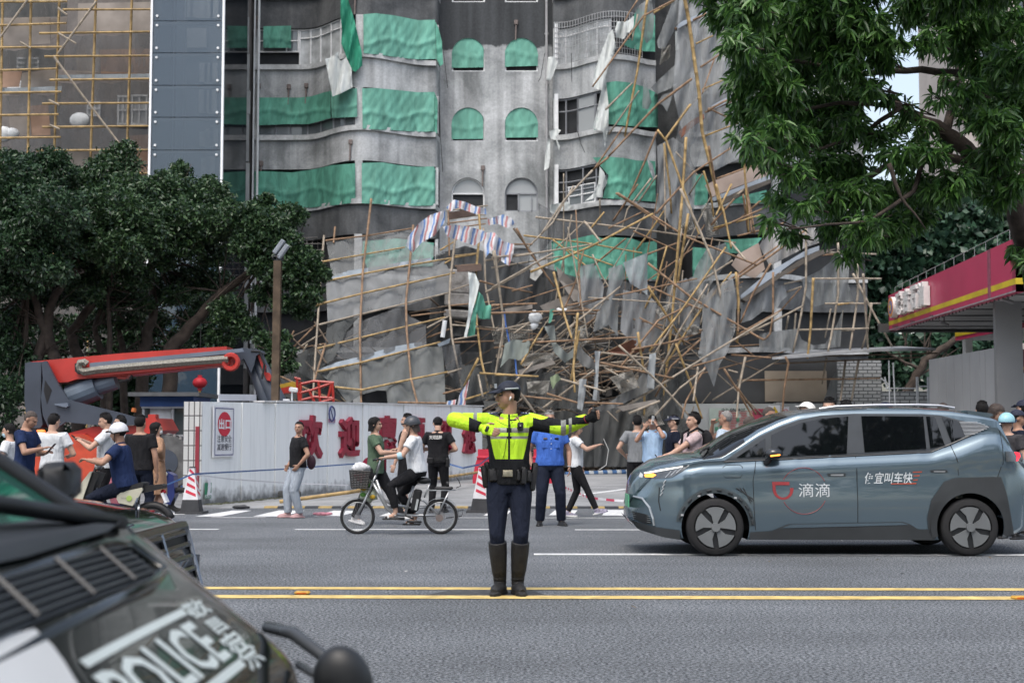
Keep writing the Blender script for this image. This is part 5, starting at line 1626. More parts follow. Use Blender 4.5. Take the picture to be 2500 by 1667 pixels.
# ------------------------------------------------------------------ tangle of fallen poles
random.seed(99)
POLES='''
b 300,225,1000,305,1670,400 g .05 52|b 220,350,650,402,1030,470 y .045 52.5|b 265,600,690,420,1105,200 y .06 50.5|b 0,500,300,470,690,410 g .05 51|b 0,572,480,492 g .045 51.3|b 345,250,700,1145 x
c 690,1165,500,1365,340,1600 g .055 51|c 1250,0,1040,110,690,595 b .05 52.5|b 860,60,1330,360,1810,550 b .055 50.5|b 970,320,1280,460 b .045 51|b 640,260,750,400 g .06 50|b 1300,130,1230,960,1160,1600 y .06 49.5|b 1345,200,1290,560,1240,900 y .06 49.8
b 1290,30,1430,330,1510,520,1600,905 g .06 49.2|b 1070,540,1360,770,1700,970,1860,1065 b .06 49|b 1070,700,1200,900,1320,1090 y .055 49.4|b 1060,690,1440,860 b .05 49.8|b 0,880,740,860 b .05 49|b 0,825,310,815 b .05 49.3|b 350,1530,700,1270 g .05 48|b 150,1365,300,1565 g .05 47.5
b 1480,760,1960,420 b .05 50.5|b 1420,670,1650,520 g .05 50.2|b 0,710,420,470 g .05 49.6|b 20,450,60,760,85,960,25,1310 g .055 49|b 425,600,500,900,550,1055 y .055 49|b 590,880,560,1250,570,1420 y .055 48|b 1000,1010,1045,1300,1045,1600 y .055 48.5|b 1260,1090,1350,1330,1440,1600 y .05 48.6
b 290,1080,990,1045 b .05 48.6|b 700,1210,1245,1325 b .055 48.2|b 850,1560,1500,1155,1960,880 g .055 48.3|b 1100,1600,1290,1390,1460,1260 g .05 47.8|b 870,1100,1150,1360,1370,1600 g .05 47.6|c 1000,0,940,90,910,150 b .04 53
c 1065,0,1000,470,910,935 y .06 53|c 1310,-60,1345,120,1420,640,1440,900,1570,1440 y .085 51|c 1130,900,1050,1100,940,1350,835,1505 b .05 53|c 1360,715,1190,950,1290,1230,1420,1600 y .06 50.8|c 1135,890,1190,960 y .06 50.8|c 1330,940,1310,1250,1285,1600 y .065 50.6|c 1180,980,1220,1300,1230,1460 y .05 51.2|c 1180,1000,1190,1600 g .04 51.5
c 1370,540,1135,715,800,1070 b .06 52|c 800,1075,690,1165 b .055 52|c 1125,1460,1380,1180,1640,1010 b .055 51|c 1480,755,1600,690,1760,640 b .06 52|c 1400,300,1515,245 y .045 52.5|c 1430,460,1560,375 b .05 52.4|c 1440,612,1620,535 y .045 52.4|c 1460,770,1740,655 b .05 52.3|c 1460,930,1690,840 y .045 52.3
c 1525,400,1440,640 b .04 52.2|c 1480,740,1670,832 b .04 52.2|c 1260,1040,1410,1200 g .04 52|c 1540,1222,1900,1090 b .05 51.7|c 1690,640,1705,850 b .045 52.4|c 1720,1010,1760,1600 y .05 51.5|c 1255,200,1470,95 b .06 52.6|c 1110,90,1255,0 y .05 53|c 1000,100,960,280 g .04 53.4
c 690,590,960,420,1040,110 x|c 800,920,1010,620 g .04 53|c 780,750,960,570 g .05 53.2|c 700,1160,900,870 b .05 53|c 1090,1220,930,1430,880,1600 g .045 52.3|c 1115,1220,900,1560 x|c 850,1320,1000,1420,1210,1565 b .05 51.8|c 1000,1390,1130,1200 g .045 52.6|c 740,1365,745,1540 g .04 53.2
c 1450,1170,1500,1340,1530,1560 y .05 51.2|c 1485,1000,1520,1200,1560,1430 b .055 51.2|c 1640,1260,1570,1400,1535,1470 y .05 51|c 1350,1330,1440,1190 g .04 51.8|c 1500,1540,1660,1360 b .05 51|c 1670,1520,1840,1470 y .045 51.2|c 1330,750,1480,600 g .03 52
d 0,255,150,120,330,110 b .05 51.6|d 0,640,240,480,470,310 b .055 50.2|d 60,0,120,340 b .05 51.5|d 40,70,75,330 b .05 51.6|d 0,355,220,300,330,260 b .05 51.4|d 5,620,5,1010 b .05 49.6|d 230,540,110,740,20,950 b .05 49.3|d 245,600,245,880,225,1020,190,1060,130,1040 b .05 49.1
d 0,1050,240,940,450,830 g .055 49.4|d 0,1030,300,860 b .05 49.5|d 470,300,470,700,420,980,380,1150 g .055 50|d 520,640,500,1000,480,1190 y .06 49.8|d 690,400,690,750,640,1050,620,1140 g .055 50.2|d 820,530,825,750,790,1000,770,1130 g .055 50.4|d 860,610,880,900,895,1150 g .055 50
d 790,610,920,860,1060,1110 g .055 50.3|d 920,810,890,1000,850,1130 g .05 50.6|d 520,645,985,645 g .05 50.2|d 600,815,980,815 g .05 50.3|d 690,822,790,810 y .05 50.1|d 420,995,900,985 g .05 50.2|d 710,1000,800,995 g .045 50.5|d 550,465,950,478 g .05 51|d 480,488,680,480 b .05 51
d 320,680,440,655 g .05 50.3|d 340,735,440,700 g .045 50.3|d 60,1180,0,1380 g .045 50|d 330,1180,350,1220,320,1400,305,1600 b .055 49.6|d 0,1340,330,1335,990,1325 b .05 50.5|d 0,1390,130,1570 b .05 49|d 610,1190,580,1360 g .045 51|d 740,1200,705,1480 g .055 50.6|d 830,1200,780,1480 g .055 50.4|d 170,1000,0,1170 x
d 300,860,440,700 b .04 51|d 350,900,310,1120 g .045 51|d 400,880,390,1000 g .045 51|d 640,850,600,1050 g .04 51.5|d 450,1340,430,1180 x|d 500,500,350,610,230,620 b .05 51|d 540,450,300,560,200,640 g .05 51.2|d 720,860,700,1100 g .03 51|d 100,0,0,70 g .06 51.8
b 1640,1165,1910,1185 b .05 49.5|b 1590,1260,1690,1420,1790,1600 b .05 49|b 1735,1180,1690,1400,1675,1600 g .055 49|b 1670,600,1690,800,1680,1085 y .055 49.5|b 1740,0,1780,330 b .05 51.4|b 1535,0,1590,200,1640,440 y .055 50.8|b 1510,320,1960,120 b .05 51|b 1520,300,1640,262 y .045 51|b 1640,400,1735,515 g .055 50
b 830,250,1000,0 b .045 52.3|b 890,290,1110,0 x|b 560,960,420,1100 g .04 49.5|b 30,1300,320,1312 y .05 47.5|b 540,1360,600,1000 y .05 48.2|b 470,1330,780,1415 g .05 47.6|b 570,1350,700,1270 x|b 750,1150,1150,1195 g .05 48.6|b 600,1300,1000,1270 b .045 48.4|b 770,1250,1010,1390 g .045 48
b 200,1230,350,980 y .045 48.8|b 350,880,150,1020 g .045 49.5|b 320,1090,520,930 g .045 49.4|b 450,1040,670,870,880,700 g .055 49.2|b 480,900,580,650,630,450 b .045 50.4|b 170,300,240,430,430,700 b .05 50.6|b 240,440,420,260,560,10 g .045 52|b 420,380,650,560 y .04 51.6|b 480,430,830,555 y .045 51.8
b 560,200,760,200,540,380 x|b 680,300,770,190 y .045 52|b 440,440,640,250 g .04 52|b 690,560,920,370 b .045 51.5|b 690,480,750,620,850,780 g .04 51.2|b 800,300,1030,190 b .045 52.2|b 990,450,1100,300,1180,180 y .045 51.8|b 1060,480,1300,390 b .05 51|b 1000,940,1120,700,1200,420 y .05 50.2
b 880,1250,1140,930,1360,820 b .05 49|b 960,1130,1220,1080,1440,1010 b .05 48.8|b 1080,1140,1300,860,1600,430 y .05 49|b 1130,1330,1280,1010,1480,680 g .05 48.9|b 1190,1230,1400,900,1640,600 y .05 49.2|b 900,1400,1100,1180,1240,960 g .045 48.7|b 1410,1250,1380,1480 g .05 48|b 1460,1250,1330,1480,1300,1600 b .045 48
b 1130,1180,1240,700,1300,300 g .045 49.9|b 1120,1450,1230,1240,1430,1060 b .045 48.5|b 1320,1260,1600,1180 b .045 48.8|b 1280,1215,1370,1245 g .045 48.5|b 1620,1270,1680,1285 g .045 48.8|b 1420,1000,1690,950 b .05 49.4|b 940,1565,1150,1480 g .06 47.5|b 380,1430,580,1490,900,1500 b .05 47.8|b 150,1440,480,1475 b .05 47.8
a 245,1075,470,970 d .045 51|a 270,1180,480,1040 g .045 51|a 330,1110,480,960 b .05 51.3|a 260,1150,330,1000 b .05 51.2|a 420,1090,370,1190 g .045 51.5|a 150,1270,480,1130 d .045 50.8|a 170,1280,420,1400,660,1490 b .055 50|a 270,1160,560,1010 d .04 51.5|a 300,1190,620,1060 d .04 51.4|a 280,1010,380,1110 d .045 51.2
a 590,1100,640,1060 g .04 51|a 1240,980,1390,900 g .04 50|a 1120,880,1380,830 d .045 51.5|a 1130,900,1370,870 b .045 51.3|a 1240,1050,1390,990 b .04 50.5|a 1260,780,1330,840 d .045 51.2|a 1590,1190,1480,1400 y .055 48.3|a 1620,1450,1590,1300 g .05 48|a 1830,300,1960,480 d .05 51|a 1830,410,1960,410 b .045 51.2
a 1640,520,1960,475 g .05 50.8|a 1640,740,1960,560 g .055 50.4|a 1600,660,1700,690,1960,740 b .045 50.8|a 1680,830,1960,815 b .05 50|a 1600,890,1960,870 b .045 50|a 1400,960,1960,1000 g .04 50.3|a 1430,940,1700,990 d .04 50.5|a 1820,730,1960,690 b .045 50.5|a 1720,1000,1960,940 g .045 49.6|a 1960,1060,1700,1120 b .05 49.2
a 1600,1290,1960,1310 y .05 48.5|a 1350,1430,1500,1390 b .045 48.8|a 1380,1290,1470,1260 g .045 49|a 1040,1490,1400,1495 b .05 48|a 1500,1470,1660,1420 y .045 48|a 1820,1360,1960,1530 g .055 47.6|a 1840,1350,1960,1220 g .05 47.8|a 1780,470,1700,560 g .04 50.8'''
seen_lab={}
def pole_label(pts,c,r):
 a,b_=pts[0],pts[-1]
 d=b_-a
 Ln=sum((q-p).length for p,q in zip(pts,pts[1:]))
 m=(a+b_)/2
 if d.x<0:d=-d
 ang=math.degrees(math.atan2(d.z,math.hypot(d.x,1e-6)))
 col={'y':'yellow','b':'brown','g':'greyish','d':'dark'}[c]
 size='long' if Ln>7 else('short' if Ln<3 else 'mid-length')
 if len(pts)>2 and max((p-a-(b_-a)*((p-a).dot(b_-a)/(b_-a).length_squared)).length for p in pts)>.35:
  size+=' bent'
 tilt='standing upright' if abs(ang)>72 else('lying level' if abs(ang)<11 else('climbing steeply rightwards' if ang>45 else('climbing rightwards' if ang>0 else('dropping steeply rightwards' if ang<-45 else 'dropping rightwards'))))
 hz_='high' if m.z>10 else('midway up' if m.z>5.5 else('low' if m.z>2.6 else 'at ground'))
 wh=lin([(-99,0),(99,0)],0)
 for lim,s in((-8,'behind the lamp post'),(-3.4,'by the leaning frame'),(-.5,'by the bamboo tower'),(2.2,'right of bamboo tower'),(4.6,'in mid tangle'),(7.4,'in right tangle'),(10,'by the slanting boards'),(99,'by the tin awning')):
  if m.x<lim:
   wh=s
   break
 return f'{size} {col} bamboo pole {tilt}, {hz_} {wh}'
def loose_pole(pts,c,r):
 o_=pts[0]
 mb=MB();bamboo(mb,[p-o_ for p in pts],r)
 o=mb.build('bamboo_pole',BAM[c],None,True)
 o.location=o_
 return tag(o,pole_label(pts,c,r),'bamboo pole','bamboo poles of the collapsed scaffold')
for row in POLES.replace('\n','|').split('|'):
 t=row.split()
 if len(t)<5 or t[2]=='x':
  continue
 q=[float(x)for x in t[1].split(',')]
 Y=float(t[4])
 n=len(q)//2
 tl=random.uniform(-1.2,1.2)
 pts=[dpt(t[0],q[2*i],q[2*i+1],Y+tl*(i/max(1,n-1)-.5))for i in range(n)]
 loose_pole(pts,t[2],float(t[3]))
random.seed(123)
for k in range(64):
 px=random.choice((random.gauss(1330,110),random.gauss(1480,120),random.gauss(1620,110)))
 py=random.uniform(700,985)
 Y=random.uniform(49.5,53.5)
 a=P(px,py,Y)
 an=random.choice((random.gauss(8,14),random.gauss(30,20),random.gauss(-25,18),random.gauss(80,15)))
 Ln=random.uniform(1.5,5)
 b_=a+Vector((math.cos(R(an))*Ln,random.uniform(-.8,.8),math.sin(R(an))*Ln))
 if b_.z<.1 or b_.x>10:continue
 loose_pole([a,b_],random.choice('bggbd'),random.uniform(.028,.042))
for k in range(22):
 px=random.uniform(650,1050)
 a=P(px,random.uniform(830,960),random.uniform(52.2,54.5))
 an=random.choice((random.gauss(25,10),random.gauss(-30,12)))
 Ln=random.uniform(1.5,4)
 loose_pole([a,a+Vector((math.cos(R(an))*Ln,0,math.sin(R(an))*Ln))],random.choice('dbg'),random.uniform(.03,.042))
# ------------------------------------------------------------------ nets, boards and mesh in the tangle
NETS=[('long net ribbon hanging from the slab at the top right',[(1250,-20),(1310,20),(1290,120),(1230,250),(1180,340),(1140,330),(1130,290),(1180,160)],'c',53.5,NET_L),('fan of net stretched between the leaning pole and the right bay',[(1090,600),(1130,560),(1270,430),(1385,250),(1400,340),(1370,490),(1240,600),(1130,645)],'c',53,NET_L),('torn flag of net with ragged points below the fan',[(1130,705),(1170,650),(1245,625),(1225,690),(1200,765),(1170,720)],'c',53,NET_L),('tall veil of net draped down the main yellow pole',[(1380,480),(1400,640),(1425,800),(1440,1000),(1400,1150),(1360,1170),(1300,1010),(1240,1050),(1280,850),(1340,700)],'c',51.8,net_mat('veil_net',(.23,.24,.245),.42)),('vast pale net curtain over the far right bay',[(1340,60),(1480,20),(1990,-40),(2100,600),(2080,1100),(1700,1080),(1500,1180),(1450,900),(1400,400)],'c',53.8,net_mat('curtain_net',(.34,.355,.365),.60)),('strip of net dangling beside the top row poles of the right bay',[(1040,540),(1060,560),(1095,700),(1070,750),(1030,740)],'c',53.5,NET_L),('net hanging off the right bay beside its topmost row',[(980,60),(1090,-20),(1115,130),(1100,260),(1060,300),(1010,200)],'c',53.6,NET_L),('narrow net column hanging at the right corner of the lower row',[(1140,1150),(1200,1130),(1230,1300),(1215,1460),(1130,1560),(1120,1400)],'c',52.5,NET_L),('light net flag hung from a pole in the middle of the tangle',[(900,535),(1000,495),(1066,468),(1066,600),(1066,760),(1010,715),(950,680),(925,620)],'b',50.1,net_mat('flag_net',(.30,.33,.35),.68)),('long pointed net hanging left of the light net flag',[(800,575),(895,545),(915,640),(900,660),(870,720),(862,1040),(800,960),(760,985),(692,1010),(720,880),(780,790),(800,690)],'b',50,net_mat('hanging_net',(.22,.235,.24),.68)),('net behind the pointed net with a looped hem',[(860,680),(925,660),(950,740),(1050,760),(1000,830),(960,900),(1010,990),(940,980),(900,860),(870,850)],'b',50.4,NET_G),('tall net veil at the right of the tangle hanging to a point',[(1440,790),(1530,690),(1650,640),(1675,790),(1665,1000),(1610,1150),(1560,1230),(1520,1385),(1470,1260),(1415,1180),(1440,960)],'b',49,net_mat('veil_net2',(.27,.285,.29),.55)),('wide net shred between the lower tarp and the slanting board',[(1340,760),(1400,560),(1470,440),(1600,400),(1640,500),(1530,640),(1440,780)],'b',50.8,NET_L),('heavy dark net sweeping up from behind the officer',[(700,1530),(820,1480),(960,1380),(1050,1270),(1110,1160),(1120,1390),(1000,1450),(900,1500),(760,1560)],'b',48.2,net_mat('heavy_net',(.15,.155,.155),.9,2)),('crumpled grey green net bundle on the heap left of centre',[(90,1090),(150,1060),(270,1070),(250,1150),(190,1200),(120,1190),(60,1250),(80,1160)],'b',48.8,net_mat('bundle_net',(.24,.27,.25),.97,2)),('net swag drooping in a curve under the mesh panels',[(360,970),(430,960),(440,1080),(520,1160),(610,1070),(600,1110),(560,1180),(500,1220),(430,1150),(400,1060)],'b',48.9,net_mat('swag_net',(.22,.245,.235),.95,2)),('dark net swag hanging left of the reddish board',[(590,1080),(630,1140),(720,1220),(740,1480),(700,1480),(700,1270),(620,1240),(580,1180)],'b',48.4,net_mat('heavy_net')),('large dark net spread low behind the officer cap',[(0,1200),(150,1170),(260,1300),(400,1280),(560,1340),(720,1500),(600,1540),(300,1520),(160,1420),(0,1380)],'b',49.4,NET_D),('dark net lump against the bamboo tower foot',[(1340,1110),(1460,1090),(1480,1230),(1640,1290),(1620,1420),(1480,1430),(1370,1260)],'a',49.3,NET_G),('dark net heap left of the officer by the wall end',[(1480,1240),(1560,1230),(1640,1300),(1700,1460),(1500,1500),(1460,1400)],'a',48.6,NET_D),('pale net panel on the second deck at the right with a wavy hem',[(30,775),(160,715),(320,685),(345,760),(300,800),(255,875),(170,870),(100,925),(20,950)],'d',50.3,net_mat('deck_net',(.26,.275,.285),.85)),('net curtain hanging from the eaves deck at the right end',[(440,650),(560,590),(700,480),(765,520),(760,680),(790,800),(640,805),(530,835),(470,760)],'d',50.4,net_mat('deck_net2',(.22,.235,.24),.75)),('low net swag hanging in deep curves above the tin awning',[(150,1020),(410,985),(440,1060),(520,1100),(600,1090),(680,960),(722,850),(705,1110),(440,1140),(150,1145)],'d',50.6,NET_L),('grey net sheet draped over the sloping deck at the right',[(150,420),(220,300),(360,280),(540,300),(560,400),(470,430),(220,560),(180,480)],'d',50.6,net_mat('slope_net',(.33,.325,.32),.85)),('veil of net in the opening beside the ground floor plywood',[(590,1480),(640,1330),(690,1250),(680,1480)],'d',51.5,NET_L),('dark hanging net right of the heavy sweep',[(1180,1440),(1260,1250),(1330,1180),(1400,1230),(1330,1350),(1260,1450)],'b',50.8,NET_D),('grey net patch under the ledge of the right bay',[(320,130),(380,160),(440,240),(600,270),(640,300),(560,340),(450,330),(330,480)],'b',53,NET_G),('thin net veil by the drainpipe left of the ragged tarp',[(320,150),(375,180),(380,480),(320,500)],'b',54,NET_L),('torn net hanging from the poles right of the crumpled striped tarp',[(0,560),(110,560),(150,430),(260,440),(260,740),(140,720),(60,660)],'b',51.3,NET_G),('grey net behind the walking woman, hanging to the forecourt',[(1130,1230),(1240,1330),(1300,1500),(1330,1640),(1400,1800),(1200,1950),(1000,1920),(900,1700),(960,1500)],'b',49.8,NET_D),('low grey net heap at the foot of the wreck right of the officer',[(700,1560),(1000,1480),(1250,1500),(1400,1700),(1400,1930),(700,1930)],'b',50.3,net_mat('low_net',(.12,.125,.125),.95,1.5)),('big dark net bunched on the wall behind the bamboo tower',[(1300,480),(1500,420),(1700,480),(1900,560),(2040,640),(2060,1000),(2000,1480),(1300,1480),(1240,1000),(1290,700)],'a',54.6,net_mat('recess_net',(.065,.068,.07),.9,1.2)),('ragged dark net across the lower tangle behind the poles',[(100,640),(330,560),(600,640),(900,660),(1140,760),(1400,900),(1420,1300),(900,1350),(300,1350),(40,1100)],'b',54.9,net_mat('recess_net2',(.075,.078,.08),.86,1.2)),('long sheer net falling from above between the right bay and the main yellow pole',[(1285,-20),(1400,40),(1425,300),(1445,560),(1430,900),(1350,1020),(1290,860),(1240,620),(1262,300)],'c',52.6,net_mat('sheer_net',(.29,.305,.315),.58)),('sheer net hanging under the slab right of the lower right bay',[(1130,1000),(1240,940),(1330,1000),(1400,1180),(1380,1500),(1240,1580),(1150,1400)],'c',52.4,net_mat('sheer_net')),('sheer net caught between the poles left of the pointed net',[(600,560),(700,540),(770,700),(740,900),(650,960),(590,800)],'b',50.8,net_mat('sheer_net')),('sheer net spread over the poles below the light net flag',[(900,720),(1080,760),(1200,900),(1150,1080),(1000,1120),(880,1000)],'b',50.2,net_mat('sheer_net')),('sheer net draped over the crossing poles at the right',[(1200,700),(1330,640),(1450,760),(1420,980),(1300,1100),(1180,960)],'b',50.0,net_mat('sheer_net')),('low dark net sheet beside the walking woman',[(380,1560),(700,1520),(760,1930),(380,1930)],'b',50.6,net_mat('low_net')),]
for lab,poly,crop,Y,mat in NETS:
 net(lab,poly,crop,Y,mat,.22,.06,6)
def plank(label,poly,crop,Y,mat,thick=.05,tilt=0.0):
 pts=[dpt(crop,x,y,Y+tilt*(i%4 in(2,3)))for i,(x,y)in enumerate(poly)]
 o=MB().prism(pts,(0,thick,-.01)).build('plank',mat)
 return tag(o,label,'board','boards and planks in the wreck')
GB=M('weathered_board',(.22,.20,.18),.85,.35,2)
RB=M('reddish_board',(.20,.09,.06),.85,.3,2)
PB=M('pinkish_board',(.36,.29,.25),.85,.2,1.2)
DB=M('dark_board',(.09,.08,.07),.85,.3,2)
plank('large weathered board wedged diagonally in the middle of the tangle',[(440,560),(490,600),(680,780),(640,850),(560,800),(460,650)],'b',51.2,GB,.06,.5)
plank('triangular grey board lying below the large weathered board',[(330,830),(560,740),(640,850),(360,870)],'b',51.4,GB)
plank('reddish brown board lying in the heap at the centre right',[(800,1140),(960,1060),(1050,1080),(1040,1140),(870,1170)],'b',50,RB,.05,.6)
plank('pinkish plywood board with a curled lower edge on the right slope',[(1680,480),(1825,400),(1845,470),(1870,580),(1800,640),(1700,610),(1640,550)],'b',50.8,PB)
plank('long pale plywood board on the upper slope right of the main pole',[(1460,1265),(1640,1180),(1890,1105),(1890,1200),(1700,1270),(1500,1350)],'c',52,PB)
plank('long blue grey sheet board under the upper pale plywood',[(1500,1355),(1700,1275),(1900,1195),(1905,1225),(1700,1310),(1520,1375)],'c',51.8,M('blue_grey_board',(.28,.32,.37),.7,.2,2))
plank('dark decking edge under the blue grey sheet',[(1560,1370),(1700,1300),(1905,1225),(1908,1250),(1720,1330),(1580,1400)],'c',51.7,DB,.2)
plank('long blue grey sheet sloping along the lower deck at the right',[(20,760),(200,610),(470,450),(560,420),(560,450),(400,520),(220,650),(30,780)],'d',50,M('blue_grey_board'))
plank('dark decking under the lower sloping sheet',[(30,785),(220,655),(420,520),(560,450),(680,440),(560,490),(400,570),(230,680),(60,800)],'d',49.9,DB,.5)
plank('blue grey board high up at the right beside the main pole',[(1265,180),(1300,150),(1470,75),(1475,100),(1330,165),(1270,200)],'c',52.5,M('blue_grey_board'))
plank('blue grey board on the middle slope beside the main pole',[(1500,725),(1640,650),(1740,620),(1745,650),(1640,690),(1520,745)],'c',52.2,M('blue_grey_board'))
plank('dark decking bundle left of the middle slope pole',[(1280,900),(1370,820),(1450,780),(1455,810),(1380,860),(1300,940)],'c',51.9,RB,.2)
plank('narrow grey board lying across the heap below the mesh',[(180,1270),(420,1200),(440,1225),(190,1300)],'b',49,GB)
plank('dark board tipped under the tower',[(1480,1260),(1600,1320),(1580,1350),(1470,1300)],'a',49.5,DB)
plank('flat grey board in the heap right of the tower',[(1770,850),(1960,820),(1960,850),(1780,880)],'a',50.4,GB)
plank('grey board lying on the low heap behind the outstretched arm',[(850,1520),(1120,1470),(1150,1490),(900,1550)],'b',47.6,GB)
rub=MB()
random.seed(8)
for k in range(380):
 x=random.uniform(-1.2,9)
 hgt=lin([(-1.5,1.8),(0,3.6),(2.5,4.2),(4.5,3.2),(6,1.8),(9,.8)],x)
 z=random.random()**1.3*hgt
 y=55.2-(1-z/max(hgt,.1))*3.2+random.uniform(-.3,.5)
 s=random.uniform(.08,.26)
 rub.box((x,y,z),(s*random.uniform(1,3),s,s*random.uniform(.12,.6)),random.choice((0,0,1,2)),Matrix.Rotation(random.uniform(-.7,.7),3,'Y')@Matrix.Rotation(random.uniform(-.8,.8),3,'X')@Matrix.Rotation(random.uniform(0,3),3,'Z'))
for k in range(420):
 x=random.uniform(-1.2,8)
 hgt=lin([(-1.5,2.8),(0,5.6),(2.5,6),(4.5,4.8),(6,3.0),(9,1.2)],x)
 z=random.random()**1.1*hgt
 a=Vector((x,54.6-(1-z/max(hgt,.1))*3.4,z))
 an=random.gauss(10,30)
 Ln=random.uniform(.6,2.2)
 rub.tube([a,a+Vector((math.cos(R(an))*Ln,random.uniform(-.5,.5),math.sin(R(an))*Ln))],random.uniform(.015,.035),5,random.choice((1,2,3,3)))
tag(rub.build('rubble',[M('rubble_dark',(.055,.053,.05),.95,.4,3),M('rubble_grey',(.17,.165,.155),.95,.4,3),M('rubble_brown',(.11,.085,.065),.95,.4,3),BAMBOO_G]),'dark heap of broken boards, sticks and rubble under the fallen poles','rubble',kind='stuff')
rub=MB()
for k in range(260):
 rub.ball((random.uniform(-1,9),random.gauss(52.2,.7),random.uniform(0,.12)),(random.uniform(.03,.16),random.uniform(.03,.12),random.uniform(.02,.08)),6,4,random.choice((0,1)))
tag(rub.build('ground_debris',[M('rubble_grey'),M('rubble_dark')],None),'broken bits of rubble scattered on the forecourt before the wreck','debris',kind='stuff')
WIRE=M('wire_mesh',(.32,.31,.28),.6,.2,6,0,.2)
def mesh_panel(label,quad,crop,Y,nu,nv,diamond=False,r=.012,bow=.25):
 a,b_,c,d=[dpt(crop,x,y,Y)for x,y in quad]
 s=random.random()*9
 def pt(u,v):
  p=a.lerp(b_,u).lerp(d.lerp(c,u),v)
  p.y+=bow*(nz(u*3,v*3,0,s))
  return p
 mb=MB()
 if diamond:
  for k in range(-nv,nu+1):
   for sg in(1,-1):
    q=[]
    for j in range(nv+1):
     uu=(k+j)/nu if sg>0 else(k+nv-j)/nu
     if 0<=uu<=1:
      q.append(pt(uu,j/nv))
    if len(q)>1:
     mb.tube(q,r,3,0,False)
 else:
  for i in range(nu+1):
   mb.tube([pt(i/nu,j/6)for j in range(7)],r,3,0,False)
  for j in range(nv+1):
   mb.tube([pt(i/6,j/nv)for i in range(7)],r,3,0,False)
 return tag(mb.build('mesh_panel',WIRE),label,'wire mesh','wire mesh panels in the wreck')
mesh_panel('sagging diamond mesh panel in the low heap right of the officer',[(810,1320),(960,1270),(1010,1380),(890,1430)],'b',47.9,16,10,True)
mesh_panel('diamond mesh panel held out behind the officer fingers',[(1010,1500),(1120,1470),(1180,1640),(960,1690)],'b',48.5,14,14,True,.014)
mesh_panel('square wire mesh panel standing upright in the middle of the heap',[(545,995),(640,960),(650,1080),(560,1090)],'b',49,9,9)
mesh_panel('wire mesh panel lying behind the officer cap',[(240,1350),(400,1340),(380,1440),(250,1420)],'b',48.5,14,9,True)
mesh_panel('wire mesh panel lying at the left of the heap',[(0,1000),(270,960),(250,1060),(20,1090)],'b',50.8,22,9)
mesh_panel('wire mesh panel folded in the heap at mid left',[(160,1160),(430,1150),(400,1230),(160,1250)],'b',49.6,20,8,True)
mesh_panel('pale wire mesh hanging beside the right veil',[(1290,985),(1390,960),(1450,1000),(1340,1050)],'b',49.2,12,7,True)
mesh_panel('wire mesh strip between the crossing yellow poles',[(1120,860),(1240,810),(1260,870),(1160,940)],'b',49.6,14,7)
mesh_panel('torn wire mesh hanging high up at the right',[(1165,330),(1228,310),(1215,400),(1150,440)],'c',53.3,8,10,True)
mesh_panel('wire mesh hanging behind the main pole at mid height',[(1270,310),(1370,220),(1380,300),(1290,350)],'b',51.2,10,8)
mesh_panel('wire mesh draped below the upper boards',[(1430,170),(1500,130),(1560,340),(1480,360)],'b',51.5,8,14,True)
mesh_panel('long wire mesh ribbon twisting down the crossing poles',[(1330,740),(1420,690),(1500,830),(1380,900)],'b',49.8,10,10,True)
bag=M('white_sack')
for lab,x,y,rx,rz in(('round white sack caught in the middle of the wreck',300,910,.24,.24),('small white bag under the round white sack',288,970,.15,.09),('crumpled white plastic near the hanging green rag',480,860,.2,.08)):
 p=dpt('b',x,y,49.2)
 mb=MB().ball(p,(rx,rx*.6,rz),12,9)
 mb.v=[(v[0]+.05*nz(v[0]*9,v[2]*9),v[1],v[2]+.05*nz(v[2]*8,v[0]*7))for v in mb.v]
 tag(mb.build('white_sack',bag,None,True),lab,'sack','white sacks in the wreck')
tag(MB().tube([dpt('a',1362,930,49),dpt('a',1345,1045,49)],.08,9).build('plastic_pipe',M('white_pvc')),'short white plastic pipe hanging left of the white cloth strip','pipe')
for lab,poly,Y,m in(('torn white plastic sheet on the concrete behind the crossing poles',[(270,560),(320,490),(350,600),(300,660),(262,640)],51,M('white_rubbish',(.5,.5,.48),.8,.2)),('green rag dangling below the round white sack',[(400,855),(430,850),(410,940),(390,950)],49,TG1),('pale green rag knotted on a pole above the officer shoulder',[(400,1320),(450,1290),(475,1330),(440,1360),(420,1400),(405,1360)],47.6,cloth_mat('sage_rag',(.22,.27,.17),.9,.25,.8,3)),('grey rag wrapped round an upright stake in the low heap',[(600,1330),(650,1330),(640,1440),(620,1550),(585,1530)],47.6,cloth_mat('grey_rag')),('pale rag strip hanging from a pole at centre',[(705,1140),(745,1140),(735,1220),(720,1480),(690,1470),(712,1300)],47.9,cloth_mat('grey_rag')),('grey cloth rag on the right of the heavy net',[(1080,1160),(1125,1150),(1110,1400),(1060,1390)],47.9,cloth_mat('grey_rag'))):
 tag(cloth('torn_cloth',[cpx('b',x,y)for x,y in poly],Y,m,5,.12,.1,5),lab,'cloth','torn cloths in the wreck')
tag(MB().tube([P(1231,760,49.5),P(1234,790,49.5),P(1242,830,49.4),P(1258,880,49),P(1262,920,48.8)],.03,5).build('blue_rope',M('blue_rope',(.06,.14,.40),.8)),'thin blue rope trailing down through the wreck','rope')
bl=MB()
for(x,y,w_,h_)in((1110,690,1.3,.9),(1125,735,1.2,.5),(1130,770,1.4,.3)):
 p=P(x,y,54.2)
 bl.box(p,(w_,1.2,h_),0,Matrix.Rotation(.06,3,'Y'),.05)
tag(bl.build('broken_balcony',concrete_mat('broken_concrete',(.36,.35,.34),(.20,.19,.18),3,.2)),'broken piece of pale concrete balcony inside the bamboo tower','balcony')
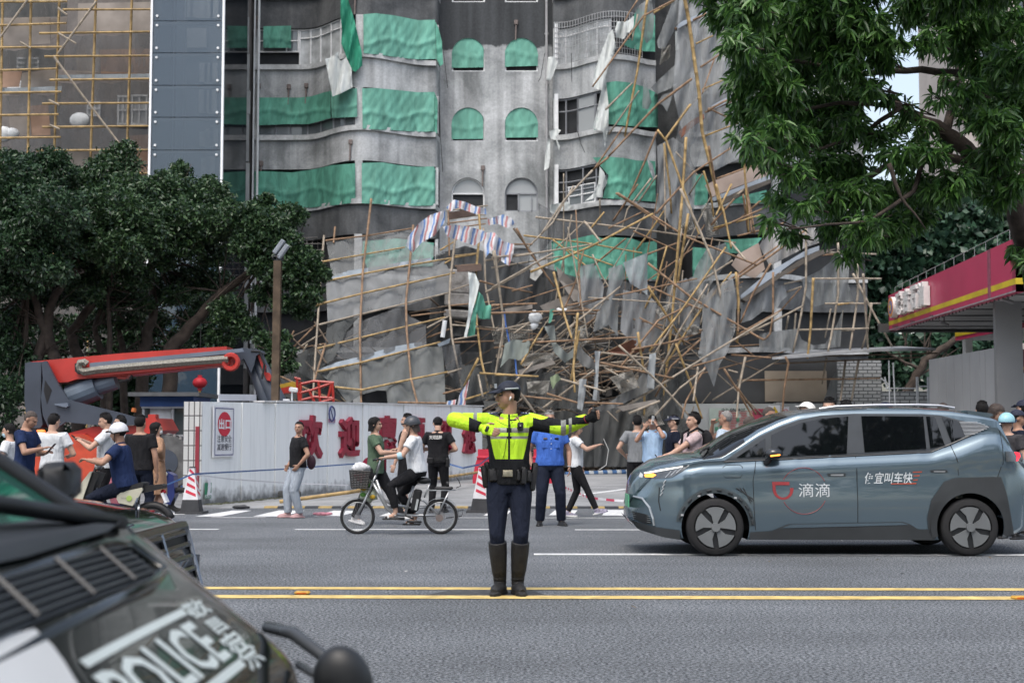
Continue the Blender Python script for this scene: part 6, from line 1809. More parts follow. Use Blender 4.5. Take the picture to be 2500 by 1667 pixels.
# ------------------------------------------------------------------ boom lift behind the people at the left
LR=M('lift_red',(.42,.030,.022),.4,.15,2,0,0,.5)
LRO=M('lift_orange_red',(.42,.055,.025),.5,.35,2.5)
LD=M('lift_dark_grey',(.045,.055,.075),.45,.15,2)
LG=M('lift_grey',(.13,.155,.20),.45,.15,2)
BLK=M('black_rubber',(.018,.018,.019),.8,.2,8)
LYD=30.0
lift=thing('boom_lift','red and dark grey boom lift with its arm folded level behind the people','boom lift',(-8.5,30,0))
def lf_(pts,Y0,th,mat,name,parent=lift):
 q=[P(x*.2976,830+y*.2976,Y0+3)for x,y in pts]
 return MB().prism(q,(0,th,0)).build(name,mat,parent)
lf_([(205,190),(240,180),(340,178),(332,560),(350,690),(330,720),(240,720),(212,620),(200,480)],29.6,1.3,LD,'counterweight')
o=lf_([(340,178),(378,172),(470,350),(560,490),(760,540),(960,590),(1175,650),(1185,690),(1000,700),(760,695),(540,672),(470,720),(400,725),(352,620),(335,470),(352,320)],29.55,.12,LD,'turret_frame')
lf_([(370,330),(425,410),(385,525),(360,420)],29.54,.005,M('lift_opening',(.012,.012,.014),.8),'opening',o)
lf_([(447,522),(555,515),(560,540),(540,552),(450,532)],29.45,.12,LG,'bracket',o)
lf_([(340,178),(378,172),(470,350),(560,490),(760,540),(960,590),(1175,650),(1185,690),(1000,700),(760,695),(540,672),(470,720),(400,725),(352,620),(335,470),(352,320)],30.7,.12,LD,'turret_frame')
bm=lf_([(245,178),(380,165),(1000,108),(1858,52),(1862,78),(1905,140),(1908,205),(1700,218),(1100,282),(800,308),(622,322),(560,343),(460,350),(378,182)],29.8,.75,LR,'boom')
lf_([(735,188),(1985,68),(1998,96),(1880,112),(735,222)],29.7,.1,LG,'guard_rail',bm)
q=[]
for x,y in((1870,155),(1500,182),(1100,216),(800,244),(690,262),(655,245),(645,215),(655,188),(690,182),(712,200)):
 q.append(P(x*.2976,830+y*.2976,32.68))
mb=MB();mb.tube(q,.085,4)
mb.build('cable_chain',M('chain_metal',(.20,.19,.16),.55,.5,30,.4),bm)
lf_([(612,195),(640,182),(660,185),(640,215),(645,250),(665,275),(640,280),(615,255)],29.66,.1,BLK,'chain_guide',bm)
lf_([(690,285),(1200,230),(1700,190),(1880,178),(1880,200),(1700,210),(1100,268),(690,302)],29.72,.07,LR,'lower_rail',bm)
lf_([(945,290),(1060,280),(1030,320),(970,318)],29.9,.3,LR,'lug',bm)
c0=P(1893*.2976,830+180*.2976,32.7)
MB().ring(c0,(0,1,0),.16,.06,16,6).build('end_eye',LR,bm)
a,b_=P(575*.2976,830+475*.2976,33.1),P(800*.2976,830+385*.2976,33.1)
c0=P(955*.2976,830+335*.2976,33.1)
MB().tube([a,b_],.3,16).tube([b_,c0],.2,14).build('lift_cylinder',M('cylinder_grey',(.10,.13,.17),.4,.15,3),lift)
kn=lf_([(1880,100),(1990,62),(2130,80),(2145,100),(2100,130),(2085,200),(2060,270),(2000,150),(1950,190),(1925,195)],30.0,.6,LD,'knuckle')
mb=MB()
for dx,r in((0,.14),(70,.16),(130,.12)):
 mb.tube([P((2040+dx*.6)*.2976,830+130*.2976,33.3),P((2180+dx)*.2976,830+500*.2976,33.3),P((2230+dx)*.2976,830+640*.2976,33.3)],r,8)
mb.build('jib',LD,lift,True)
lf_([(2108,108),(2135,112),(2180,215),(2170,260),(2210,270),(2225,300),(2215,335),(2190,330),(2160,265)],30.1,.2,LR,'jib_arm')
MB().tube([P(2060*.2976,830+90*.2976,33),P(2130*.2976,830+95*.2976,33),P(2170*.2976,830+200*.2976,33),P(2150*.2976,830+320*.2976,33)],.03,6).build('hose',BLK,lift)
MB().tube([P(1000*.2976,830+345*.2976,32.8),P(975*.2976,830+340*.2976,32.8),P(1060*.2976,830+325*.2976,32.8),P(1085*.2976,830+290*.2976,32.8)],.03,6).build('hose',BLK,lift)
lf_([(540,770),(760,710),(1160,700),(1165,640),(1280,640),(1335,740),(1290,780),(1260,1000),(700,1060),(280,1100),(265,800)],29.7,1.6,LR,'chassis')
lf_([(545,772),(700,768),(690,800),(630,830),(560,835)],29.55,.2,LR,'step')
lf_([(1165,645),(1215,640),(1215,610),(1275,608),(1278,645),(1330,740),(1290,775),(1180,760)],29.6,.3,LR,'outrigger_head')
x0=P(560*.2976,1060,32.4)
q=[P(x,y,32.3)for x,y in((60,1065),(80,1062),(200,1060),(240,1085),(235,1160),(205,1240),(70,1245),(75,1120))]
MB().prism(q,(0,.4,0)).build('engine_hood',LRO,lift)
mb=MB();put_text(mb,'GU',P(90,1101,32.28),(1,0,0),(0,0,1),w=.2,h=.14,bold=.03);mb.build('lettering',M('sign_white'),lift)
MB().box(P(100,1053,32.3),(.18,.1,.08),0,None,.02).build('amber_lamp',emit_mat('amber_lamp',(.9,.16,.03),1.2),lift)
MB().tube([P(326,1005,32.4),P(328,996,32.4)],[.06,.05],10).build('beacon',M('beacon_orange',(.4,.11,.02),.3,.1),lift)
for px,py in((408,1128),(250,1190)):
 c=P(px,py,32.9)
 R_=.62
 tr=MB().disc(c,(0,1,0),R_,.4,28).build('wheel',M('tyre_grey',(.10,.10,.10),.9,.3,5,.3),lift)
 mb=MB()
 for k in range(26):
  a_=2*math.pi*k/26
  e=Vector((math.cos(a_),0,math.sin(a_)))
  t_=Vector((-math.sin(a_),0,math.cos(a_)))
  mb.tube([c+e*R_+Vector((0,-.18,0)),c+e*(R_+.02)+t_*.08,c+e*R_+Vector((0,.18,0))],.03,4)
 mb.build('tread',M('tyre_light',(.16,.16,.16),.9,.3),tr)
 MB().disc(c+Vector((0,-.2,0)),(0,1,0),.3,.03,20).build('rim',LD,tr)
bk=thing('lift_basket','red tubular lift basket showing above the site wall','basket',(-6.5,46,0))
mb=MB()
bx=lambda x,y,Y=45:P(600+x*.12755,820+y*.12755,Y)
for pts in([(1060,920),(1300,865),(1690,895)],[(1030,1235),(1320,1165),(1690,1190)],[(980,800),(990,1000),(1030,1260)],[(930,800),(1050,835)],[(1395,870),(1425,1290)],[(1655,890),(1680,1290)],[(1050,880),(1050,1260)],[(1030,1090),(1250,1040),(1640,905)],[(1210,1040),(1310,1260)],[(1440,1270),(1690,1200)],[(1640,930),(1580,1170)]):
 mb.tube([bx(*p)for p in pts],.045,6)
mb.build('cage',LR,bk)
MB().prism([bx(620,935),(bx(900,870)),bx(960,930),bx(960,1000),bx(830,960),bx(620,1010)],(0,.8,0)).build('control_box_top',M('box_yellow',(.45,.28,.03),.6,.2),bk)
MB().prism([bx(620,1012),bx(830,962),bx(930,1005),bx(850,1080),bx(620,1110)],(0,.8,0)).build('control_box',LR,bk)
# ------------------------------------------------------------------ helper for cars: pixels of the near side -> place
def car_paint(name,col,rough=.25,metal=.35):
 m,nt,b=_nt(name)
 b.inputs['Base Color'].default_value=rgba(col)
 b.inputs['Metallic'].default_value=metal
 b.inputs['Roughness'].default_value=rough
 b.inputs['Coat Weight'].default_value=1
 b.inputs['Coat Roughness'].default_value=.03
 tc=nt.nodes.new('ShaderNodeTexCoord')
 n=nt.nodes.new('ShaderNodeTexNoise');n.inputs['Scale'].default_value=2.2;n.inputs['Detail'].default_value=6
 nt.links.new(tc.outputs['Object'],n.inputs['Vector'])
 mr=nt.nodes.new('ShaderNodeMapRange');mr.inputs['To Min'].default_value=rough-.08;mr.inputs['To Max'].default_value=rough+.14
 nt.links.new(n.outputs['Fac'],mr.inputs['Value']);nt.links.new(mr.outputs[0],b.inputs['Roughness'])
 MATS[name]=m
 return m
GLS=glass_mat('car_glass',(.004,.005,.006),.02,1,.65)
def wheel(parent,c,R_,rim,width=.21,spokes=5,side=-1,rim_mat=None,dark_mat=None):
 """road wheel facing -y (side -1) or +y"""
 ax=Vector((0,side,0))
 w=MB()
 prof=[(-.5,.70),(-.5,.90),(-.42,.98),(-.2,1.0),(.2,1.0),(.42,.98),(.5,.90),(.5,.70)]
 n=40
 rings=[]
 for o,r in prof:
  rings.append([Vector(c)+Vector((math.cos(2*math.pi*k/n)*r*R_,o*width,math.sin(2*math.pi*k/n)*r*R_))for k in range(n)])
 w.loft(rings,caps=False)
 wo=w.build('wheel',BLK,parent,True)
 d=MB().disc(Vector(c)+ax*(width*.36),ax,rim,.02,36)
 d.build('rim_back',dark_mat or M('rim_dark',(.02,.022,.025),.4,.1),wo)
 s=MB()
 f=Vector(c)+ax*(width*.5)
 for k in range(spokes):
  a0=2*math.pi*k/spokes+.35
  def pt(r,a,o=0.0):
   return f+Vector((math.cos(a)*r,0,math.sin(a)*r))-ax*o
  hw=.50
  pts=[pt(rim*.16,a0-.5),pt(rim*.55,a0-hw*.95),pt(rim*.98,a0-hw),pt(rim*.99,a0-hw*.35),pt(rim*.99,a0+hw*.35),pt(rim*.98,a0+hw),pt(rim*.55,a0+hw*.6),pt(rim*.16,a0+.5)]
  s.prism(pts,-ax*.03)
 s.disc(f,ax,rim*.2,.05,18)
 s.build('spokes',rim_mat or M('rim_grey',(.15,.16,.165),.4,.15,3),wo)
 MB().ring(Vector(c)+ax*(width*.47),ax,rim,.007,40,6).build('rim',rim_mat or M('rim_grey'),wo)
 return wo
# ------------------------------------------------------------------ the grey blue electric car
CK=219.6
def cz(py):return 1.33-(py-1063)/CK
def cx(px):return(px-1250)/CK
YN=15.8
CAR=car_paint('car_paint_grey_blue',(.135,.19,.23),.18,.6)
CARW=1.86
ztop_t=[(cx(a),cz(b))for a,b in((1541,1225),(1545,1185),(1553,1163),(1568,1147),(1604,1124),(1660,1110),(1716,1103),(1740,1092),(1800,1056),(1858,1030),(1913,1009),(1958,999),(2036,992),(2148,989),(2260,989),(2331,993),(2387,1001),(2440,1010),(2452,1030),(2482,1092),(2500,1104),(2545,1118),(2556,1150))]
zedge_t=[(cx(a),cz(b))for a,b in((1541,1235),(1550,1190),(1566,1168),(1604,1146),(1660,1131),(1716,1122),(1765,1117),(1810,1088),(1857,1056),(1910,1030),(1958,1012),(2036,1003),(2148,1000),(2260,1000),(2331,1005),(2387,1015),(2440,1026),(2452,1045),(2482,1106),(2500,1118),(2545,1132),(2556,1165))]
zbelt_t=[(cx(a),cz(b))for a,b in((1541,1240),(1604,1150),(1716,1128),(1768,1126),(1904,1119),(2089,1110),(2275,1101),(2330,1082),(2406,1050),(2440,1048),(2500,1122),(2556,1170))]
zbot_t=[(cx(a),cz(b))for a,b in((1541,1268),(1560,1292),(1620,1308),(1680,1314),(1850,1315),(2275,1316),(2420,1312),(2500,1296),(2556,1262))]
def nose(X):
 """how far the near side curls in at the ends (plan view)"""
 d0,d1=X-cx(1541),cx(2556)-X
 v=0
 if d0<.75:v+=.62*(1-d0/.75)**2.2
 if d1<.6:v+=.38*(1-d1/.6)**2.2
 return v
def side_in(X,Z):
 """inset of the body side from the widest plane"""
 zb=lin(zbelt_t,X)
 z0=lin(zbot_t,X)
 v=nose(X)
 if Z>zb:
  v+=.085+(Z-zb)*.22
 else:
  t=(Z-z0)/max(.05,zb-z0)
  v+=.045*(1-t)**2+.03*max(0,t-.55)**2/.2
  v+=max(0,Z-(zb-.16))*.40
  cr=lin([(cx(1541),cz(1180)),(cx(1800),cz(1150)),(cx(2100),cz(1138)),(cx(2420),cz(1128)),(cx(2556),cz(1128))],X)
  v+=.03*math.tanh((cr-Z)/.025)*(1 if Z<cr else .0)if Z<cr and Z>cr-.12 else(.03*max(0,1-(cr-.12-Z)/.3)if Z<=cr-.12 else 0)
 return v
def near(px,py,out=0.0):
 X,Z=cx(px),cz(py)
 return Vector((X,YN+side_in(X,Z)-out,Z))
suv=thing('electric_car','grey blue electric car with taxi app lettering driving left on the far lane','car',(cx(2050),YN+.93,0))
nst=110
rings=[]
YC=YN+CARW/2
xs=[cx(1541)+(cx(2556)-cx(1541))*(.5-.5*math.cos(math.pi*(k/nst)))*.25+(cx(2556)-cx(1541))*(k/nst)*.75 for k in range(nst+1)]
for X in xs:
 z0,zb,ze,zt=lin(zbot_t,X),lin(zbelt_t,X),lin(zedge_t,X),lin(ztop_t,X)
 zb=min(zb,ze-.005)
 half=[]
 half.append((CARW/2-.25,z0))
 for k in range(15):
  z=z0+(zb-z0)*k/14
  half.append((CARW/2-side_in(X,z),z))
 for k in range(1,9):
  z=zb+(ze-zb)*k/8
  half.append((CARW/2-side_in(X,z),z))
 we=half[-1][0]
 for k in range(1,9):
  a=math.pi/2*k/8
  half.append((we*(1-k/8),ze+(zt-ze)*math.sin(a)**.8))
 full=[Vector((X,YC-y,z))for y,z in half]+[Vector((X,YC+y,z))for y,z in half[-2::-1]]
 rings.append(full)
body=MB().loft(rings).build('body',[CAR,GLS,M('arch_black',(.012,.012,.013),.8)],suv,True)
me=body.data
nr=len(rings[0])
for p in me.polygons:
 c=p.center
 off=abs(c.y-YC)
 if cx(1722)<c.x<cx(1935)and off<CARW/2-side_in(c.x,lin(zedge_t,c.x))-.05 and c.z>lin(zedge_t,c.x)+.005:
  p.material_index=1
 if cx(2448)<c.x<cx(2488)and off<.62 and c.z>cz(1100):
  p.material_index=1
WF,WR=(1744.5,1285),(2363,1284)
def cut(obj,tools):
 for t in tools:
  md=obj.modifiers.new('cut','BOOLEAN')
  md.operation='DIFFERENCE'
  md.solver='EXACT'
  md.object=t
 dg=bpy.context.evaluated_depsgraph_get()
 new=bpy.data.meshes.new_from_object(obj.evaluated_get(dg))
 obj.modifiers.clear()
 obj.data=new
 for t in tools:
  bpy.data.objects.remove(t)
tools=[]
for wx,wy in(WF,WR):
 for yy in(YN+.18,YN+CARW-.18):
  tools.append(MB().tube([(cx(wx),yy-.42,cz(wy)),(cx(wx),yy+.32,cz(wy))],.375,40).build('arch_tool',M('arch_black')))
cut(body,tools)
for wx,wy in(WF,WR):
 wheel(suv,(cx(wx),YN+.13,.32),.32,.243)
 wheel(suv,(cx(wx),YN+CARW-.13,.32),.32,.243,side=1)
MB().box((cx(2050),YC,.42),(3.6,1.3,.3)).build('underbody',M('arch_black'),suv)
def panel(name,poly,mat,out=.006,step=6,parent=suv,thick=None):
 v2,fs=fill(poly,step)
 vs=[near(v.x,v.y,out)for v in v2]
 return MB().add(vs,fs).build(name,mat,parent,True)
TRIM=M('window_trim',(.03,.034,.038),.35,.1)
PIL=M('grey_pillar',(.055,.062,.07),.4,.1)
dlo=panel('window_surround',[(1766,1127),(1857,1066),(1910,1041),(1958,1024),(2008,1014),(2092,1009),(2260,1010),(2303,1013),(2345,1024),(2395,1037),(2425,1040),(2406,1047),(2359,1070),(2322,1084),(2275,1103),(2089,1112),(1904,1121)],PIL,.004)
for poly in([(1798,1117),(1871,1070),(1869,1114)],[(1885,1114),(1886,1062),(1920,1047),(1958,1033),(2008,1022),(2078,1016),(2068,1107)],[(2110,1015),(2262,1016),(2263,1095),(2112,1103)],[(2269,1016),(2290,1017),(2308,1086),(2273,1094)],[(2307,1017),(2345,1028),(2361,1066),(2325,1080)]):
 panel('side_window',poly,GLS,.012,5)
mb=MB()
for k in range(11):
 y=1030+3.3*k
 xa=2348+1.0*k
 xb=lin([(1026,2380),(1038,2412),(1044,2418),(1050,2404),(1060,2382),(1068,2364)],y)
 if xb>xa:
  mb.tube([near(xa,y,.014),near(xb,y,.014)],.0045,4)
mb.build('rear_louvre',M('louvre_silver',(.38,.40,.42),.35,.1,4,0,.5),suv)
def line(name,pts,r,mat,out=.003,parent=suv):
 return MB().tube([near(x,y,out)for x,y in pts],r,5).build(name,mat,parent)
GAP=M('panel_gap',(.012,.014,.016),.8)
def dense(pts,n=6):
 out=[]
 for(xa,ya),(xb,yb)in zip(pts,pts[1:]):
  for k in range(n):
   out.append((xa+(xb-xa)*k/n,ya+(yb-ya)*k/n))
 return out+[pts[-1]]
for pts in([(1846,1124),(1837,1172),(1838,1240),(1842,1292)],[(2090,1111),(2090,1292)],[(2322,1083),(2335,1128),(2338,1160)],[(1688,1115),(1719,1119),(1732,1110)],[(2445,1050),(2446,1130),(2432,1165)]):
 line('door_gap',dense(pts),.0045,GAP,0)
line('window_line',dense([(1768,1127),(1904,1121),(2089,1112),(2275,1103),(2322,1084),(2406,1047)],8),.008,TRIM,.008)
fl=[(1765,1140),(1772,1135),(1805,1134),(1812,1139),(1811,1158),(1806,1165),(1771,1165),(1764,1160),(1765,1140)]
line('charge_flap',fl,.004,GAP,0)
CLAD=M('black_cladding',(.035,.039,.042),.6,.15,3)
def arch_clad(w,r0,r1,a0,a1):
 out,n=[],26
 pa=[(w[0]+r1*math.cos(R(a0+(a1-a0)*k/n)),w[1]-r1*math.sin(R(a0+(a1-a0)*k/n)))for k in range(n+1)]
 pb=[(w[0]+r0*math.cos(R(a0+(a1-a0)*k/n)),w[1]-r0*math.sin(R(a0+(a1-a0)*k/n)))for k in range(n+1)]
 return pa+pb[::-1]
panel('rear_arch_cladding',arch_clad(WR,82,97,-14,196),CLAD,.02,5)
panel('rear_arch_liner',[(2262,1300),(2258,1262),(2268,1220),(2300,1175),(2330,1165),(2440,1163),(2452,1200),(2472,1300),(2452,1310),(2445,1260),(2425,1215),(2390,1192),(2340,1192),(2300,1215),(2278,1255),(2278,1312)],CLAD,.012,5)
panel('front_arch_strip',arch_clad(WF,83,96,2,172),M('bare_arch_metal',(.045,.058,.065),.5,.3,6),.003,5)
mb=MB()
for a in(8,20,33,48,66,84,100,116,134,150,163):
 p=near(WF[0]+90*math.cos(R(a)),WF[1]-90*math.sin(R(a)),.012)
 mb.box(p,(.055,.02,.02),0,Matrix.Rotation(R(90-a),3,'Y'),.004)
mb.build('arch_clips',CLAD,suv)
mb=MB()
for a in(56,118,160):
 mb.box(near(WF[0]+86*math.cos(R(a)),WF[1]-86*math.sin(R(a)),.014),(.03,.01,.02))
mb.build('arch_tags',M('tag_grey',(.4,.41,.42),.5),suv)
for k in range(3):
 line('arch_rib',[(1795+9*k,1190),(1830-4*k+8,1218+4*k)],.006,CLAD,.006)
panel('sill_cladding',[(1828,1297),(1842,1296),(1880,1294),(1921,1277),(2090,1274),(2199,1272),(2215,1277),(2236,1290),(2276,1290),(2276,1316),(1826,1314)],CLAD,.012,5)
panel('sill_strip',[(1926,1278),(2090,1275),(2197,1273.5),(2212,1279),(1905,1287)],CAR,.016,5)
for x0,y0,x1,y1 in((2018,1155,2063,1162),(2269,1147,2311,1153)):
 panel('door_handle',[(x0,y0),(x1,y0-1),(x1,y1),(x0+3,y1),(x0,(y0+y1)/2)],TRIM,.003,4)
 panel('handle_bar',[(x0+8,y0+2),(x1-6,y0+1.5),(x1-6,y1-1.5),(x0+8,y1-1.5)],M('handle_metal',(.35,.37,.39),.3,.1,3,0,.4),.01,4)
WT=M('white_decal',(.55,.58,.60),.4,.05)
OR=M('orange_decal',(.42,.07,.03),.4,.05)
def near_warp(p):
 return Vector((p.x,YN+side_in(p.x,p.z)-.004,p.z))
def door_text(s,px,py,w,h,mat,bold=.02,slant=0.0):
 mb=MB()
 put_text(mb,s,(cx(px),0,cz(py)),(1,0,0),(0,0,1),w=w/CK,h=h/CK,bold=bold)
 z0=cz(py)
 mb.v=[tuple(near_warp(Vector((v[0]+slant*(v[2]-z0),0,v[2]))))for v in mb.v]
 return mb.build('lettering',mat,suv)
door_text('滴滴',1985,1195,76,33,WT,.0)
door_text('便宜叫车快',2167,1166,116,28,WT,.008,.2)
def arc_pts(cx_,cy_,r,a0,a1,n=24):
 return[(cx_+r*math.cos(R(a0+(a1-a0)*k/n)),cy_-r*math.sin(R(a0+(a1-a0)*k/n)))for k in range(n+1)]
panel('logo',[(1883,1175),(1925,1175),(1925,1183),(1891,1183),(1891,1196)]+arc_pts(1909,1196,17,180,360,14)+[(1926,1190),(1935,1190)]+arc_pts(1909,1193,25,0,-180,18),M('logo_red',(.30,.04,.045),.4),.005,4)
for a0,a1 in((25,152),(208,335)):
 line('logo_ring',arc_pts(1960,1197,56,a0,a1),.003,M('logo_red'),.003)
for x0,x1,y in((2226,2249,1151),(2228,2243,1160),(2226,2238,1170),(2172,2234,1179)):
 panel('speed_stripe',[(x0,y),(x1,y-1.2),(x1-1,y+1.5),(x0,y+2)],OR,.005,4)
LAMP=M('lamp_clear',(.55,.58,.60),.15,.15,9,0,.3)
panel('headlight',[(1577,1156),(1610,1146),(1660,1136),(1684,1135),(1672,1145),(1640,1165),(1620,1168),(1580,1168)],M('lamp_dark',(.10,.11,.12),.2,.3,14,0,.3),.010,4)
panel('running_light',[(1579,1155),(1620,1145),(1668,1137),(1668,1139.5),(1622,1149),(1582,1158)],emit_mat('daylight_strip',(1,.97,.9),.75),.016,3)
panel('turn_signal',[(1580,1160),(1600,1156),(1606,1160),(1598,1166),(1582,1166)],emit_mat('amber_signal',(1,.30,.04),1.6),.018,3)
for k in range(3):
 line('lamp_fin',[(1626+13*k,1166-6*k),(1640+13*k,1150-4*k)],.004,LAMP,.016)
for k in range(4):
 line('vertical_lamp',[(1627-2.5*k,1172+10*k),(1622-2.5*k,1180+10*k)],.008,LAMP,.008)
line('bumper_crease',[(1613,1190),(1611,1225),(1615,1247)],.008,GAP,-.002)
panel('lower_grille',[(1552,1252),(1585,1258),(1596,1280),(1580,1281),(1556,1273)],GAP,.004,4)
for k in range(4):
 line('grille_bar',[(1553,1256+5*k),(1592,1262+5*k)],.003,M('rim_grey'),.008)
line('bumper_blade',[(1556,1216),(1575,1219),(1590,1240),(1598,1268),(1600,1284)],.014,M('blade_silver',(.33,.36,.38),.35,.1,3,0,.4),.008)
panel('front_lip',[(1543,1273),(1600,1287),(1658,1293),(1660,1316),(1620,1311),(1565,1296)],CLAD,.014,5)
panel('badge',[(1568,1166),(1576,1168),(1578,1160),(1572,1154)],M('white_badge',(.6,.62,.63),.3),.012,3)
MB().box((cx(1541)-.004,YC-.32,cz(1225)),(.015,.44,.14)).build('number_plate',M('plate_green',(.10,.35,.2),.4),suv)
mc=near(1886,1107,.12)
mi=MB().ball(mc,(.10,.085,.068),14,10).build('door_mirror',M('mirror_black',(.022,.024,.027),.2,.05,3,0,0,.6),suv,True)
MB().tube([near(1870,1130,.0),mc+Vector((-.03,.03,-.05))],[.035,.03],8).build('mirror_arm',M('mirror_black'),mi)
MB().box(mc+Vector((-.0,-.085,-.018)),(.11,.012,.016),0,Matrix.Rotation(-.12,3,'Y'),.004).build('mirror_signal',emit_mat('amber_signal'),mi)
MB().tube([Vector((cx(a),YN+.24,cz(b)))for a,b in((2010,997),(2050,991),(2150,987.5),(2250,987),(2310,989),(2345,995))],.014,6).build('roof_rail',M('rail_silver',(.45,.47,.5),.3,.1,3,0,.6),suv)
MB().prism([Vector((cx(a),YN+.28,cz(b)))for a,b in((2380,1001),(2440,1008),(2443,1013),(2420,1026),(2385,1020))],(0,CARW-.56,0)).build('spoiler',CAR,suv)
panel('rear_light',[(2452,1101),(2490,1102),(2510,1106),(2512,1126),(2452,1126)],M('lamp_dark'),.012,4)
panel('tail_lamp',[(2482,1103),(2500,1105),(2502,1114),(2492,1124),(2482,1125),(2488,1113)],emit_mat('tail_red',(1,.02,.04),.9),.018,3)
MB().tube([near(1714,1106,-.1),near(1725,1098,-.25),near(1760,1090,-.6)],.012,5).build('wiper',BLK,suv)
# ------------------------------------------------------------------ police car in the left foreground
PC=car_paint('police_black_green',(.005,.008,.008),.1,.0)
_b=PC.node_tree.nodes['Principled BSDF'];_b.inputs['Coat Weight'].default_value=.55;_b.inputs['Specular IOR Level'].default_value=.3
PC_GLARE=M('painted_sky_glare',(.66,.68,.69),.25,.05,2,0,0,.5,.8)
PBLK=M('matt_black_plastic',(.016,.018,.02),.45,.2,6)
pc=thing('police_car','black police car hood with white lettering, blurred in the left foreground','police car',(-1.9,2.35,0))
PX0,PX1,PY0,PY1=-.84,-.42,1.5,3.42
def hood_z(x,y):
 s=abs((y-(PY0+PY1)/2)/((PY1-PY0)/2))
 z=.975-.79*(x+.657)
 if x>-.56:
  z-=3.2*(x+.56)**2
 return z-.015*s**2-.06*max(0,(s-.72)/.28)**2
def hood_edge(x):
 """far edge of the hood as it rounds in towards the nose"""
 t=max(0,(x-PX0)/(PX1-PX0))
 return PY1-.03*t-.42*max(0,t-.55)**2/.2
nx,ny=40,44
vs,fs=[],[]
for i in range(nx+1):
 x=PX0+(PX1-PX0)*i/nx
 ye=hood_edge(x)
 yn_=PY0+(PY1-ye)
 for j in range(ny+1):
  y=yn_+(ye-yn_)*j/ny
  vs.append(Vector((x,y,hood_z(x,y))))
for i in range(nx):
 for j in range(ny):
  a=i*(ny+1)+j
  fs.append((a,a+ny+1,a+ny+2,a+1))
hood=MB().add(vs,fs).build('hood',PC,pc,True)
def flank(sign):
 rings=[]
 for i in range(nx+1):
  x=PX0+(PX1-PX0)*i/nx
  ye=hood_edge(x)
  y=ye if sign>0 else PY0+(PY1-ye)
  zt=hood_z(x,y)
  rings.append([Vector((x,y+sign*.04*min(1,k/3),zt-(zt-.3)*(k/8)**1.2))for k in range(9)])
 return rings
MB().loft(flank(1),caps=False,closed=False).build('fender',PC,pc,True)
MB().loft(flank(-1),caps=False,closed=False).build('fender',PC,pc,True)
xe=PX1
ye=hood_edge(xe)
yn_=PY0+(PY1-ye)
rings=[]
for j in range(ny+1):
 y=yn_+(ye-yn_)*j/ny
 zt=hood_z(xe,y)
 rings.append([Vector((xe+.06*math.sin(math.pi*k/6),y,zt-(zt-.3)*k/6))for k in range(7)])
MB().loft(rings,caps=False,closed=False).build('nose',PC,pc,True)
MB().box((-2.6,2.46,.72),(3.5,1.9,.80),0,None,.06).build('cabin_side',PC,pc)
for x in(-1.0,-3.7):
 for y,s in((PY0+.05,-1),(PY1-.05,1)):
  wheel(pc,(x,y,.34),.34,.22,side=s)
def hpt(x,y,up=0.0):
 return Vector((x,y,hood_z(x,y)+up))
def hood_patch(name,poly,mat,up,parent=pc,step=.04):
 v2,f2=fill(poly,step)
 return MB().add([hpt(v.x,v.y,up)for v in v2],f2).build(name,mat,parent,True)
rings=[]
for y_,dx in((1.55,-.05),(1.9,-.01),(2.46,0),(3.0,-.015),(3.25,-.05),(3.40,-.09)):
 rings.append([hpt(-.83+dx,y_,.012),Vector((-.85+dx,y_,hood_z(-.84,y_)+.03)),Vector((-.905+dx,y_,1.15-.02*abs(y_-2.46))),Vector((-.99+dx,y_,1.165-.02*abs(y_-2.46)))])
MB().loft(rings,caps=False,closed=False).build('cowl',PBLK,pc,True)
vent=hood_patch('hood_vent',[(-.81,1.6),(-.812,2.88),(-.80,3.0),(-.745,3.01),(-.735,2.9),(-.735,1.6)],PBLK,.006)
mb=MB()
for k in range(6):
 x=-.805+.0125*k
 mb.tube([hpt(x,1.6+.115*q,.012)for q in range(13)],.0035,4)
for y in(1.9,2.25,2.55,2.82):
 mb.tube([hpt(-.812,y,.016),hpt(-.735,y-.02,.016)],.005,4)
mb.build('vent_slats',M('vent_slat',(.03,.034,.038),.35,.1),vent)
mb=MB()
mb.tube([hpt(-.82,1.6,.008),hpt(-.822,2.9,.008),hpt(-.81,3.03,.008),hpt(-.74,3.04,.008),hpt(-.725,2.9,.008),hpt(-.722,1.6,.008)],.014,6)
mb.build('vent_frame',PC,vent,True)
W0,W1,W2,W3=Vector((-.97,1.6,1.15)),Vector((-.99,3.30,1.13)),Vector((-1.85,3.05,1.74)),Vector((-1.85,1.85,1.74))
MB().add([W0,W1,W2,W3],[(0,1,2,3)]).build('windscreen',glass_mat('windscreen_glass',(.012,.075,.055),.03,1,1.0),pc)
MB().prism([W2,W3,Vector((-4.3,1.85,1.78)),Vector((-4.3,3.05,1.78))],(0,0,.06)).build('roof',PC,pc)
MB().prism([W2+Vector((-.05,.02,-.04)),W1+Vector((-.12,.06,0)),Vector((-4.2,3.4,1.12)),Vector((-4.2,3.1,1.7))],(0,-.03,0)).build('side_window',GLS,pc)
mb=MB()
mb.tube([Vector((-.88,3.40,1.06)),Vector((-.95,3.38,1.115)),W1+Vector((-.04,.03,.02)),(W1+W2)/2+Vector((.0,.03,.0)),W2+Vector((0,.03,.0))],[.02,.03,.03,.03,.03],8)
mb.build('pillar',PBLK,pc,True)
mb=MB()
mb.tube([Vector((-.93,3.2,1.14)),Vector((-1.0,2.7,1.20)),Vector((-1.06,2.0,1.26))],.014,5)
mb.tube([Vector((-.90,3.30,1.13)),Vector((-.95,3.0,1.17)),Vector((-1.0,2.6,1.215))],.018,6)
mb.build('wiper',PBLK,pc,True)
mb=MB()
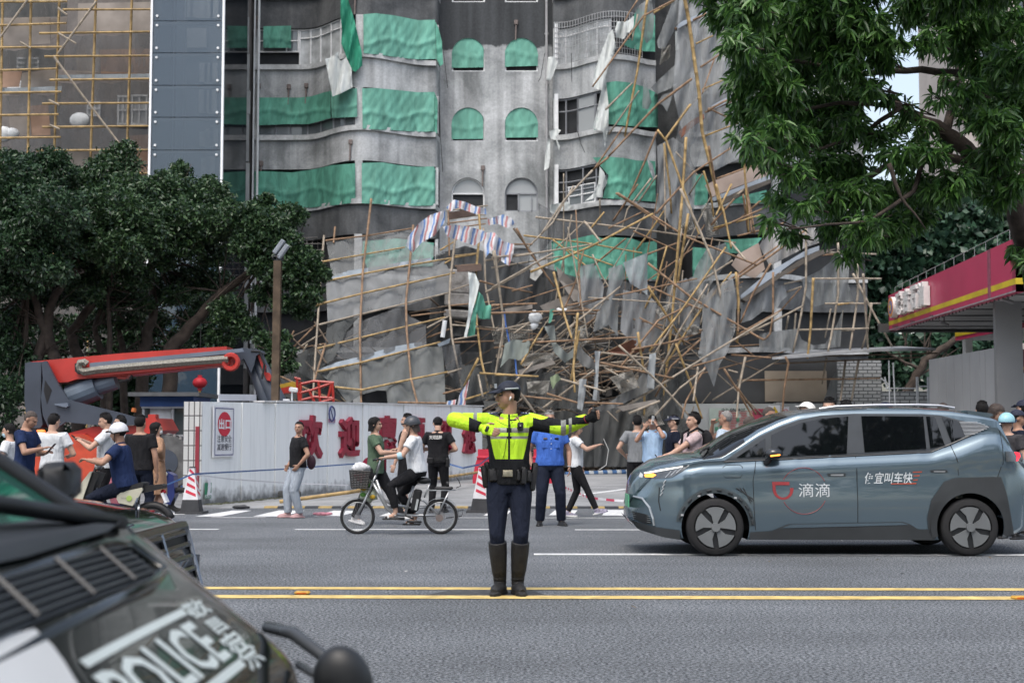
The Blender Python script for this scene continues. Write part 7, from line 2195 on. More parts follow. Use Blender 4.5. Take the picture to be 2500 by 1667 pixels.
def hood_text(s,xc,yc,wy,hx,bold):
 t=MB()
 put_text(t,s,(0,0,0),(1,0,0),(0,1,0),w=wy,h=hx,bold=bold)
 mb.add([hpt(xc-v[1],yc+v[0],.003)for v in t.v],t.f)
hood_text('POLICE',-.598,2.53,.66,.088,.02)
hood_text('警',-.635,2.985,.17,.078,.008)
hood_text('察',-.556,2.965,.17,.078,.008)
mb.build('lettering',M('police_letter',(.52,.58,.57),.4,.05),pc)
mb=MB()
for xa,ya,yb in((-.660,2.22,2.90),(-.538,2.1,2.88)):
 n=16
 vs=[]
 for k in range(n+1):
  y=ya+(yb-ya)*k/n
  vs+=[hpt(xa-.007,y,.003),hpt(xa+.007,y,.003)]
 mb.add(vs,[(2*k,2*k+1,2*k+3,2*k+2)for k in range(n)])
mb.build('lettering_bar',M('police_letter'),pc)
hood_patch('sky_glare_patch',[(-.742,1.6),(-.742,2.06),(-.733,2.206),(-.703,2.2),(-.676,2.175),(-.638,2.13),(-.55,2.05),(-.5,1.6)],PC_GLARE,.0015)  # white patch stands for sky reflected on the hood, put into colour
mb=MB()
mb.tube([P(650,1530,3.3),P(719,1546,3.22),P(792,1603,3.12),P(815,1640,3.1)],[.014,.016,.014,.012],7)
mb.tube([P(727,1621,3.2),P(790,1658,3.1)],.009,6)
bra=mb.build('mirror_bracket',M('bracket_sheen',(.05,.055,.06),.25,.1),pc,True)
mb=MB()
mb.ball(P(838,1668,3.08),(.064,.045,.082),18,12,0,Matrix.Rotation(R(-14),3,'Y'))
mb.build('corner_mirror',PBLK,bra,True)
MB().box(Vector((-1.165,3.68,1.212)),(.085,.2,.10),0,Matrix.Rotation(R(8),3,'Z'),.02).tube([Vector((-1.15,3.62,1.17)),Vector((-1.12,3.42,1.13))],.02,6).build('door_mirror',PBLK,pc,True)
# ------------------------------------------------------------------ dark saloon between the police car and the far lane
SD=car_paint('saloon_black_green',(.014,.018,.017),.1)
sd=thing('saloon_car','dark saloon car with a chrome slatted grille behind the police car','car',(-3.9,7.0,0))
SX0,SX1=-6.6,-1.66
SYN,SYF=6.05,7.85
top_t=[(-6.6,.95),(-6.3,1.05),(-5.6,1.1),(-5.0,1.38),(-4.4,1.43),(-3.75,1.40),(-3.1,1.08),(-2.9,1.045),(-2.3,1.0),(-1.9,.945),(-1.75,.88),(-1.66,.70)]
rings=[]
for i in range(61):
 X=SX0+(SX1-SX0)*i/60
 zt=lin(top_t,X)
 zb=min(.93,zt-.06)
 hw=.9-(.22*max(0,1-(SX1-X)/.55)**2)-.15*max(0,1-(X-SX0)/.5)**2
 half=[(hw-.15,.22),(hw-.02,.34),(hw,.5),(hw-.005,.7),(hw-.03,zb)]
 cab=zt>1.12
 if cab:
  half+=[(hw-.12,zb+(zt-zb)*.5),(hw-.24,zt-.05),(hw-.4,zt-.01),(0,zt)]
 else:
  half+=[(hw-.06,zb+(zt-zb)*.5),(hw-.16,zt-.012),(hw-.4,zt-.002),(0,zt)]
 rings.append([Vector((X,6.95-y,z))for y,z in half]+[Vector((X,6.95+y,z))for y,z in half[-2::-1]])
sb=MB().loft(rings).build('body',[SD,GLS],sd,True)
for p in sb.data.polygons:
 if p.center.z>1.0 and-5.6<p.center.x<-3.05 and p.center.z<1.36:
  p.material_index=1
for x in(-2.55,-5.5):
 for y,s in((SYN+.1,-1),(SYF-.1,1)):
  wheel(sd,(x,y,.33),.33,.22,side=s)
CHR=M('chrome',(.22,.23,.25),.15,.05,4,0,1)
gq=[Vector((-1.80,6.5,.90)),Vector((-1.72,7.42,.90)),Vector((-1.63,7.4,.52)),Vector((-1.64,6.5,.52))]
gq=[Vector((-1.745,6.42,.86)),Vector((-1.745,7.48,.86)),Vector((-1.635,7.42,.50)),Vector((-1.635,6.48,.50))]
g=MB().prism(gq,(.02,0,0)).build('grille',M('grille_black',(.01,.01,.011),.5),sd)
mb=MB()
for k in range(6):
 t=(k+.5)/6
 mb.tube([gq[0].lerp(gq[3],t)+Vector((.03,0,0)),gq[1].lerp(gq[2],t)+Vector((.03,0,0))],.016,6)
mb.tube([(gq[0]+gq[1])/2+Vector((.035,0,0)),(gq[2]+gq[3])/2+Vector((.035,0,0))],.014,6)
mb.build('grille_slats',CHR,g)
mb=MB();mb.tube([p+Vector((.025,0,0))for p in gq+[gq[0]]],.03,6);mb.build('grille_surround',CHR,g)
for y in(6.27,7.63):
 MB().ball((-1.83,y,.74),(.12,.16,.09),12,8).build('headlight',LAMP,sd,True)
MB().tube([(-1.82,6.95,.93),(-1.82,6.95,.965)],.008,6).ring((-1.82,6.95,.995),(1,0,0),.03,.005,14,5).build('hood_ornament',CHR,sd)
MB().box((-1.66,6.95,.40),(.12,1.5,.2),0,None,.05).build('bumper',SD,sd)
MB().ball((-3.05,7.95,1.02),(.09,.12,.08),10,8).tube([(-3.05,7.95,.98),(-3.1,7.8,.95)],.02,6).build('door_mirror',SD,sd,True)
# ------------------------------------------------------------------ people
def remesh(mb,voxel,it=4):
 me=bpy.data.meshes.new('t')
 me.from_pydata(mb.v,[],mb.f)
 o=bpy.data.objects.new('t',me)
 COL.objects.link(o)
 md=o.modifiers.new('r','REMESH');md.mode='VOXEL';md.voxel_size=voxel
 sm=o.modifiers.new('s','SMOOTH');sm.factor=.5;sm.iterations=it
 dg=bpy.context.evaluated_depsgraph_get()
 new=bpy.data.meshes.new_from_object(o.evaluated_get(dg))
 bpy.data.objects.remove(o);bpy.data.meshes.remove(me)
 new.polygons.foreach_set('use_smooth',[True]*len(new.polygons))
 return new
def finish(name,me,mats,parent,paint=None):
 for m in(mats if isinstance(mats,(list,tuple))else[mats]):
  me.materials.append(m)
 if paint:
  idx=[int(paint(p.center,p.normal))for p in me.polygons]
  me.polygons.foreach_set('material_index',idx)
 o=link(name,me,None)
 o.parent=parent
 return o
SKINS=[M('skin_light',(.47,.29,.21),.5,.08,20,.1),M('skin_tan',(.36,.205,.14),.5,.08,20,.1)]
LIP=M('lip',(.30,.12,.10),.5);EYE=M('eye_dark',(.05,.035,.03),.4);HAIR=M('black_hair',(.010,.009,.009),.7,.3,60,.7,0,.2,0,90)
HAIRS={'k':HAIR,'br':M('brown_hair',(.04,.025,.018),.45,.3,60,.7,0,.5,0,90),'gr':M('grey_hair',(.22,.21,.20),.6,.3,60,.6,0,.4,0,90),'bz':M('cropped_hair',(.07,.055,.048),.8,.3,80,.3)}
def ik(a,t,l1,l2,hint):
 d=t-a
 L_=min(max(d.length,.05),(l1+l2)*.9995)
 d.normalize()
 x=(l1*l1-l2*l2+L_*L_)/(2*L_)
 y=math.sqrt(max(0,l1*l1-x*x))
 hv=Vector(hint);hv=hv-d*hv.dot(d)
 hv=hv.normalized()if hv.length>1e-4 else _frame(d)[0]
 return a+d*x+hv*y,a+d*L_
def hand_geo(mb,w,d,n,s,h,curl,side):
 """palm, four unequal fingers bent at the knuckles and a thumb from the side of the palm; d along, n palm side, s thumb side"""
 d,n=d.normalized(),n.normalized();n=(n-d*n.dot(d)).normalized();s=s-d*s.dot(d);s=(s-n*s.dot(n)).normalized()
 m4=Matrix((s,n,d)).transposed()
 mb.ball(w+d*.024*h,(.0235*h,.0095*h,.031*h),10,8,0,m4)
 for k,(o,L_)in enumerate(((.0165,.041),(.0055,.046),(-.0055,.043),(-.016,.034))):
  p=w+d*.046*h+s*o*h
  pts,dd=[p-d*.012*h,p],d.copy()
  for j in range(3):
   a=R(curl*(.55+.12*k)*(1,1.15,.8)[j])
   dd=(dd*math.cos(a)+n*math.sin(a)).normalized()
   p=p+dd*L_*h*(.45,.32,.23)[j]
   pts.append(p)
  mb.tube(pts,[.0062*h,.006*h,.0056*h,.0052*h,.0042*h],6)
 b0=w+d*.012*h+s*.016*h
 t1=b0+(d*.6+s*.75+n*.25).normalized()*.024*h
 t2=t1+(d*.85+s*.2+n*.35).normalized()*.022*h
 mb.tube([b0,t1,t2],[.0085*h,.007*h,.005*h],6)
TORSO=[(-.055,.070,.055,0),(-.015,.098,.068,.004),(.025,.095,.064,0),(.075,.083,.057,-.003),(.13,.088,.060,-.004),(.19,.100,.065,-.004),(.24,.105,.063,.002),(.272,.100,.054,.006),(.290,.072,.046,.008),(.308,.040,.037,.008)]
def person(label,px,Y,h,yaw,group=None,lean=0,hy=0,hp=0,ht=0,lh=None,rh=None,le=(.6,.5,-.3),re=(-.6,.5,-.3),lf=None,rf=None,hip=None,skin=0,hair='k',style='short',top=None,sleeve=.55,bottom=None,loose=1.0,shoe=None,fat=1.0,collar=None,blen=1.0,skirt=None,cap=None,lc=25,rc=25,voxel=.0085,tpaint=None,lpn=None,rpn=None,hem=0.0,mask=None,pattern=None,toes=0,glove=None,up=0,nk=0,knl=(.15,-1,0),knr=(-.15,-1,0)):
 X=(px-1250)/FPX*Y
 root=thing('person',label,'person',(X,Y,0),group)
 root.rotation_euler=(0,0,R(yaw))
 V=Vector
 hipc=V(hip)if hip else V((0,0,.528*h))
 Rt=Matrix.Rotation(R(lean),3,'X')
 def tp(x,y,z):
  return hipc+Rt@V((x*h,y*h,z*h))
 def rings(grow,lo=-.06,hi=.31,wgrow=0.0,n=16,stretch=None):
  out=[]
  for dz,rx,ry,f in TORSO:
   if lo<=dz<=hi:
    b=1+(fat-1)*(1 if dz<.2 else .5)
    g=grow+wgrow*max(0,1-abs(dz-.07)/.12)
    out.append([hipc+Rt@V(((rx*b+g)*h*math.cos(2*math.pi*k/n),(f+(ry*b+g)*math.sin(2*math.pi*k/n))*h,dz*h))for k in range(n)])
  return out
 body=MB()
 body.loft(rings(0))
 hb=tp(0,.008,.311+nk)
 Mh=Rt@Matrix.Rotation(R(hy),3,'Z')@Matrix.Rotation(R(hp),3,'X')@Matrix.Rotation(R(ht),3,'Y')
 if lean>20:Mh=Matrix.Rotation(R(lean*.6),3,'X')@Matrix.Rotation(R(hy),3,'Z')@Matrix.Rotation(R(hp),3,'X')
 def hd(x,y,z):
  return hb+Mh@V((x*h,y*h,z*h))
 Hc=.082
 body.tube([tp(0,.012,.285),tp(0,.010,.31),hd(0,.008,.03),hd(0,.006,.06)],[.045*h,.034*h,.032*h,.034*h],12)
 def hball(x,y,z,a,b,c):
  body.ball(hd(x,y,z),(a*h,b*h,c*h),12,9,0,Mh)
 hball(0,.006,Hc+.012,.0435,.053,.050)
 hball(0,-.016,Hc-.018,.036,.036,.045)
 hball(0,-.024,Hc-.046,.022,.024,.018)
 hball(0,-.054,Hc-.012,.0065,.010,.014)
 hball(0,-.058,Hc-.020,.009,.007,.006)
 hball(0,-.047,Hc+.010,.030,.008,.006)
 hball(0,-.046,Hc-.038,.012,.009,.007)
 for s in(-1,1):
  hball(s*.044,.006,Hc-.008,.006,.012,.017)
 hands,arm={},{}
 for s,tgt,hint,curl,pn in((1,lh,le,lc,lpn),(-1,rh,re,rc,rpn)):
  sh=tp(s*.105,.006,.268+up)
  l1,l2=.172*h,.148*h
  t=V(tgt)if tgt is not None else sh+V((s*.045*h,-.02*h,-.312*h))
  e,w=ik(sh,t,l1,l2,hint)
  arm[s]=(sh,e,w)
  body.tube([tp(s*.06,.006,.262),sh,sh.lerp(e,.35),sh.lerp(e,.85),e,e.lerp(w,.25),e.lerp(w,.7),w][:5],[.034*h,.034*h,.030*h,.025*h,.0235*h],10)
  body.tube([e,e.lerp(w,.25),e.lerp(w,.7),w],[.0235*h,.0245*h,.0185*h,.0145*h],10)
  body.ball(e,.0235*h,10,8)
  d=(w-e).normalized()
  n=V(pn)if pn else V((-s,.2,0))if d.z<-.5 else V((0,0,-1))
  th=d.cross(n)*(1 if s<0 else-1)
  if tgt is None:th=V((0,-1,0));n=V((-s,0,0))
  hand_geo(body,w,d,n,th,h,curl,s)
  hands[s]=(w+d*.07*h,d,n)
 legs={}
 for s,tgt,kh in((1,lf,knl),(-1,rf,knr)):
  hj=hipc+V((s*.052*h,0,-.013*h))
  t=V(tgt[:3])if tgt is not None else V((s*.062*h,.02*h,.047*h))
  k,a=ik(hj,t,.245*h,.238*h,kh)
  legs[s]=(hj,k,a)
  body.tube([hj+V((0,0,.02*h)),hj.lerp(k,.2),hj.lerp(k,.75),k,k.lerp(a,.3),k.lerp(a,.75),a],[.05*h,.052*h,.038*h,.031*h,.033*h,.022*h,.02*h],10)
  fd=V((s*math.sin(R(12)),-1,0))
  if tgt is not None and len(tgt)>3:fd=V(tgt[3:])
  body.tube([a,a+fd*.03*h+V((0,0,-.02*h)),a+fd*.09*h+V((0,0,-.035*h))],[.022*h,.022*h,.012*h],8)
 inv=Mh.inverted()
 def face(c,nr):
  p=inv@(c-hb)/h
  if p.y>-.02 or p.z<.02:return 0
  z=p.z-Hc
  if-.0015<z<.0065 and .010<abs(p.x)<.026:return 2
  if .0125<z<.016 and .009<abs(p.x)<.026:return 3
  if-.040<z<-.033 and abs(p.x)<.0125:return 1
  return 0
 finish('body',remesh(body,voxel,3),[SKINS[skin],LIP,EYE,HAIRS['bz']],root,face)
 if top is not None:
  c=MB()
  c.loft(rings(.010,-.02-hem if hem>=0 else .03,.296,.008*fat))
  if hem>.03:
   n=16
   c.loft([[hipc+V(((.104*fat+.004)*h*math.cos(2*math.pi*k/n),(.076*fat)*h*math.sin(2*math.pi*k/n),z*h))for k in range(n)]for z in(.02,-.02-hem)])
  for s in(1,-1):
   sh,e,w=arm[s]
   if sleeve<=0:continue
   if sleeve<=1:
    m=sh.lerp(e,sleeve)
    c.tube([tp(s*.05,.006,.258),sh,m,m+(e-sh).normalized()*.004],[.042*h,.044*h,.042*h,.040*h],12)
   else:
    c.tube([tp(s*.05,.006,.258),sh,sh.lerp(e,.5),e],[.043*h,.044*h,.038*h,.036*h],12)
    c.ball(e,.0365*h,12,8)
    c.tube([e,e.lerp(w,.5),e.lerp(w,.93)],[.036*h,.032*h,.026*h],12)
  if collar:
   c.tube([tp(0,.008,.285),tp(0,.004,.318)],[.046*h,.041*h],14)
  finish('shirt',remesh(c,max(voxel,.009)if voxel>.007 else voxel,5),top,root,(lambda p,q:tpaint(p,q))if tpaint else None)
 loose=max(loose,.93)
 if bottom is not None:
  c=MB()
  c.loft(rings(.007,-.06,.08))
  for s in(1,-1):
   hj,k,a=legs[s]
   en=k.lerp(a,(blen-.5)*2)if blen>.5 else hj.lerp(k,blen*2)
   pts=[hj+V((0,0,.025*h)),hj.lerp(k,.25),hj.lerp(k,.8)]+([k,k.lerp(a,.4)]if blen>.8 else([k]if blen>.5 else[]))+[en]
   rr=[.056,.058*(1+(loose-1)*.5),.045*loose]+([.040*loose,.039*loose]if blen>.8 else([.039*loose]if blen>.5 else[]))+[.033*loose if blen>.8 else(.036*loose if blen>.5 else .05*loose)]
   c.tube(pts,[r*h for r in rr],12)
  finish('trousers',remesh(c,.0095,4),bottom,root)
 if skirt is not None:
  c=MB()
  n=16
  c.loft([[hipc+V((r*1.1*h*math.cos(2*math.pi*k/n),r*.85*h*math.sin(2*math.pi*k/n),z*h))for k in range(n)]for r,z in((.078,.1),(.10,.0),(.115,-.12),(.125,-.26))])
  finish('skirt',remesh(c,.012,4),skirt,root)
 if shoe is not None:
  for s,tgt in((1,lf),(-1,rf)):
   a=legs[s][2]
   fd=V((s*math.sin(R(14)),-1,0))
   if tgt is not None and len(tgt)>3:fd=V(tgt[3:])
   fd.normalize()
   up=V((0,0,1));up=(up-fd*up.dot(fd)).normalized()
   c=MB()
   c.tube([a+up*.012*h,a-up*.012*h],[.027*h,.027*h],10)
   c.tube([a-fd*.028*h-up*.022*h,a+fd*.02*h-up*.020*h,a+fd*.07*h-up*.030*h,a+fd*.105*h-up*.033*h],[.020*h,.0245*h,.022*h,.013*h],10)
   q=[V((x,y))for x,y in((-.05,-.022),(.05,-.028),(.09,-.024),(.115,0),(.09,.024),(.05,.028),(-.05,.022))]
   c.prism([a+fd*p.x*h+fd.cross(up)*p.y*h-up*.047*h for p in q],up*.012*h)
   o=finish('shoe',remesh(c,.007,2),shoe if isinstance(shoe,(list,tuple))else[shoe],root,(lambda p,nn,a=a:1 if(p.z-a.z)<-.034*h and len(shoe)>1 else 0)if isinstance(shoe,(list,tuple))else None)
 def dome(name,mat,c0,r,zlo,rim=0,nn=18,back=None):
  mb=MB()
  vs,fs=[],[]
  for i in range(9):
   th=i/8
   for k in range(nn):
    a=2*math.pi*k/nn
    lo=zlo(a)if callable(zlo)else zlo
    ph=th*math.acos(max(-1,min(1,(lo-c0[2])/r[2])))
    vs.append(hd(c0[0]+r[0]*math.sin(ph)*math.cos(a),c0[1]+r[1]*math.sin(ph)*math.sin(a),c0[2]+r[2]*math.cos(ph)))
  for i in range(8):
   for k in range(nn):
    fs.append((i*nn+k,(i+1)*nn+k,(i+1)*nn+(k+1)%nn,i*nn+(k+1)%nn))
  mb.add(vs,fs)
  o=mb.build(name,mat,None,True)
  o.parent=root
  return o
 hm=HAIRS[hair]
 if style in('short','buzz','tidy'):
  g={'buzz':.003,'tidy':.005}.get(style,.007)
  zf=Hc+(.036 if style!='tidy' else .037)
  def low(a):
   f=-math.sin(a)
   if f>.45:return zf
   if f>-.1:return Hc+.012+(f+.1)/.55*(zf-Hc-.012)if f>.2 else Hc-.004
   return Hc-.034
  dome('hair',hm,(0,.009,Hc+.012),(.0435+g*.8,.052+g*.6,.050+g),low)
  if style=='short':
   mb=MB();rg=random.Random(int(px))
   for _ in range(60):
    a,e=rg.uniform(0,6.28),rg.uniform(.75,1.5)
    q=V((math.cos(a)*math.cos(e)*.05,.009+math.sin(a)*math.cos(e)*.056,Hc+.012+math.sin(e)*.056))
    mb.tube([hd(*q),hd(*(q*1.0+V((rg.uniform(-.01,.01),-.008,.006))))],[.007*h,.002*h],4)
   o=mb.build('hair',hm,None,True);o.parent=root
 if style in('bob','long','pony'):
  ln_={'bob':.07,'long':.11,'pony':.03}[style]
  def low(a):
   f=-math.sin(a)
   if f>.62:return Hc+.036
   if f>.25:return Hc+.036-(.62-f)/.37*(.03+ln_*.6)
   return Hc-ln_
  mb=MB()
  c0,r0=(0,.010,Hc+.012),(.054 if style!='pony' else .048,.063 if style!='pony' else .058,.058)
  nn=22
  vs,fs=[],[]
  for i in range(13):
   for k in range(nn):
    a=2*math.pi*k/nn
    lo=low(a)
    z=c0[2]+r0[2]-(c0[2]+r0[2]-lo)*(i/12)**1.0
    zz=max(-.35,(z-c0[2])/r0[2])
    rr=math.sqrt(max(0,1-zz*zz))if zz>0 else 1-.12*(zz/.35)**2*(1 if style=='bob' else .6)
    vs.append(hd(r0[0]*rr*math.cos(a),c0[1]+r0[1]*rr*math.sin(a),z))
  for i in range(12):
   for k in range(nn):
    fs.append((i*nn+k,(i+1)*nn+k,(i+1)*nn+(k+1)%nn,i*nn+(k+1)%nn))
  o=mb.add(vs,fs).build('hair',hm,None,True);o.parent=root
  if style=='pony':
   o=MB().tube([hd(0,.055,Hc),hd(0,.08,Hc-.01),hd(0,.075,Hc-.07)],[.016*h,.018*h,.006*h],8).build('hair',hm,None,True);o.parent=root
 if cap:
  kind,cm=cap[0],cap[1]
  if kind=='cap':
   dome('cap',cm,(0,.006,Hc+.016),(.052,.062,.054),lambda a:Hc+.022)
   mb=MB()
   n=10
   a_=[hd(.05*math.cos(math.pi*k/n),-.040-.012*math.sin(math.pi*k/n),Hc+.025)for k in range(n+1)]
   b_=[hd(.044*math.cos(math.pi*k/n),-.040-.062*math.sin(math.pi*k/n)**.8,Hc+.012)for k in range(n+1)]
   up_=Mh@V((0,0,.006*h))
   vs=a_+b_+[p+up_ for p in a_]+[p+up_ for p in b_]
   m_=n+1
   fs=[(k,k+1,m_+k+1,m_+k)for k in range(n)]+[(2*m_+k,3*m_+k,3*m_+k+1,2*m_+k+1)for k in range(n)]+[(m_+k,m_+k+1,3*m_+k+1,3*m_+k)for k in range(n)]
   o=mb.add(vs,fs).build('cap_visor',cm,None,True);o.parent=root
   if len(cap)>2:
    mb=MB()
    for s in(-1,1):
     mb.tube([hd(s*.0535*math.cos(t),.006+.0635*math.sin(t),Hc+.030)for t in[k*.12-.55 for k in range(10)]],.0042*h,5)
    mb.box(hd(0,-.058,Hc+.048),(.022*h,.006*h,.022*h),0,Mh)
    o=mb.build('cap_band',cap[2],None);o.parent=root
  else:
   z={'helmet':.002,'hard':.026}[kind]
   dome('helmet',cm,(0,.006,Hc+.014),(.062,.072,.066),lambda a:Hc+z+(.018 if-math.sin(a)>.5 else-.006))
   mb=MB()
   mb.tube([hd(.064*math.cos(2*math.pi*k/20),.004+.076*math.sin(2*math.pi*k/20)-(.014 if-math.sin(2*math.pi*k/20)>.5 else 0),Hc+z+(.018 if-math.sin(2*math.pi*k/20)>.5 else-.004))for k in range(21)],.005*h,5)
   mb.tube([hd(.05,-.012,Hc),hd(.034,-.03,Hc-.05),hd(0,-.038,Hc-.066)],.003*h,4)
   o=mb.build('helmet_rim',cap[2]if len(cap)>2 else cm,None,True);o.parent=root
 if mask:
  mb=MB()
  mb.ball(hd(0,-.034,Hc-.034),(.032*h,.026*h,.026*h),12,8,0,Mh)
  o=mb.build('face_mask',mask,None,True);o.parent=root
 bpy.context.view_layer.update()
 W=root.matrix_basis
 return dict(root=root,hand={s:(W@q[0],(W.to_3x3()@q[1]),(W.to_3x3()@q[2]))for s,q in hands.items()},W=W,tp=tp,hd=hd,legs=legs,arm=arm,h=h,hc=hipc)
PHONE=M('phone_black',(.015,.015,.018),.2,.05)
def phone(P_,s,label,up=None,off=(0,0,0)):
 c,d,n=P_['hand'][s]
 z=Vector(up).normalized()if up else d
 y=n-z*n.dot(z)
 y=y.normalized()if y.length>.01 else _frame(z)[0]
 x=y.cross(z)
 c=c+n*.02+Vector(off)
 o=MB().box((0,0,0),(.075,.01,.15),0,Matrix((x,y,z)).transposed(),.004).build('phone',PHONE)
 o.location=c
 return tag(o,label,'phone')
F=lambda n,c=None,**k:cloth_mat(n,c,.9,.12,.55,k.get('scale',11))
WHT=F('white_cotton',(.62,.64,.66));BLKC=F('black_cotton',(.014,.014,.016));NAVY=F('navy_cotton',(.014,.026,.075));NAVYD=F('dark_navy_cloth',(.012,.016,.030));GREYT=F('grey_cotton',(.21,.22,.23));LBLUE=F('light_blue_cotton',(.36,.50,.68));PINK=F('pale_pink_cotton',(.52,.40,.40));GREENT=F('olive_green_cotton',(.085,.13,.085));BEIGE=F('tan_dress_cloth',(.32,.19,.12));BLUEU=F('uniform_blue',(.055,.14,.48));PLAID=F('plaid_grey_blue',(.33,.37,.42))
SH_K=M('black_shoe',(.015,.015,.016),.4,.2,6);SH_W=M('white_shoe',(.55,.55,.55),.6,.1);SH_P=M('pink_shoe',(.45,.28,.28),.6,.1);SOLE=M('white_sole',(.60,.60,.58),.6,.1);SH_N=M('navy_white_shoe',(.28,.26,.34),.6,.5,30)
G1='people by the boom lift';G2='crowd behind the grey blue car'
# --- the traffic officer
HV=F('hi_vis_yellow',(.50,.80,.04));SILV=M('reflective_silver',(.26,.26,.235),.35,.3,20,0,.3);OBLK=F('officer_black',(.012,.013,.015))
OH=1.79
def vest(p,n):
 x,y,z=p
 if abs(x)>.225 or(x>.2 and z>1.3):
  if x<0:
   if y>-.13 and(-.27>x>-.30 or-.385>x>-.41):return 2
   if y<-.15 and x>-.335:return 1
   return 0
  ax=1.448+(x-.2)*.05
  if .43<x<.472 or .495<x<.52:return 2 if z<ax+.026 else(0 if x<.6 else 1)
  if z>ax+.022+.010*math.sin(x*40):return 2 if .33<x<.37 else 0
  if z<ax-.045 and x>.34 and y>-.16-(x-.2)*.55:return 0
  return 1
 if z<1.135:return 1
 w=lin([(1.13,.115),(1.2,.135),(1.3,.155),(1.4,.17),(1.45,.30),(1.6,.3)],z)
 if y>.02 and z<1.4:return 1 if abs(x)>.1 else 0
 if abs(x)>w:return 1
 if abs(x)<.009:return 1
 if(1.355<z<1.395 or 1.30<z<1.325)and y<0:return 2 if abs(x)>.02 else 1
 return 0
off=person('traffic officer in a hi-vis yellow jacket and black cap signalling on the yellow lines',1243,12.05,OH,0,hy=-72,hp=4,up=.012,lh=(.655,-.29,1.47),rh=(-.225,-.23,1.392),re=(-1,.25,.25),le=(.1,.2,-1),rpn=(0,1,-.25),lpn=(0,-1,0),lc=38,rc=18,top=[HV,OBLK,SILV],sleeve=1.5,nk=.012,fat=.94,bottom=NAVYD,loose=.93,blen=.64,shoe=None,voxel=.0058,tpaint=vest,collar=True,skin=1,style='buzz',cap=('cap',M('cap_navy',(.012,.016,.03),.7,.15,30,.2),M('cap_band_grey',(.33,.36,.38),.5)),lf=(.072,.0,.085,.22,-1,0),rf=(-.076,.0,.085,-.30,-1,0))
RT=off['root']
def under(name,mb,mats,smooth=True,par=None):
 o=mb.build(name,mats,None,smooth)
 o.parent=par or RT
 return o
for s in(1,-1):
 hj,k,a=off['legs'][s]
 fd=Vector((.22 if s>0 else-.30,-1,0)).normalized()
 c=MB()
 t=k.lerp(a,.12)
 c.tube([t,k.lerp(a,.35),k.lerp(a,.7),a+Vector((0,0,.05)),a],[.078,.076,.064,.055,.053],16)
 f0=Vector((a.x,a.y,0))
 c.tube([f0-fd*.05+Vector((0,0,.05)),f0+fd*.03+Vector((0,0,.055)),f0+fd*.12+Vector((0,0,.045)),f0+fd*.175+Vector((0,0,.036))],[.048,.054,.05,.03],14)
 q=[(-.10,-.04),(.04,-.05),(.15,-.048),(.215,-.02),(.215,.02),(.15,.048),(.04,.05),(-.10,.04)]
 sdv=Vector((-fd.y,fd.x,0))
 c.prism([f0+fd*x+sdv*y for x,y in q],(0,0,.028))
 for j in range(3):
  c.tube([f0+sdv*.05*math.cos(w_)+fd*(.05*math.sin(w_)+.01)+Vector((0,0,.13+.035*j))for w_ in[2*math.pi*z/14 for z in range(15)]],.009,5)
 me=remesh(c,.0065,3)
 finish('boot',me,M('boot_leather',(.016,.016,.017),.55,.3,20,.4),RT)
n=24
mb=MB()
for zz in(.985,1.03):
 pass
mb.loft([[Vector((.193*math.cos(2*math.pi*k/n),.008+.138*math.sin(2*math.pi*k/n),z))for k in range(n)]for z in(.985,1.045)],caps=False)
under('belt',mb,M('belt_black',(.012,.012,.013),.5,.1))
under('belt_buckle',MB().box((-.012,-.137,1.015),(.085,.012,.058),0,None,.004),M('buckle_metal',(.35,.31,.22),.35,.2,20,0,.7))
for x,y,z,sx,sy,sz in((-.14,-.10,1.0,.075,.05,.11),(.12,-.115,.995,.055,.05,.15),(.075,-.13,1.0,.04,.035,.1),(.205,-.03,.985,.055,.09,.24),(-.205,-.03,.985,.05,.07,.19),(-.185,.0,1.06,.05,.05,.1),(.165,-.08,.99,.05,.06,.1)):
 under('belt_pouch',MB().box((x,y,z),(sx,sy,sz),0,Matrix.Rotation(x*.6,3,'Y'),.014),M('pouch_black',(.014,.014,.015),.6,.3,20,.3))
under('body_camera',MB().box((.095,-.132,1.405),(.052,.028,.075),0,None,.01).disc((.095,-.149,1.41),(0,1,0),.012,.008,12),M('camera_black',(.018,.018,.02),.4,.1))
under('camera_lens',MB().disc((.095,-.154,1.41),(0,1,0),.007,.004,10),M('lens_grey',(.3,.31,.33),.2))
for s in(1,-1):
 e=MB().box((s*.145,.0,1.512),(.10,.05,.012),0,Matrix.Rotation(s*.18,3,'Y'),.004)
 o=under('epaulette',e,M('epaulette_blue',(.015,.03,.10),.6))
 for k in(-1,0,1):
  under('epaulette_bar',MB().box((s*.145+k*.026,-.004,1.521),(.012,.03,.008),0,Matrix.Rotation(s*.18,3,'Y')),M('sign_white'),False,o)
mb=MB()
mb.tube([(-.02,-.105,1.48),(.03,-.135,1.44),(-.01,-.137,1.41),(-.06,-.135,1.43),(-.11,-.12,1.46)],.0025,4)
mb.tube([(.09,-.132,1.445),(.06,-.13,1.49),(.02,-.10,1.50)],.0025,4)
mb.tube([(.01,-.14,1.42),(.015,-.142,1.37),(-.02,-.142,1.30),(-.035,-.138,1.2),(-.05,-.13,1.14)],.0022,4)
under('radio_wire',mb,BLK)
hd_=off['hd']
under('earbud',MB().tube([hd_(.047,-.001,.075),hd_(.049,-.010,.058)],[.008,.006],8),M('earbud_white',(.75,.75,.75),.3))
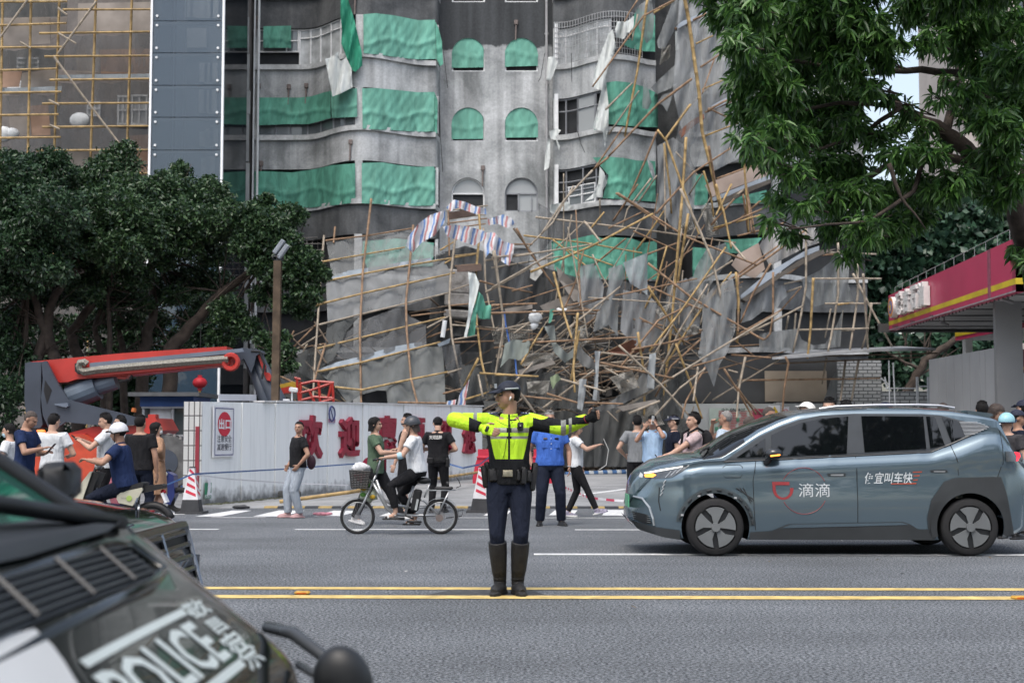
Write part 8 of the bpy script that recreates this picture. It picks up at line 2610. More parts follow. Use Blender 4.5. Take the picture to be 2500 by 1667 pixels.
for s,gm in((1,OBLK),(-1,HV)):
 sh,e,w=off['arm'][s]
 d=(w-e).normalized()
 c,dd,nn_=off['hand'][s]
 n_=off['W'].to_3x3().inverted()@nn_
 n_=(n_-d*n_.dot(d)).normalized()
 sv=d.cross(n_)
 m4=Matrix((sv,n_,d)).transposed()
 g=MB()
 g.ball(w+d*.043,(.050,.026,.050),14,10,0,m4)
 g.tube([w-d*.035,w+d*.01],[.034,.032],14)
 for k in range(4):
  q=w+d*.085+sv*(.029-.0195*k)*(1 if s<0 else-1)
  g.tube([q-d*.03,q+(d*.9+n_*.25)*.022],[.0135,.013],8)
 o=finish('glove',remesh(g,.005,2),gm,RT)
 if s<0:
  under('glove_knuckle_guard',MB().box(w+d*.055-n_*.024,(.055,.02,.03),0,m4,.009),M('gloss_black',(.012,.012,.013),.15),True,o)
 under('glove_strap',MB().tube([w-d*.04,w-d*.015],.036,14),BLKC if s<0 else M('strap_red',(.3,.02,.03),.6),True,o)
mb=MB();mb.box((.035,-.132,1.46),(.055,.006,.012));under('name_strip',mb,M('strip_black',(.02,.02,.02),.6),False)
# --- people on foot and riding
p=person('man in a bright blue uniform shirt and dark trousers standing behind the officer',1342,21.2,1.72,6,top=BLUEU,bottom=NAVYD,shoe=SH_K,fat=1.18,loose=1.22,collar=True,hair='gr',lh=(.285,-.06,.86),rh=(-.27,-.02,.88),skin=1,lf=(.17,0,.08),rf=(-.15,0,.08))
o=p['root']
for x in(-.085,.085):
 under('pocket',MB().box((x,-.145,1.20),(.10,.012,.11),0,Matrix.Rotation(.0,3,'Z'),.005),BLUEU,False,o)
 under('badge',MB().box((x,-.142,1.285),(.06,.012,.025),0,None,.004),M('badge_dark_gold',(.12,.08,.03),.5)if x<0 else BLKC,False,o)
 under('epaulette',MB().box((x*1.75,-.01,1.475),(.1,.06,.012),0,Matrix.Rotation(.25*(1 if x>0 else-1),3,'Y')),NAVYD,False,o)
mb=MB()
for k in range(6):mb.ball((0,-.165+.01*abs(k-2),1.36-.075*k),.008,6,4)
under('shirt_buttons',mb,SOLE,False,o)
under('wristwatch',MB().ring(Vector((.285,-.06,.875)),(.1,0,1),.03,.007,14,5),M('alu'),True,o)
w=person('woman in a white tee and black leggings walking right past the man in blue',1405,23.3,1.58,84,top=WHT,hem=.03,bottom=BLKC,loose=.82,blen=.97,shoe=[SH_N,SOLE],style='bob',hair='br',hp=16,hy=8,rh=(-.10,-.36,1.17),rf=(-.06,-.36,.09,0,-1,.25),lf=(.07,.14,.085,0,-1,-.1),lh=(.17,-.06,.82))
phone(w,-1,'black phone in the hand of the walking woman in the white tee',(.4,0,1))
wr=w['hand'][-1][0]
tag(MB().tube([wr+Vector((.02,0,.08)),wr+Vector((.1,0,-.1)),wr+Vector((.06,0,-.35)),wr+Vector((-.05,-.02,-.42))],.006,5).build('charging_cable',SOLE),'white cable dangling from the phone of the walking woman','cable')
person('man in a plain grey tee seen from behind beside the man on the phone',1556,24.8,1.70,175,top=GREYT,hem=.02,bottom=BLKC,shoe=[SH_K,SOLE],lh=(.22,-.12,.98),rh=(-.2,-.2,1.0),loose=1.05)
w=person('man in a light blue shirt holding a white phone to his ear',1592,24.2,1.69,-22,top=LBLUE,bottom=NAVYD,shoe=SH_K,collar=True,lh=(.13,-.17,1.50),le=(.7,-.4,-1),rh=(-.07,-.22,1.46),re=(-.6,-.3,-1),hp=6,skin=1,lpn=(-1,.3,0),rpn=(0,1,.3),lc=45,rc=60)
o=phone(w,1,'white phone held to the ear of the man in light blue',(.1,.1,1))
o.data.materials[0]=SOLE
c,d,n_=w['hand'][1]
under('wristwatch',MB().ring(w['arm'][1][2]-(w['arm'][1][2]-w['arm'][1][1]).normalized()*.04,w['arm'][1][2]-w['arm'][1][1],.034,.01,14,5),BLKC,True,w['root'])
CAPN=M('police_cap_navy',(.014,.018,.04),.7,.15,30,.2)
person('police officer in a dark navy uniform and peaked cap looking left',1642,24.6,1.70,-84,top=NAVYD,bottom=NAVYD,shoe=SH_K,cap=('cap',CAPN,M('cap_white_mark',(.5,.5,.52),.5)),collar=True)
w=person('young man in a pale pink tee with a black backpack reaching left',1690,18.9,1.66,-78,top=PINK,bottom=BLKC,shoe=SH_W,rh=(-.12,-.36,1.06),lh=(.13,-.50,.99),le=(.4,.6,-.6),lc=30)
phone(w,-1,'dark phone in the hand of the man in the pink tee',(-.6,0,.8))
W_=w['W']
bp=thing('backpack','black backpack on the back of the man in the pink tee','backpack',W_.translation)
bp.rotation_euler=(0,0,R(-78))
def loc_under(name,mb,mat,par):
 o=mb.build(name,mat,None,True);o.parent=par;return o
c=MB();c.ball((.0,.19,1.17),(.15,.095,.24),14,10);c.box((0,.24,1.08),(.22,.1,.2),0,None,.04)
finish('bag_body',remesh(c,.012,4),BLKC,bp)
loc_under('strap',MB().tube([(.10,.12,1.38),(.115,.03,1.43),(.115,-.10,1.36),(.115,-.12,1.2),(.12,.05,1.03),(.1,.14,1.0)],.018,6),BLKC,bp)
loc_under('strap',MB().tube([(-.10,.12,1.38),(-.115,.03,1.43),(-.115,-.10,1.36),(-.115,-.12,1.2),(-.12,.05,1.03),(-.1,.14,1.0)],.018,6),BLKC,bp)
person('grey haired man in a pale blue tee with a hand at his mouth',1768,21.0,1.72,-115,top=F('pale_blue_tee',(.42,.50,.58)),bottom=NAVYD,shoe=SH_K,hair='gr',style='buzz',rh=(-.06,-.2,1.50),re=(-.7,-.2,-1),lh=(.14,-.2,1.1),skin=1,rc=60)
CR=G2
person('close cropped man in a white shirt bowing his head beside the windscreen',1856,19.6,1.66,-70,CR,lean=10,hp=34,top=WHT,bottom=BLKC,shoe=SH_K,style='buzz',hair='bz')
person('crew cut man in a white polo with black trim looking down right',1876,21.0,1.78,55,CR,hp=10,top=WHT,bottom=BLKC,shoe=SH_K,style='buzz',hair='bz',skin=1,collar=True)
person('man in a white hard hat behind the car windscreen top',1966,19.0,1.78,-60,CR,top=GREYT,bottom=NAVYD,shoe=SH_K,style='none',cap=('hard',M('hard_hat_white',(.66,.66,.62),.4,.1,5)),skin=1)
person('black haired man looking over the front of the car roof',2024,19.0,1.86,-25,CR,top=NAVY,bottom=BLKC,shoe=SH_K,hp=8)
for lab,px_,Y_,h_,yw,kw in(('dark haired head right of the man looking over the roof',2064,18.9,1.82,180,dict(top=BLKC)),('officer in a navy cap just above the middle of the car roof',2158,19.2,1.80,-60,dict(top=NAVYD,cap=('cap',CAPN),style='tidy')),('black haired head barely above the roof, right of the navy cap',2230,20,1.75,170,dict(top=GREYT)),('brown cropped head above the roof before the grey shop wall',2303,20.5,1.83,150,dict(top=NAVY,style='buzz',hair='br')),('black haired man in white seen from behind near the shop column',2396,20.2,1.84,170,dict(top=WHT)),('brown haired woman bowing her head beside the shop column',2424,19,1.79,40,dict(top=BLKC,style='long',hair='br',hp=28)),('taller police officer in a dark cap before the shop window',2494,20.4,1.86,-150,dict(top=NAVYD,cap=('cap',CAPN),style='tidy')),('police officer in a dark cap in profile at the right edge',2486,19.3,1.70,80,dict(top=NAVYD,cap=('cap',CAPN),style='tidy',skin=1)),('person in a pale blue and black helmet at the car tail',2458,18.5,1.63,130,dict(top=F('dark_grey_tee',(.05,.048,.052)),style='none',cap=('helmet',M('helmet_pale_blue',(.30,.55,.62),.3,.1),M('helmet_navy',(.02,.03,.06),.4))))):
 person(lab,px_,Y_,h_,yw,CR,bottom=NAVYD,shoe=SH_K,voxel=.011,**kw)
w=person('woman in a white shirt and blue face mask at the left edge',24,20.2,1.52,-85,G1,top=WHT,bottom=NAVYD,shoe=SH_W,style='pony',mask=M('mask_blue',(.35,.52,.6),.7),lh=(.16,-.22,.95),hp=8)
tag(MB().ball(w['hand'][1][0]+Vector((.15,-.1,-.12)),(.16,.1,.14),10,8).build('white_bag',F('white_bag_cloth',(.55,.56,.58)),None,True),'white bag hanging from the arm of the masked woman','bag')
w=person('balding man in a navy tee looking down at his hands before the lift',62,19.2,1.70,82,G1,hp=24,lean=4,top=NAVY,hem=.02,bottom=NAVYD,shoe=SH_K,style='buzz',hair='bz',skin=1,lh=(.08,-.30,1.11),rh=(-.1,-.32,1.16))
phone(w,-1,'dark phone in the hands of the balding man in navy',(.6,0,.7))
person('boy in a white polo seen from behind in front of the orange hood',131,20.2,1.66,172,G1,hp=14,hy=-20,top=WHT,hem=.02,bottom=BLKC,shoe=SH_W,lh=(.14,-.24,1.08),rh=(-.16,-.22,1.05))
w=person('man in a white polo looking down at the phone in his hands',262,20.6,1.68,-80,G1,hp=14,top=WHT,hem=.03,bottom=BLKC,shoe=SH_K,style='short',collar=True,rh=(-.09,-.36,1.27),lh=(.07,-.34,1.24))
phone(w,-1,'black phone held by the man in the white polo',(-.8,0,.6))
person('man in a white tee just behind the man with the phone',292,22.0,1.66,-75,G1,top=WHT,hem=.03,bottom=F('red_print_cloth',(.35,.12,.15)),shoe=SH_K)
person('broad man in a black tee and navy trousers with his back turned',346,20.2,1.64,165,G1,fat=1.12,top=BLKC,hem=.03,bottom=NAVYD,shoe=SH_K,skin=1)
w=person('woman in a tan dress and white mask with a hand on her hip',386,22.2,1.56,120,G1,hy=-10,top=BEIGE,hem=.03,skirt=BEIGE,shoe=SH_W,style='bob',mask=M('mask_white',(.55,.57,.58),.7),rh=(-.2,-.02,.98),re=(-1,.4,0),sleeve=1.4)
w=person('woman in a black tee and checked grey trousers looking at the camera',729,23.2,1.585,-62,hy=52,top=BLKC,hem=.02,bottom=PLAID,loose=1.18,shoe=SH_P,style='tidy',rh=(-.19,-.10,.84),lh=(.2,-.06,.85),lf=(.06,.02,.08),rf=(-.08,-.13,.08),skin=1,fat=1.08)
W_=w['W']
tag(MB().ball(W_@Vector((.14,.18,.90)),(.075,.045,.12),12,9).tube([W_@Vector((.14,.16,1.02)),W_@Vector((.12,.09,1.28)),W_@Vector((.07,-.01,1.335)),W_@Vector((-.04,-.1,1.2))],.011,5).build('shoulder_bag',M('maroon_bag',(.035,.012,.022),.6),None,True),'dark maroon shoulder bag behind the woman in checked trousers','bag')
w=person('woman in a green tee with a red tote bag walking right behind the e-bike',918,21.4,1.63,82,hp=4,hy=2,top=GREENT,hem=.04,bottom=BLKC,loose=1.15,shoe=SH_W,style='bob',lf=(.06,-.42,.08,0,-1,.1),rf=(-.07,.30,.10,0,-1,-.25),rh=(-.10,-.34,1.08),lh=(.19,.02,.86))
phone(w,-1,'phone in the camouflage case held by the woman in green',(.7,0,.7))
W_=w['W']
tb=MB();tb.prism([W_@Vector(q)for q in((.22,-.10,1.0),(.22,.06,1.06),(.22,.22,.98),(.22,.40,.72),(.22,.30,.62),(.22,-.02,.66),(.22,-.1,.8))],W_.to_3x3()@Vector((.07,0,0)))
tb.tube([W_@Vector((.24,-.06,1.0)),W_@Vector((.17,-.06,1.25)),W_@Vector((.12,.0,1.36)),W_@Vector((.19,.12,1.2)),W_@Vector((.24,.16,1.0))],.016,5)
tag(tb.build('tote_bag',F('red_tote_cloth',(.22,.018,.045))),'dark red tote bag on the shoulder of the woman in green','bag')
w=person('man in a black sleeveless top behind the woman on the e-bike',992,24.0,1.72,-95,top=BLKC,sleeve=0,hem=.05,bottom=BLKC,blen=.6,shoe=SH_K,skin=0,lh=(.22,-.16,.84),rh=(-.2,-.2,1.1))
w=person('patrol officer in black with white lettering on his back by the wall',1070,24.8,1.68,168,hp=20,hy=20,top=BLKC,bottom=BLKC,shoe=SH_K,cap=('cap',BLKC),style='tidy',lh=(.16,-.2,1.1),rh=(-.18,-.15,1.05),fat=1.08,collar=True)
mb=MB();put_text(mb,'天河巡特',(0,.168,1.30),(-1,0,0),(0,0,1),w=.23,h=.07,bold=.03)
under('lettering',mb,SOLE,False,w['root'])
mb=MB();mb.loft([[Vector((.19*math.cos(2*math.pi*k/20),.006+.145*math.sin(2*math.pi*k/20),z))for k in range(20)]for z in(.90,.955)],caps=False);mb.box((.10,.15,.90),(.11,.05,.09),0,None,.01);mb.box((-.19,.06,.86),(.06,.09,.16),0,None,.015)
under('belt',mb,M('belt_black'),False,w['root'])
# ------------------------------------------------------------------ e-bike and its rider
EB=19.4
bike=thing('electric_bicycle','silver electric bicycle with a black front basket ridden left along the road','bicycle',(P(975,1301,EB).x,EB,0))
b8=lambda x,y,o=0.0:P(780+x*.2168,980+y*.2168,EB+o)
SIL=M('bike_silver',(.42,.43,.44),.3,.15,6,0,.7)
BKM=M('bike_black',(.018,.018,.019),.5,.2)
def tb_(name,segs,mat,par=bike,n=7):
 mb=MB()
 for pts,r in segs:
  mb.tube([b8(*p)for p in pts],r,n)
 return mb.build(name,mat,par,True)
for x,y in((428,1282),(1362,1280)):
 c=b8(x,y)
 c.z=.236
 w=MB().ring(c,(0,1,0),.218,(.019,.022),36,8).build('wheel',M('black_rubber'),bike,True)
 MB().ring(c,(0,1,0),.192,(.008,.014),36,6).build('rim',SIL,w,True)
 mb=MB()
 for k in range(28):
  a=2*math.pi*k/28
  mb.tube([c+Vector((.02*math.cos(a+.8),.02*(-1)**k,.02*math.sin(a+.8))),c+Vector((.19*math.cos(a),0,.19*math.sin(a)))],.0015,3,0,False)
 mb.disc(c,(0,1,0),.035 if x<900 else .06,.1,14)
 mb.build('spokes',M('spoke_steel',(.3,.3,.31),.4,.1,4,0,.6),w)
 mb=MB()
 a0,a1=(40,150)if x<900 else(-5,150)
 rings=[]
 for k in range(17):
  a=R(a0+(a1-a0)*k/16)
  e=Vector((math.cos(a),0,math.sin(a)))
  rings.append([c+e*.255+Vector((0,q,0))-e*abs(q)*.3 for q in(-.03,0,.03)])
 mb.loft(rings,caps=False,closed=False)
 mb.build('mudguard',SIL,bike,True)
tb_('fork',[([(428,1270,-.05),(520,1100,-.05),(600,900),(635,830)],.017),([(428,1270,.05),(520,1100,.05),(600,900)],.017),([(635,830),(690,660),(740,640)],.016)],SIL)
tb_('frame',[([(600,920),(680,1050),(760,1200),(830,1260),(960,1280)],.026),([(640,880),(720,1100),(800,1150),(1000,1190)],.02),([(960,1280),(1020,1080),(1060,950)],.02),([(960,1280),(1330,1280)],.018),([(960,1190),(1260,1195)],.012),([(1030,1060),(1180,1120),(1330,1270)],.015)],SIL)
tb_('carrier',[([(1180,1080,-.06),(1235,940,-.06),(1240,925,0),(1235,940,.06),(1180,1080,.06)],.012),([(1200,1000,-.06),(1530,995,-.06)],.01),([(1200,1000,.06),(1530,995,.06)],.01),([(1340,1260,-.06),(1460,1010,-.06)],.012),([(1340,1260,.06),(1460,1010,.06)],.012)],SIL)
MB().box(b8(1400,975),(.25,.16,.045),0,None,.018).build('rear_cushion',BKM,bike)
MB().ball(b8(1175,890),(.10,.08,.045),12,8).build('saddle',BKM,bike,True)
MB().box(b8(1090,1110),(.11,.13,.30),0,Matrix.Rotation(.2,3,'Y'),.02).build('battery',BKM,bike)
MB().box(b8(1095,1160,-.07),(.03,.01,.15),0,Matrix.Rotation(.2,3,'Y')).build('battery_label',M('grey_label',(.4,.42,.42),.6),bike)
tb_('handlebar',[([(640,640,-.26),(700,655,-.1),(700,655,.1),(640,640,.26)],.012),([(600,660,-.26),(680,645,-.26)],.016),([(600,660,.26),(680,645,.26)],.016)],BKM)
tb_('pedals',[([(985,1350,-.1),(1150,1355,-.1)],.015),([(740,1310,-.12),(960,1320,-.12)],.02),([(960,1280,-.1),(1060,1320,-.1)],.012)],BKM)
tb_('cable',[([(1440,900),(1445,960)],.02),([(1540,970),(1590,950),(1570,890),(1540,850)],.006),([(1540,1230),(1620,1220),(1600,1290),(1420,1310)],.006),([(660,700),(570,900),(600,980),(540,1080)],.006)],BKM,n=4)
MB().disc(b8(1350,1310,-.05),(0,1,0),.05,.02,16).build('sprocket',M('rusty_iron'),bike)
mb=MB()
o4=[b8(340,775,-.13),b8(570,790,-.13),b8(570,790,.13),b8(340,775,.13)]
u4=[b8(360,970,-.1),b8(540,975,-.1),b8(540,975,.1),b8(360,970,.1)]
for k in range(11):
 t=k/10
 q=[u4[i].lerp(o4[i],t)for i in range(4)]
 mb.tube(q+[q[0]],.011,5)
for i in range(4):
 for k in range(7):
  mb.tube([u4[i].lerp(u4[(i+1)%4],k/6),o4[i].lerp(o4[(i+1)%4],k/6)],.008,4)
mb.add(u4,[(0,1,2,3)])
mb.build('basket',BKM,bike)
def lump(name,lab,cat,c,r,mat,seed=0,grp=None):
 mb=MB().ball((0,0,0),r,14,10)
 mb.v=[tuple(Vector(v)*(1+.25*nz(v[0]*18,v[2]*18,v[1]*14,seed)))for v in mb.v]
 o=mb.build(name,mat,None,True)
 o.location=c
 return tag(o,lab,cat,grp)
lump('white_cloth_bag','crumpled white cloth bag lying in the front basket of the e-bike','bag',b8(470,745),(.12,.1,.075),F('white_bag_cloth'))
c=b8(560,1020,.06)
o=lump('shopping_bag','green, white and yellow shopping bag hanging behind the front wheel of the e-bike','bag',c,(.13,.05,.15),M('shopping_bag_print',(.45,.5,.38),.5,.5,9),2)
mb=MB()
for dx,dz,mi in((-.07,.05,0),(.05,-.06,0),(-.08,-.03,1),(.02,.09,1)):
 mb.ball(c+Vector((dx,-.045,dz)),(.04,.012,.03),10,6,mi)
w_=mb.build('bag_print',[M('print_yellow',(.55,.35,.03),.5),M('print_leaf',(.12,.32,.06),.5)],o,True)
hx=b8(1090,850).x-bike.location.x
hpz=.80
rd=person('woman in a white tee and grey helmet riding the electric bicycle',1250+b8(1085,850).x/EB*FPX,EB,1.60,-90,top=WHT,hem=.01,bottom=BLKC,blen=.90,shoe=None,style='bob',hair='br',cap=('helmet',M('helmet_dark_grey',(.05,.055,.065),.35,.2,12),BKM),hip=(0,.02,hpz+.05),lean=8,hp=2,hy=6,lh=(.25,-.40,1.035),rh=(-.25,-.40,1.035),le=(.5,.6,-.6),re=(-.5,.6,-.6),lf=(.10,-.26,.285,.05,-1,-.12),rf=(-.10,.0,.20,-.05,-1,0),lpn=(0,-.3,-1),rpn=(0,-.3,-1),lc=50,rc=50,fat=1.05,skin=0)
for s in(1,-1):
 a=rd['legs'][s][2]
 under('sandal',MB().box((a.x,a.y-.06,a.z-.075),(.085,.25,.022),0,None,.009),BKM,True,rd['root'])
 under('sandal_strap',MB().tube([(a.x-.045,a.y-.10,a.z-.065),(a.x,a.y-.10,a.z-.028),(a.x+.045,a.y-.10,a.z-.065)],.014,6).tube([(a.x-.035,a.y,a.z-.03),(a.x,a.y-.045,a.z),(a.x+.035,a.y,a.z-.03)],.012,6),SOLE,True,rd['root'])
w_=rd['arm'][1]
under('elbow_mask',MB().ball(w_[1].lerp(w_[2],.12),(.045,.06,.05),10,7),M('mask_blue'),True,rd['root'])
# ------------------------------------------------------------------ electric scooter and its rider
ES=17.6
s1=lambda x,y,o=0.0:P(x*.2041,960+y*.2041,ES+o)
CREAM=M('cream_plastic',(.52,.50,.40),.3,.08,3,0,0,.5,.4)
sc=thing('electric_scooter','cream and black electric scooter ridden left behind the dark saloon','scooter',(s1(1300,1400).x,ES,0))
for x in(1000,1820):
 c=s1(x,1500);c.z=.225
 w=MB().ring(c,(0,1,0),.18,(.045,.05),30,8).build('wheel',M('black_rubber'),sc,True)
 MB().disc(c,(0,1,0),.13,.06,20).build('rim',SIL,w)
 MB().tube([c+Vector((.25*math.cos(R(a)),0,.25*math.sin(R(a))))for a in range(20,165,12)],.05,8).build('mudguard',BKM,sc,True)
def sp(name,poly,o,th,mat):
 return MB().prism([s1(x,y,o)for x,y in poly],(0,th,0)).build(name,mat,sc)
sp('front_shield',[(1075,935),(1100,940),(1000,1230),(960,1380),(870,1240),(900,1160)],-.16,.32,CREAM)
sp('inner_shield',[(1100,935),(1190,960),(1130,1100),(1090,1260),(1050,1480),(960,1400),(1005,1230)],-.13,.26,BKM)
sp('footboard',[(1030,1480),(1420,1500),(1400,1560),(1020,1550)],-.15,.3,BKM)
sp('side_panel',[(1400,1190),(1700,1125),(1705,1160),(1585,1345),(1420,1310),(1395,1260)],-.15,.05,CREAM)
sp('side_panel',[(1400,1190),(1700,1125),(1705,1160),(1585,1345),(1420,1310),(1395,1260)],.10,.05,CREAM)
sp('seat',[(1400,1190),(1440,1140),(1680,1062),(1718,1075),(1705,1130)],-.14,.28,BKM)
sp('rear_rack',[(1690,1110),(1930,1085),(1955,1100),(1950,1135),(1700,1190)],-.10,.2,BKM)
sp('battery_box',[(1440,1200),(1640,1180),(1570,1420),(1430,1450)],-.10,.2,BKM)
MB().disc(s1(1545,1255,-.155),(0,1,0),.035,.008,18).build('green_dot',M('dot_green',(.35,.48,.12),.5),sc)
mb=MB();put_text(mb,'luyuan',s1(1490,1250,-.158),(1,0,0),(0,0,1),w=.09,h=.025,bold=.01);mb.build('lettering',M('letter_grey',(.25,.25,.22),.5),sc)
MB().ball(s1(1955,1175),(.035,.04,.03),10,7).build('tail_lamp',M('lamp_red',(.45,.02,.03),.2),sc,True)
MB().box(s1(1975,1245),(.03,.14,.13),0,Matrix.Rotation(-.4,3,'Y')).build('number_plate',FRAME,sc)
MB().tube([s1(1120,960),s1(1165,850),s1(1150,840,-.3)],.02,7).tube([s1(1165,850),s1(1150,840,.3)],.02,7).build('handlebar',BKM,sc)
MB().ball(s1(1180,870),(.05,.06,.05),10,7).build('dash',SIL,sc,True)
rs_=person('man in a navy polo and white helmet riding the electric scooter',316,ES,1.66,-90,top=NAVY,hem=.02,bottom=NAVYD,shoe=SH_K,style='buzz',cap=('helmet',M('helmet_white',(.62,.63,.66),.3,.12,9),BKM),hip=(0,-.03,.72),lean=10,collar=True,fat=1.15,skin=1,lh=(.27,-.42,1.035),rh=(-.27,-.42,1.035),le=(.6,.5,-.3),re=(-.6,.5,-.3),lf=(.11,-.30,.20),rf=(-.11,-.30,.20),lpn=(0,-.3,-1),rpn=(0,-.3,-1),lc=50,rc=50)
lump('plastic_bag','white plastic bag hanging at the knees of the scooter rider','bag',s1(1110,1180),(.05,.07,.13),M('thin_plastic',(.6,.65,.72),.4),4)
e2=thing('parked_scooter','cream and blue scooter parked behind the tiled pillar','scooter',(P(400,1215,25).x,25,0))
c=P(408,1190,24.6)
MB().box(P(398,1157,24.6),(.16,.2,.13),0,None,.05).build('front_basket',CREAM,e2)
MB().prism([P(x,y,24.6)for x,y in((405,1150),(424,1160),(426,1210),(415,1232),(396,1225),(402,1190))],(0,.3,0)).build('body',M('scooter_blue',(.02,.03,.12),.3,.1),e2)
for x in(396,440):
 c=P(x,1215,24.7);c.z=.22
 MB().ring(c,(0,1,0),.18,.045,24,7).build('wheel',M('black_rubber'),e2,True)
MB().tube([P(400,1150,24.5),P(412,1146,24.8),P(420,1152,25)],.015,6).build('handlebar',BKM,e2)
# ------------------------------------------------------------------ cones, barriers, tape, ramp
CW_=M('cone_white',(.60,.60,.62),.4,.15,6);CRD=M('cone_red',(.48,.03,.06),.4,.15,6);CBK=M('cone_black',(.03,.032,.036),.6,.25,6)
def cone(label,px,py,h,lean=0.0,Yo=None):
 b=G(px,py)
 t=thing('traffic_cone',label,'traffic cone',b,'striped square traffic cones')
 rot=Matrix.Rotation(lean,3,'Y')
 def sq(z,w):
  return[b+rot@Vector((x*w,y*w,z*h))for x,y in((-1,-1),(1,-1),(1,1),(-1,1))]
 MB().loft([sq(0,.30*h),sq(.045,.29*h)]).build('base',CBK,t)
 MB().loft([sq(.045,.205*h),sq(.30,.165*h)]).build('skirt',CBK,t)
 MB().loft([sq(.30,.165*h),sq(.97,.055*h)]).build('shaft',CW_,t)
 MB().loft([sq(.97,.06*h),sq(1.0,.05*h)]).build('tip',CBK,t)
 mb=MB()
 for k in range(4):
  z0=.36+.15*k
  for(ax,sg)in((0,-1),(1,-1)):
   def w(z):return(.165-.11*(z-.3)/.67)*h+.002
   pts=[]
   for u,z in((-.75,z0+.09),(.75,z0),(.75,z0+.065),(-.75,z0+.155)):
    q=w(z)
    pts.append(b+rot@(Vector((u*q,-q,z*h))if ax==0 else Vector((q,u*q,z*h))))
   mb.add(pts,[(0,1,2,3)])
 mb.build('red_bands',CRD,t)
 return t
cone('striped cone with a slumped black skirt before the tiled gate pillar',468,1253,.80)
cone('striped cone on a wide black base directly left of the officer',1172,1250,.80,.03)
cone('small striped cone standing in the debris beside the walking woman',1499,1142,.72)
for lab,x in(('red plastic road barrier at the end of the site wall',1186),('red plastic road barrier just right of the officer',1322)):
 Y=40
 t=thing('plastic_barrier',lab,'barrier',P(x,1180,Y),'red plastic road barriers')
 a=P(x,1178,Y);a.z=0
 MB().loft([[a+Vector((sx*w,sy*.22*(1.2-z*.4),z))for sx,sy in((-1,-1),(1,-1),(1,1),(-1,1))]for w,z in((.36,0),(.36,.15),(.30,.5),(.22,.75),(.22,.95))]).build('body',M('barrier_red',(.42,.02,.045),.4,.12),t)
 MB().box(a+Vector((0,-.20,.72)),(.5,.08,.07),0,None,.02).build('rib',M('barrier_red'),t)
cl_=thing('orange_post','short orange reflective post behind the cone left of the officer','post',G(1201,1250))
b=G(1203,1252)
MB().tube([b,b+Vector((0,0,.38))],[.06,.045],12).build('post',M('orange_plastic',(.55,.09,.02),.5),cl_)
MB().disc(b,(0,0,1),.12,.04,14).build('base',CBK,cl_)
rb=thing('rubber_ramp','yellow and black rubber speed ramp along the edge of the forecourt','ramp',(0,26.3,0))
def ramp_sec(x0,x1,mat):
 rg=[[Vector((x,26.3+SL*x+dy,z))for dy,z in((-.18,.006),(-.1,.035),(.1,.035),(.18,.006))]for x in(x0,x1)]
 return MB().loft(rg).build('ramp_section',mat,rb)
x=-4.55
k=0
while x<2.4:
 ramp_sec(x,x+.245,M('faded_yellow_rubber',(.30,.22,.09),.8,.35,9)if k%2==0 else CBK)
 x+=.25
 k+=1
bp_=MB();bamboo(bp_,[G(683,1224,.06),P(860,1200,27.6),P(1010,1177,31),P(1170,1152,38)],.05)
tag(bp_.build('bamboo_pole',BAMBOO_Y,None,True),'long bamboo pole lying on the ground along the foot of the site wall','bamboo pole')
mb=MB()
pb=[P(1380,1158,49),P(1470,1154,49.5),P(1560,1151,50),P(1640,1151,50.2)]
for k in range(24):
 t=k/24
 i=min(2,int(t*3))
 f_=lambda t:pb[min(2,int(t*3))].lerp(pb[min(2,int(t*3))+1],t*3-min(2,int(t*3)))
 mb.tube([f_(t),f_(min(.999,t+1/24))],.09,8,k%2)
tag(mb.build('striped_pipe',[M('pipe_blue',(.05,.12,.26),.6,.3),M('pipe_white',(.45,.47,.48),.6,.3)]),'blue and white striped pipe lying at the edge of the forecourt before the wreck','pipe')
def tape(label,pts,mats,w=.014,seg=.3,name='barrier_tape'):
 mb=MB()
 pts=[Vector(p)for p in pts]
 i=0
 for a,b in zip(pts,pts[1:]):
  n=max(1,int((b-a).length/seg))
  for k in range(n):
   p,q=a.lerp(b,k/n),a.lerp(b,(k+1)/n)
   u=Vector((0,.3,1))*w
   mb.add([p-u,q-u,q+u,p+u],[(0,1,2,3)],i%len(mats));i+=1
 return tag(mb.build(name,mats),label,'tape','barrier tapes')
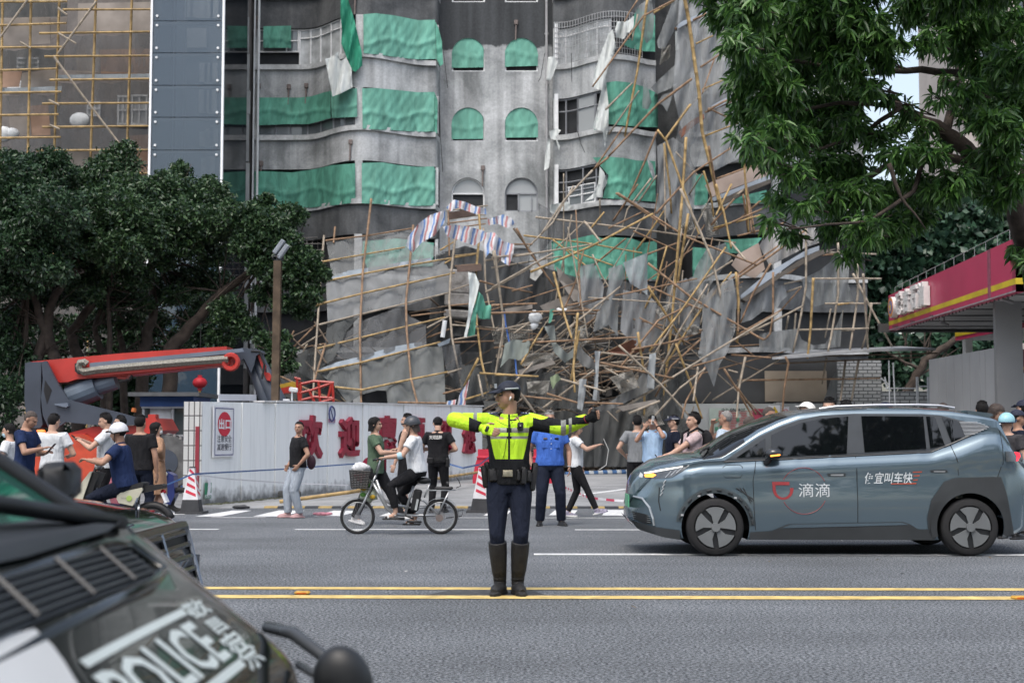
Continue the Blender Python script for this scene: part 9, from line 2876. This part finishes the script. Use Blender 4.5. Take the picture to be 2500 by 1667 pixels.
TPB,TPW,TPR=M('tape_blue',(.05,.11,.26),.5),M('tape_white',(.55,.55,.57),.5),M('tape_red',(.45,.04,.09),.5)
tape('blue barrier tape stretched along the site wall from the cone',[P(405,1184,23.6),P(470,1157,24),P(560,1152,26),P(690,1145,29),P(850,1133,31),P(935,1130,33)],[TPB])
tape('thin pale barrier tape sagging below the blue tape',[P(470,1157,24),P(560,1169,26),P(690,1178,29),P(850,1184,31)],[TPW],.012)
tape('blue barrier tape running from the wall end to the red barrier',[P(1095,1132,34),P(1130,1142,34),P(1170,1134,35),P(1195,1115,38)],[TPB],.02)
tape('red and white barrier tape lying across the forecourt',[G(1380,1190,.03),G(1430,1212,.02),G(1460,1218,.02),G(1500,1222,.02),G(1560,1224,.02)],[TPR,TPW],.03,.35)
lump('tape_scrap','crumpled red and white tape scrap on the road beside the checked trousers','tape',G(787,1254,.03),(.16,.08,.03),M('tape_scrap_mix',(.50,.2,.24),.6,.5,14),3)
lump('dark_tool','black tool left on the ground at the foot of the wall','tool',G(588,1237,.05),(.16,.05,.035),CBK,5)
for lab,px,py in(('yellow road stud between the centre lines left of the officer',738,1450),('yellow road stud between the centre lines at the right edge',2490,1462)):
 b=G(px,py)
 t=thing('road_stud',lab,'road stud',b,'yellow road studs')
 MB().box(b+Vector((0,0,.014)),(.13,.10,.026),0,None,.012).build('stud_body',M('stud_yellow',(.5,.28,.04),.5,.3,20),t)
 MB().box(b+Vector((0,-.052,.014)),(.08,.006,.014)).build('reflector',M('stud_orange',(.5,.12,.02),.3),t)
mb=MB()
random.seed(77)
for k in range(90):
 c=Vector((random.uniform(-6,8),random.uniform(10.5,26),.012))
 a=random.uniform(0,6.3);s=random.uniform(.012,.035)
 u,v=Vector((math.cos(a),math.sin(a),.2))*s,Vector((-math.sin(a),math.cos(a),.1))*s*.5
 mb.add([c-u,c+v,c+u,c-v],[(0,1,2,3)],k%3)
tag(mb.build('road_litter',[M('dry_leaf',(.12,.08,.04),.8),M('litter_pale',(.4,.4,.38),.8),M('dry_leaf2',(.07,.06,.035),.8)]),'dry leaves and scraps scattered on the road','litter',kind='stuff')
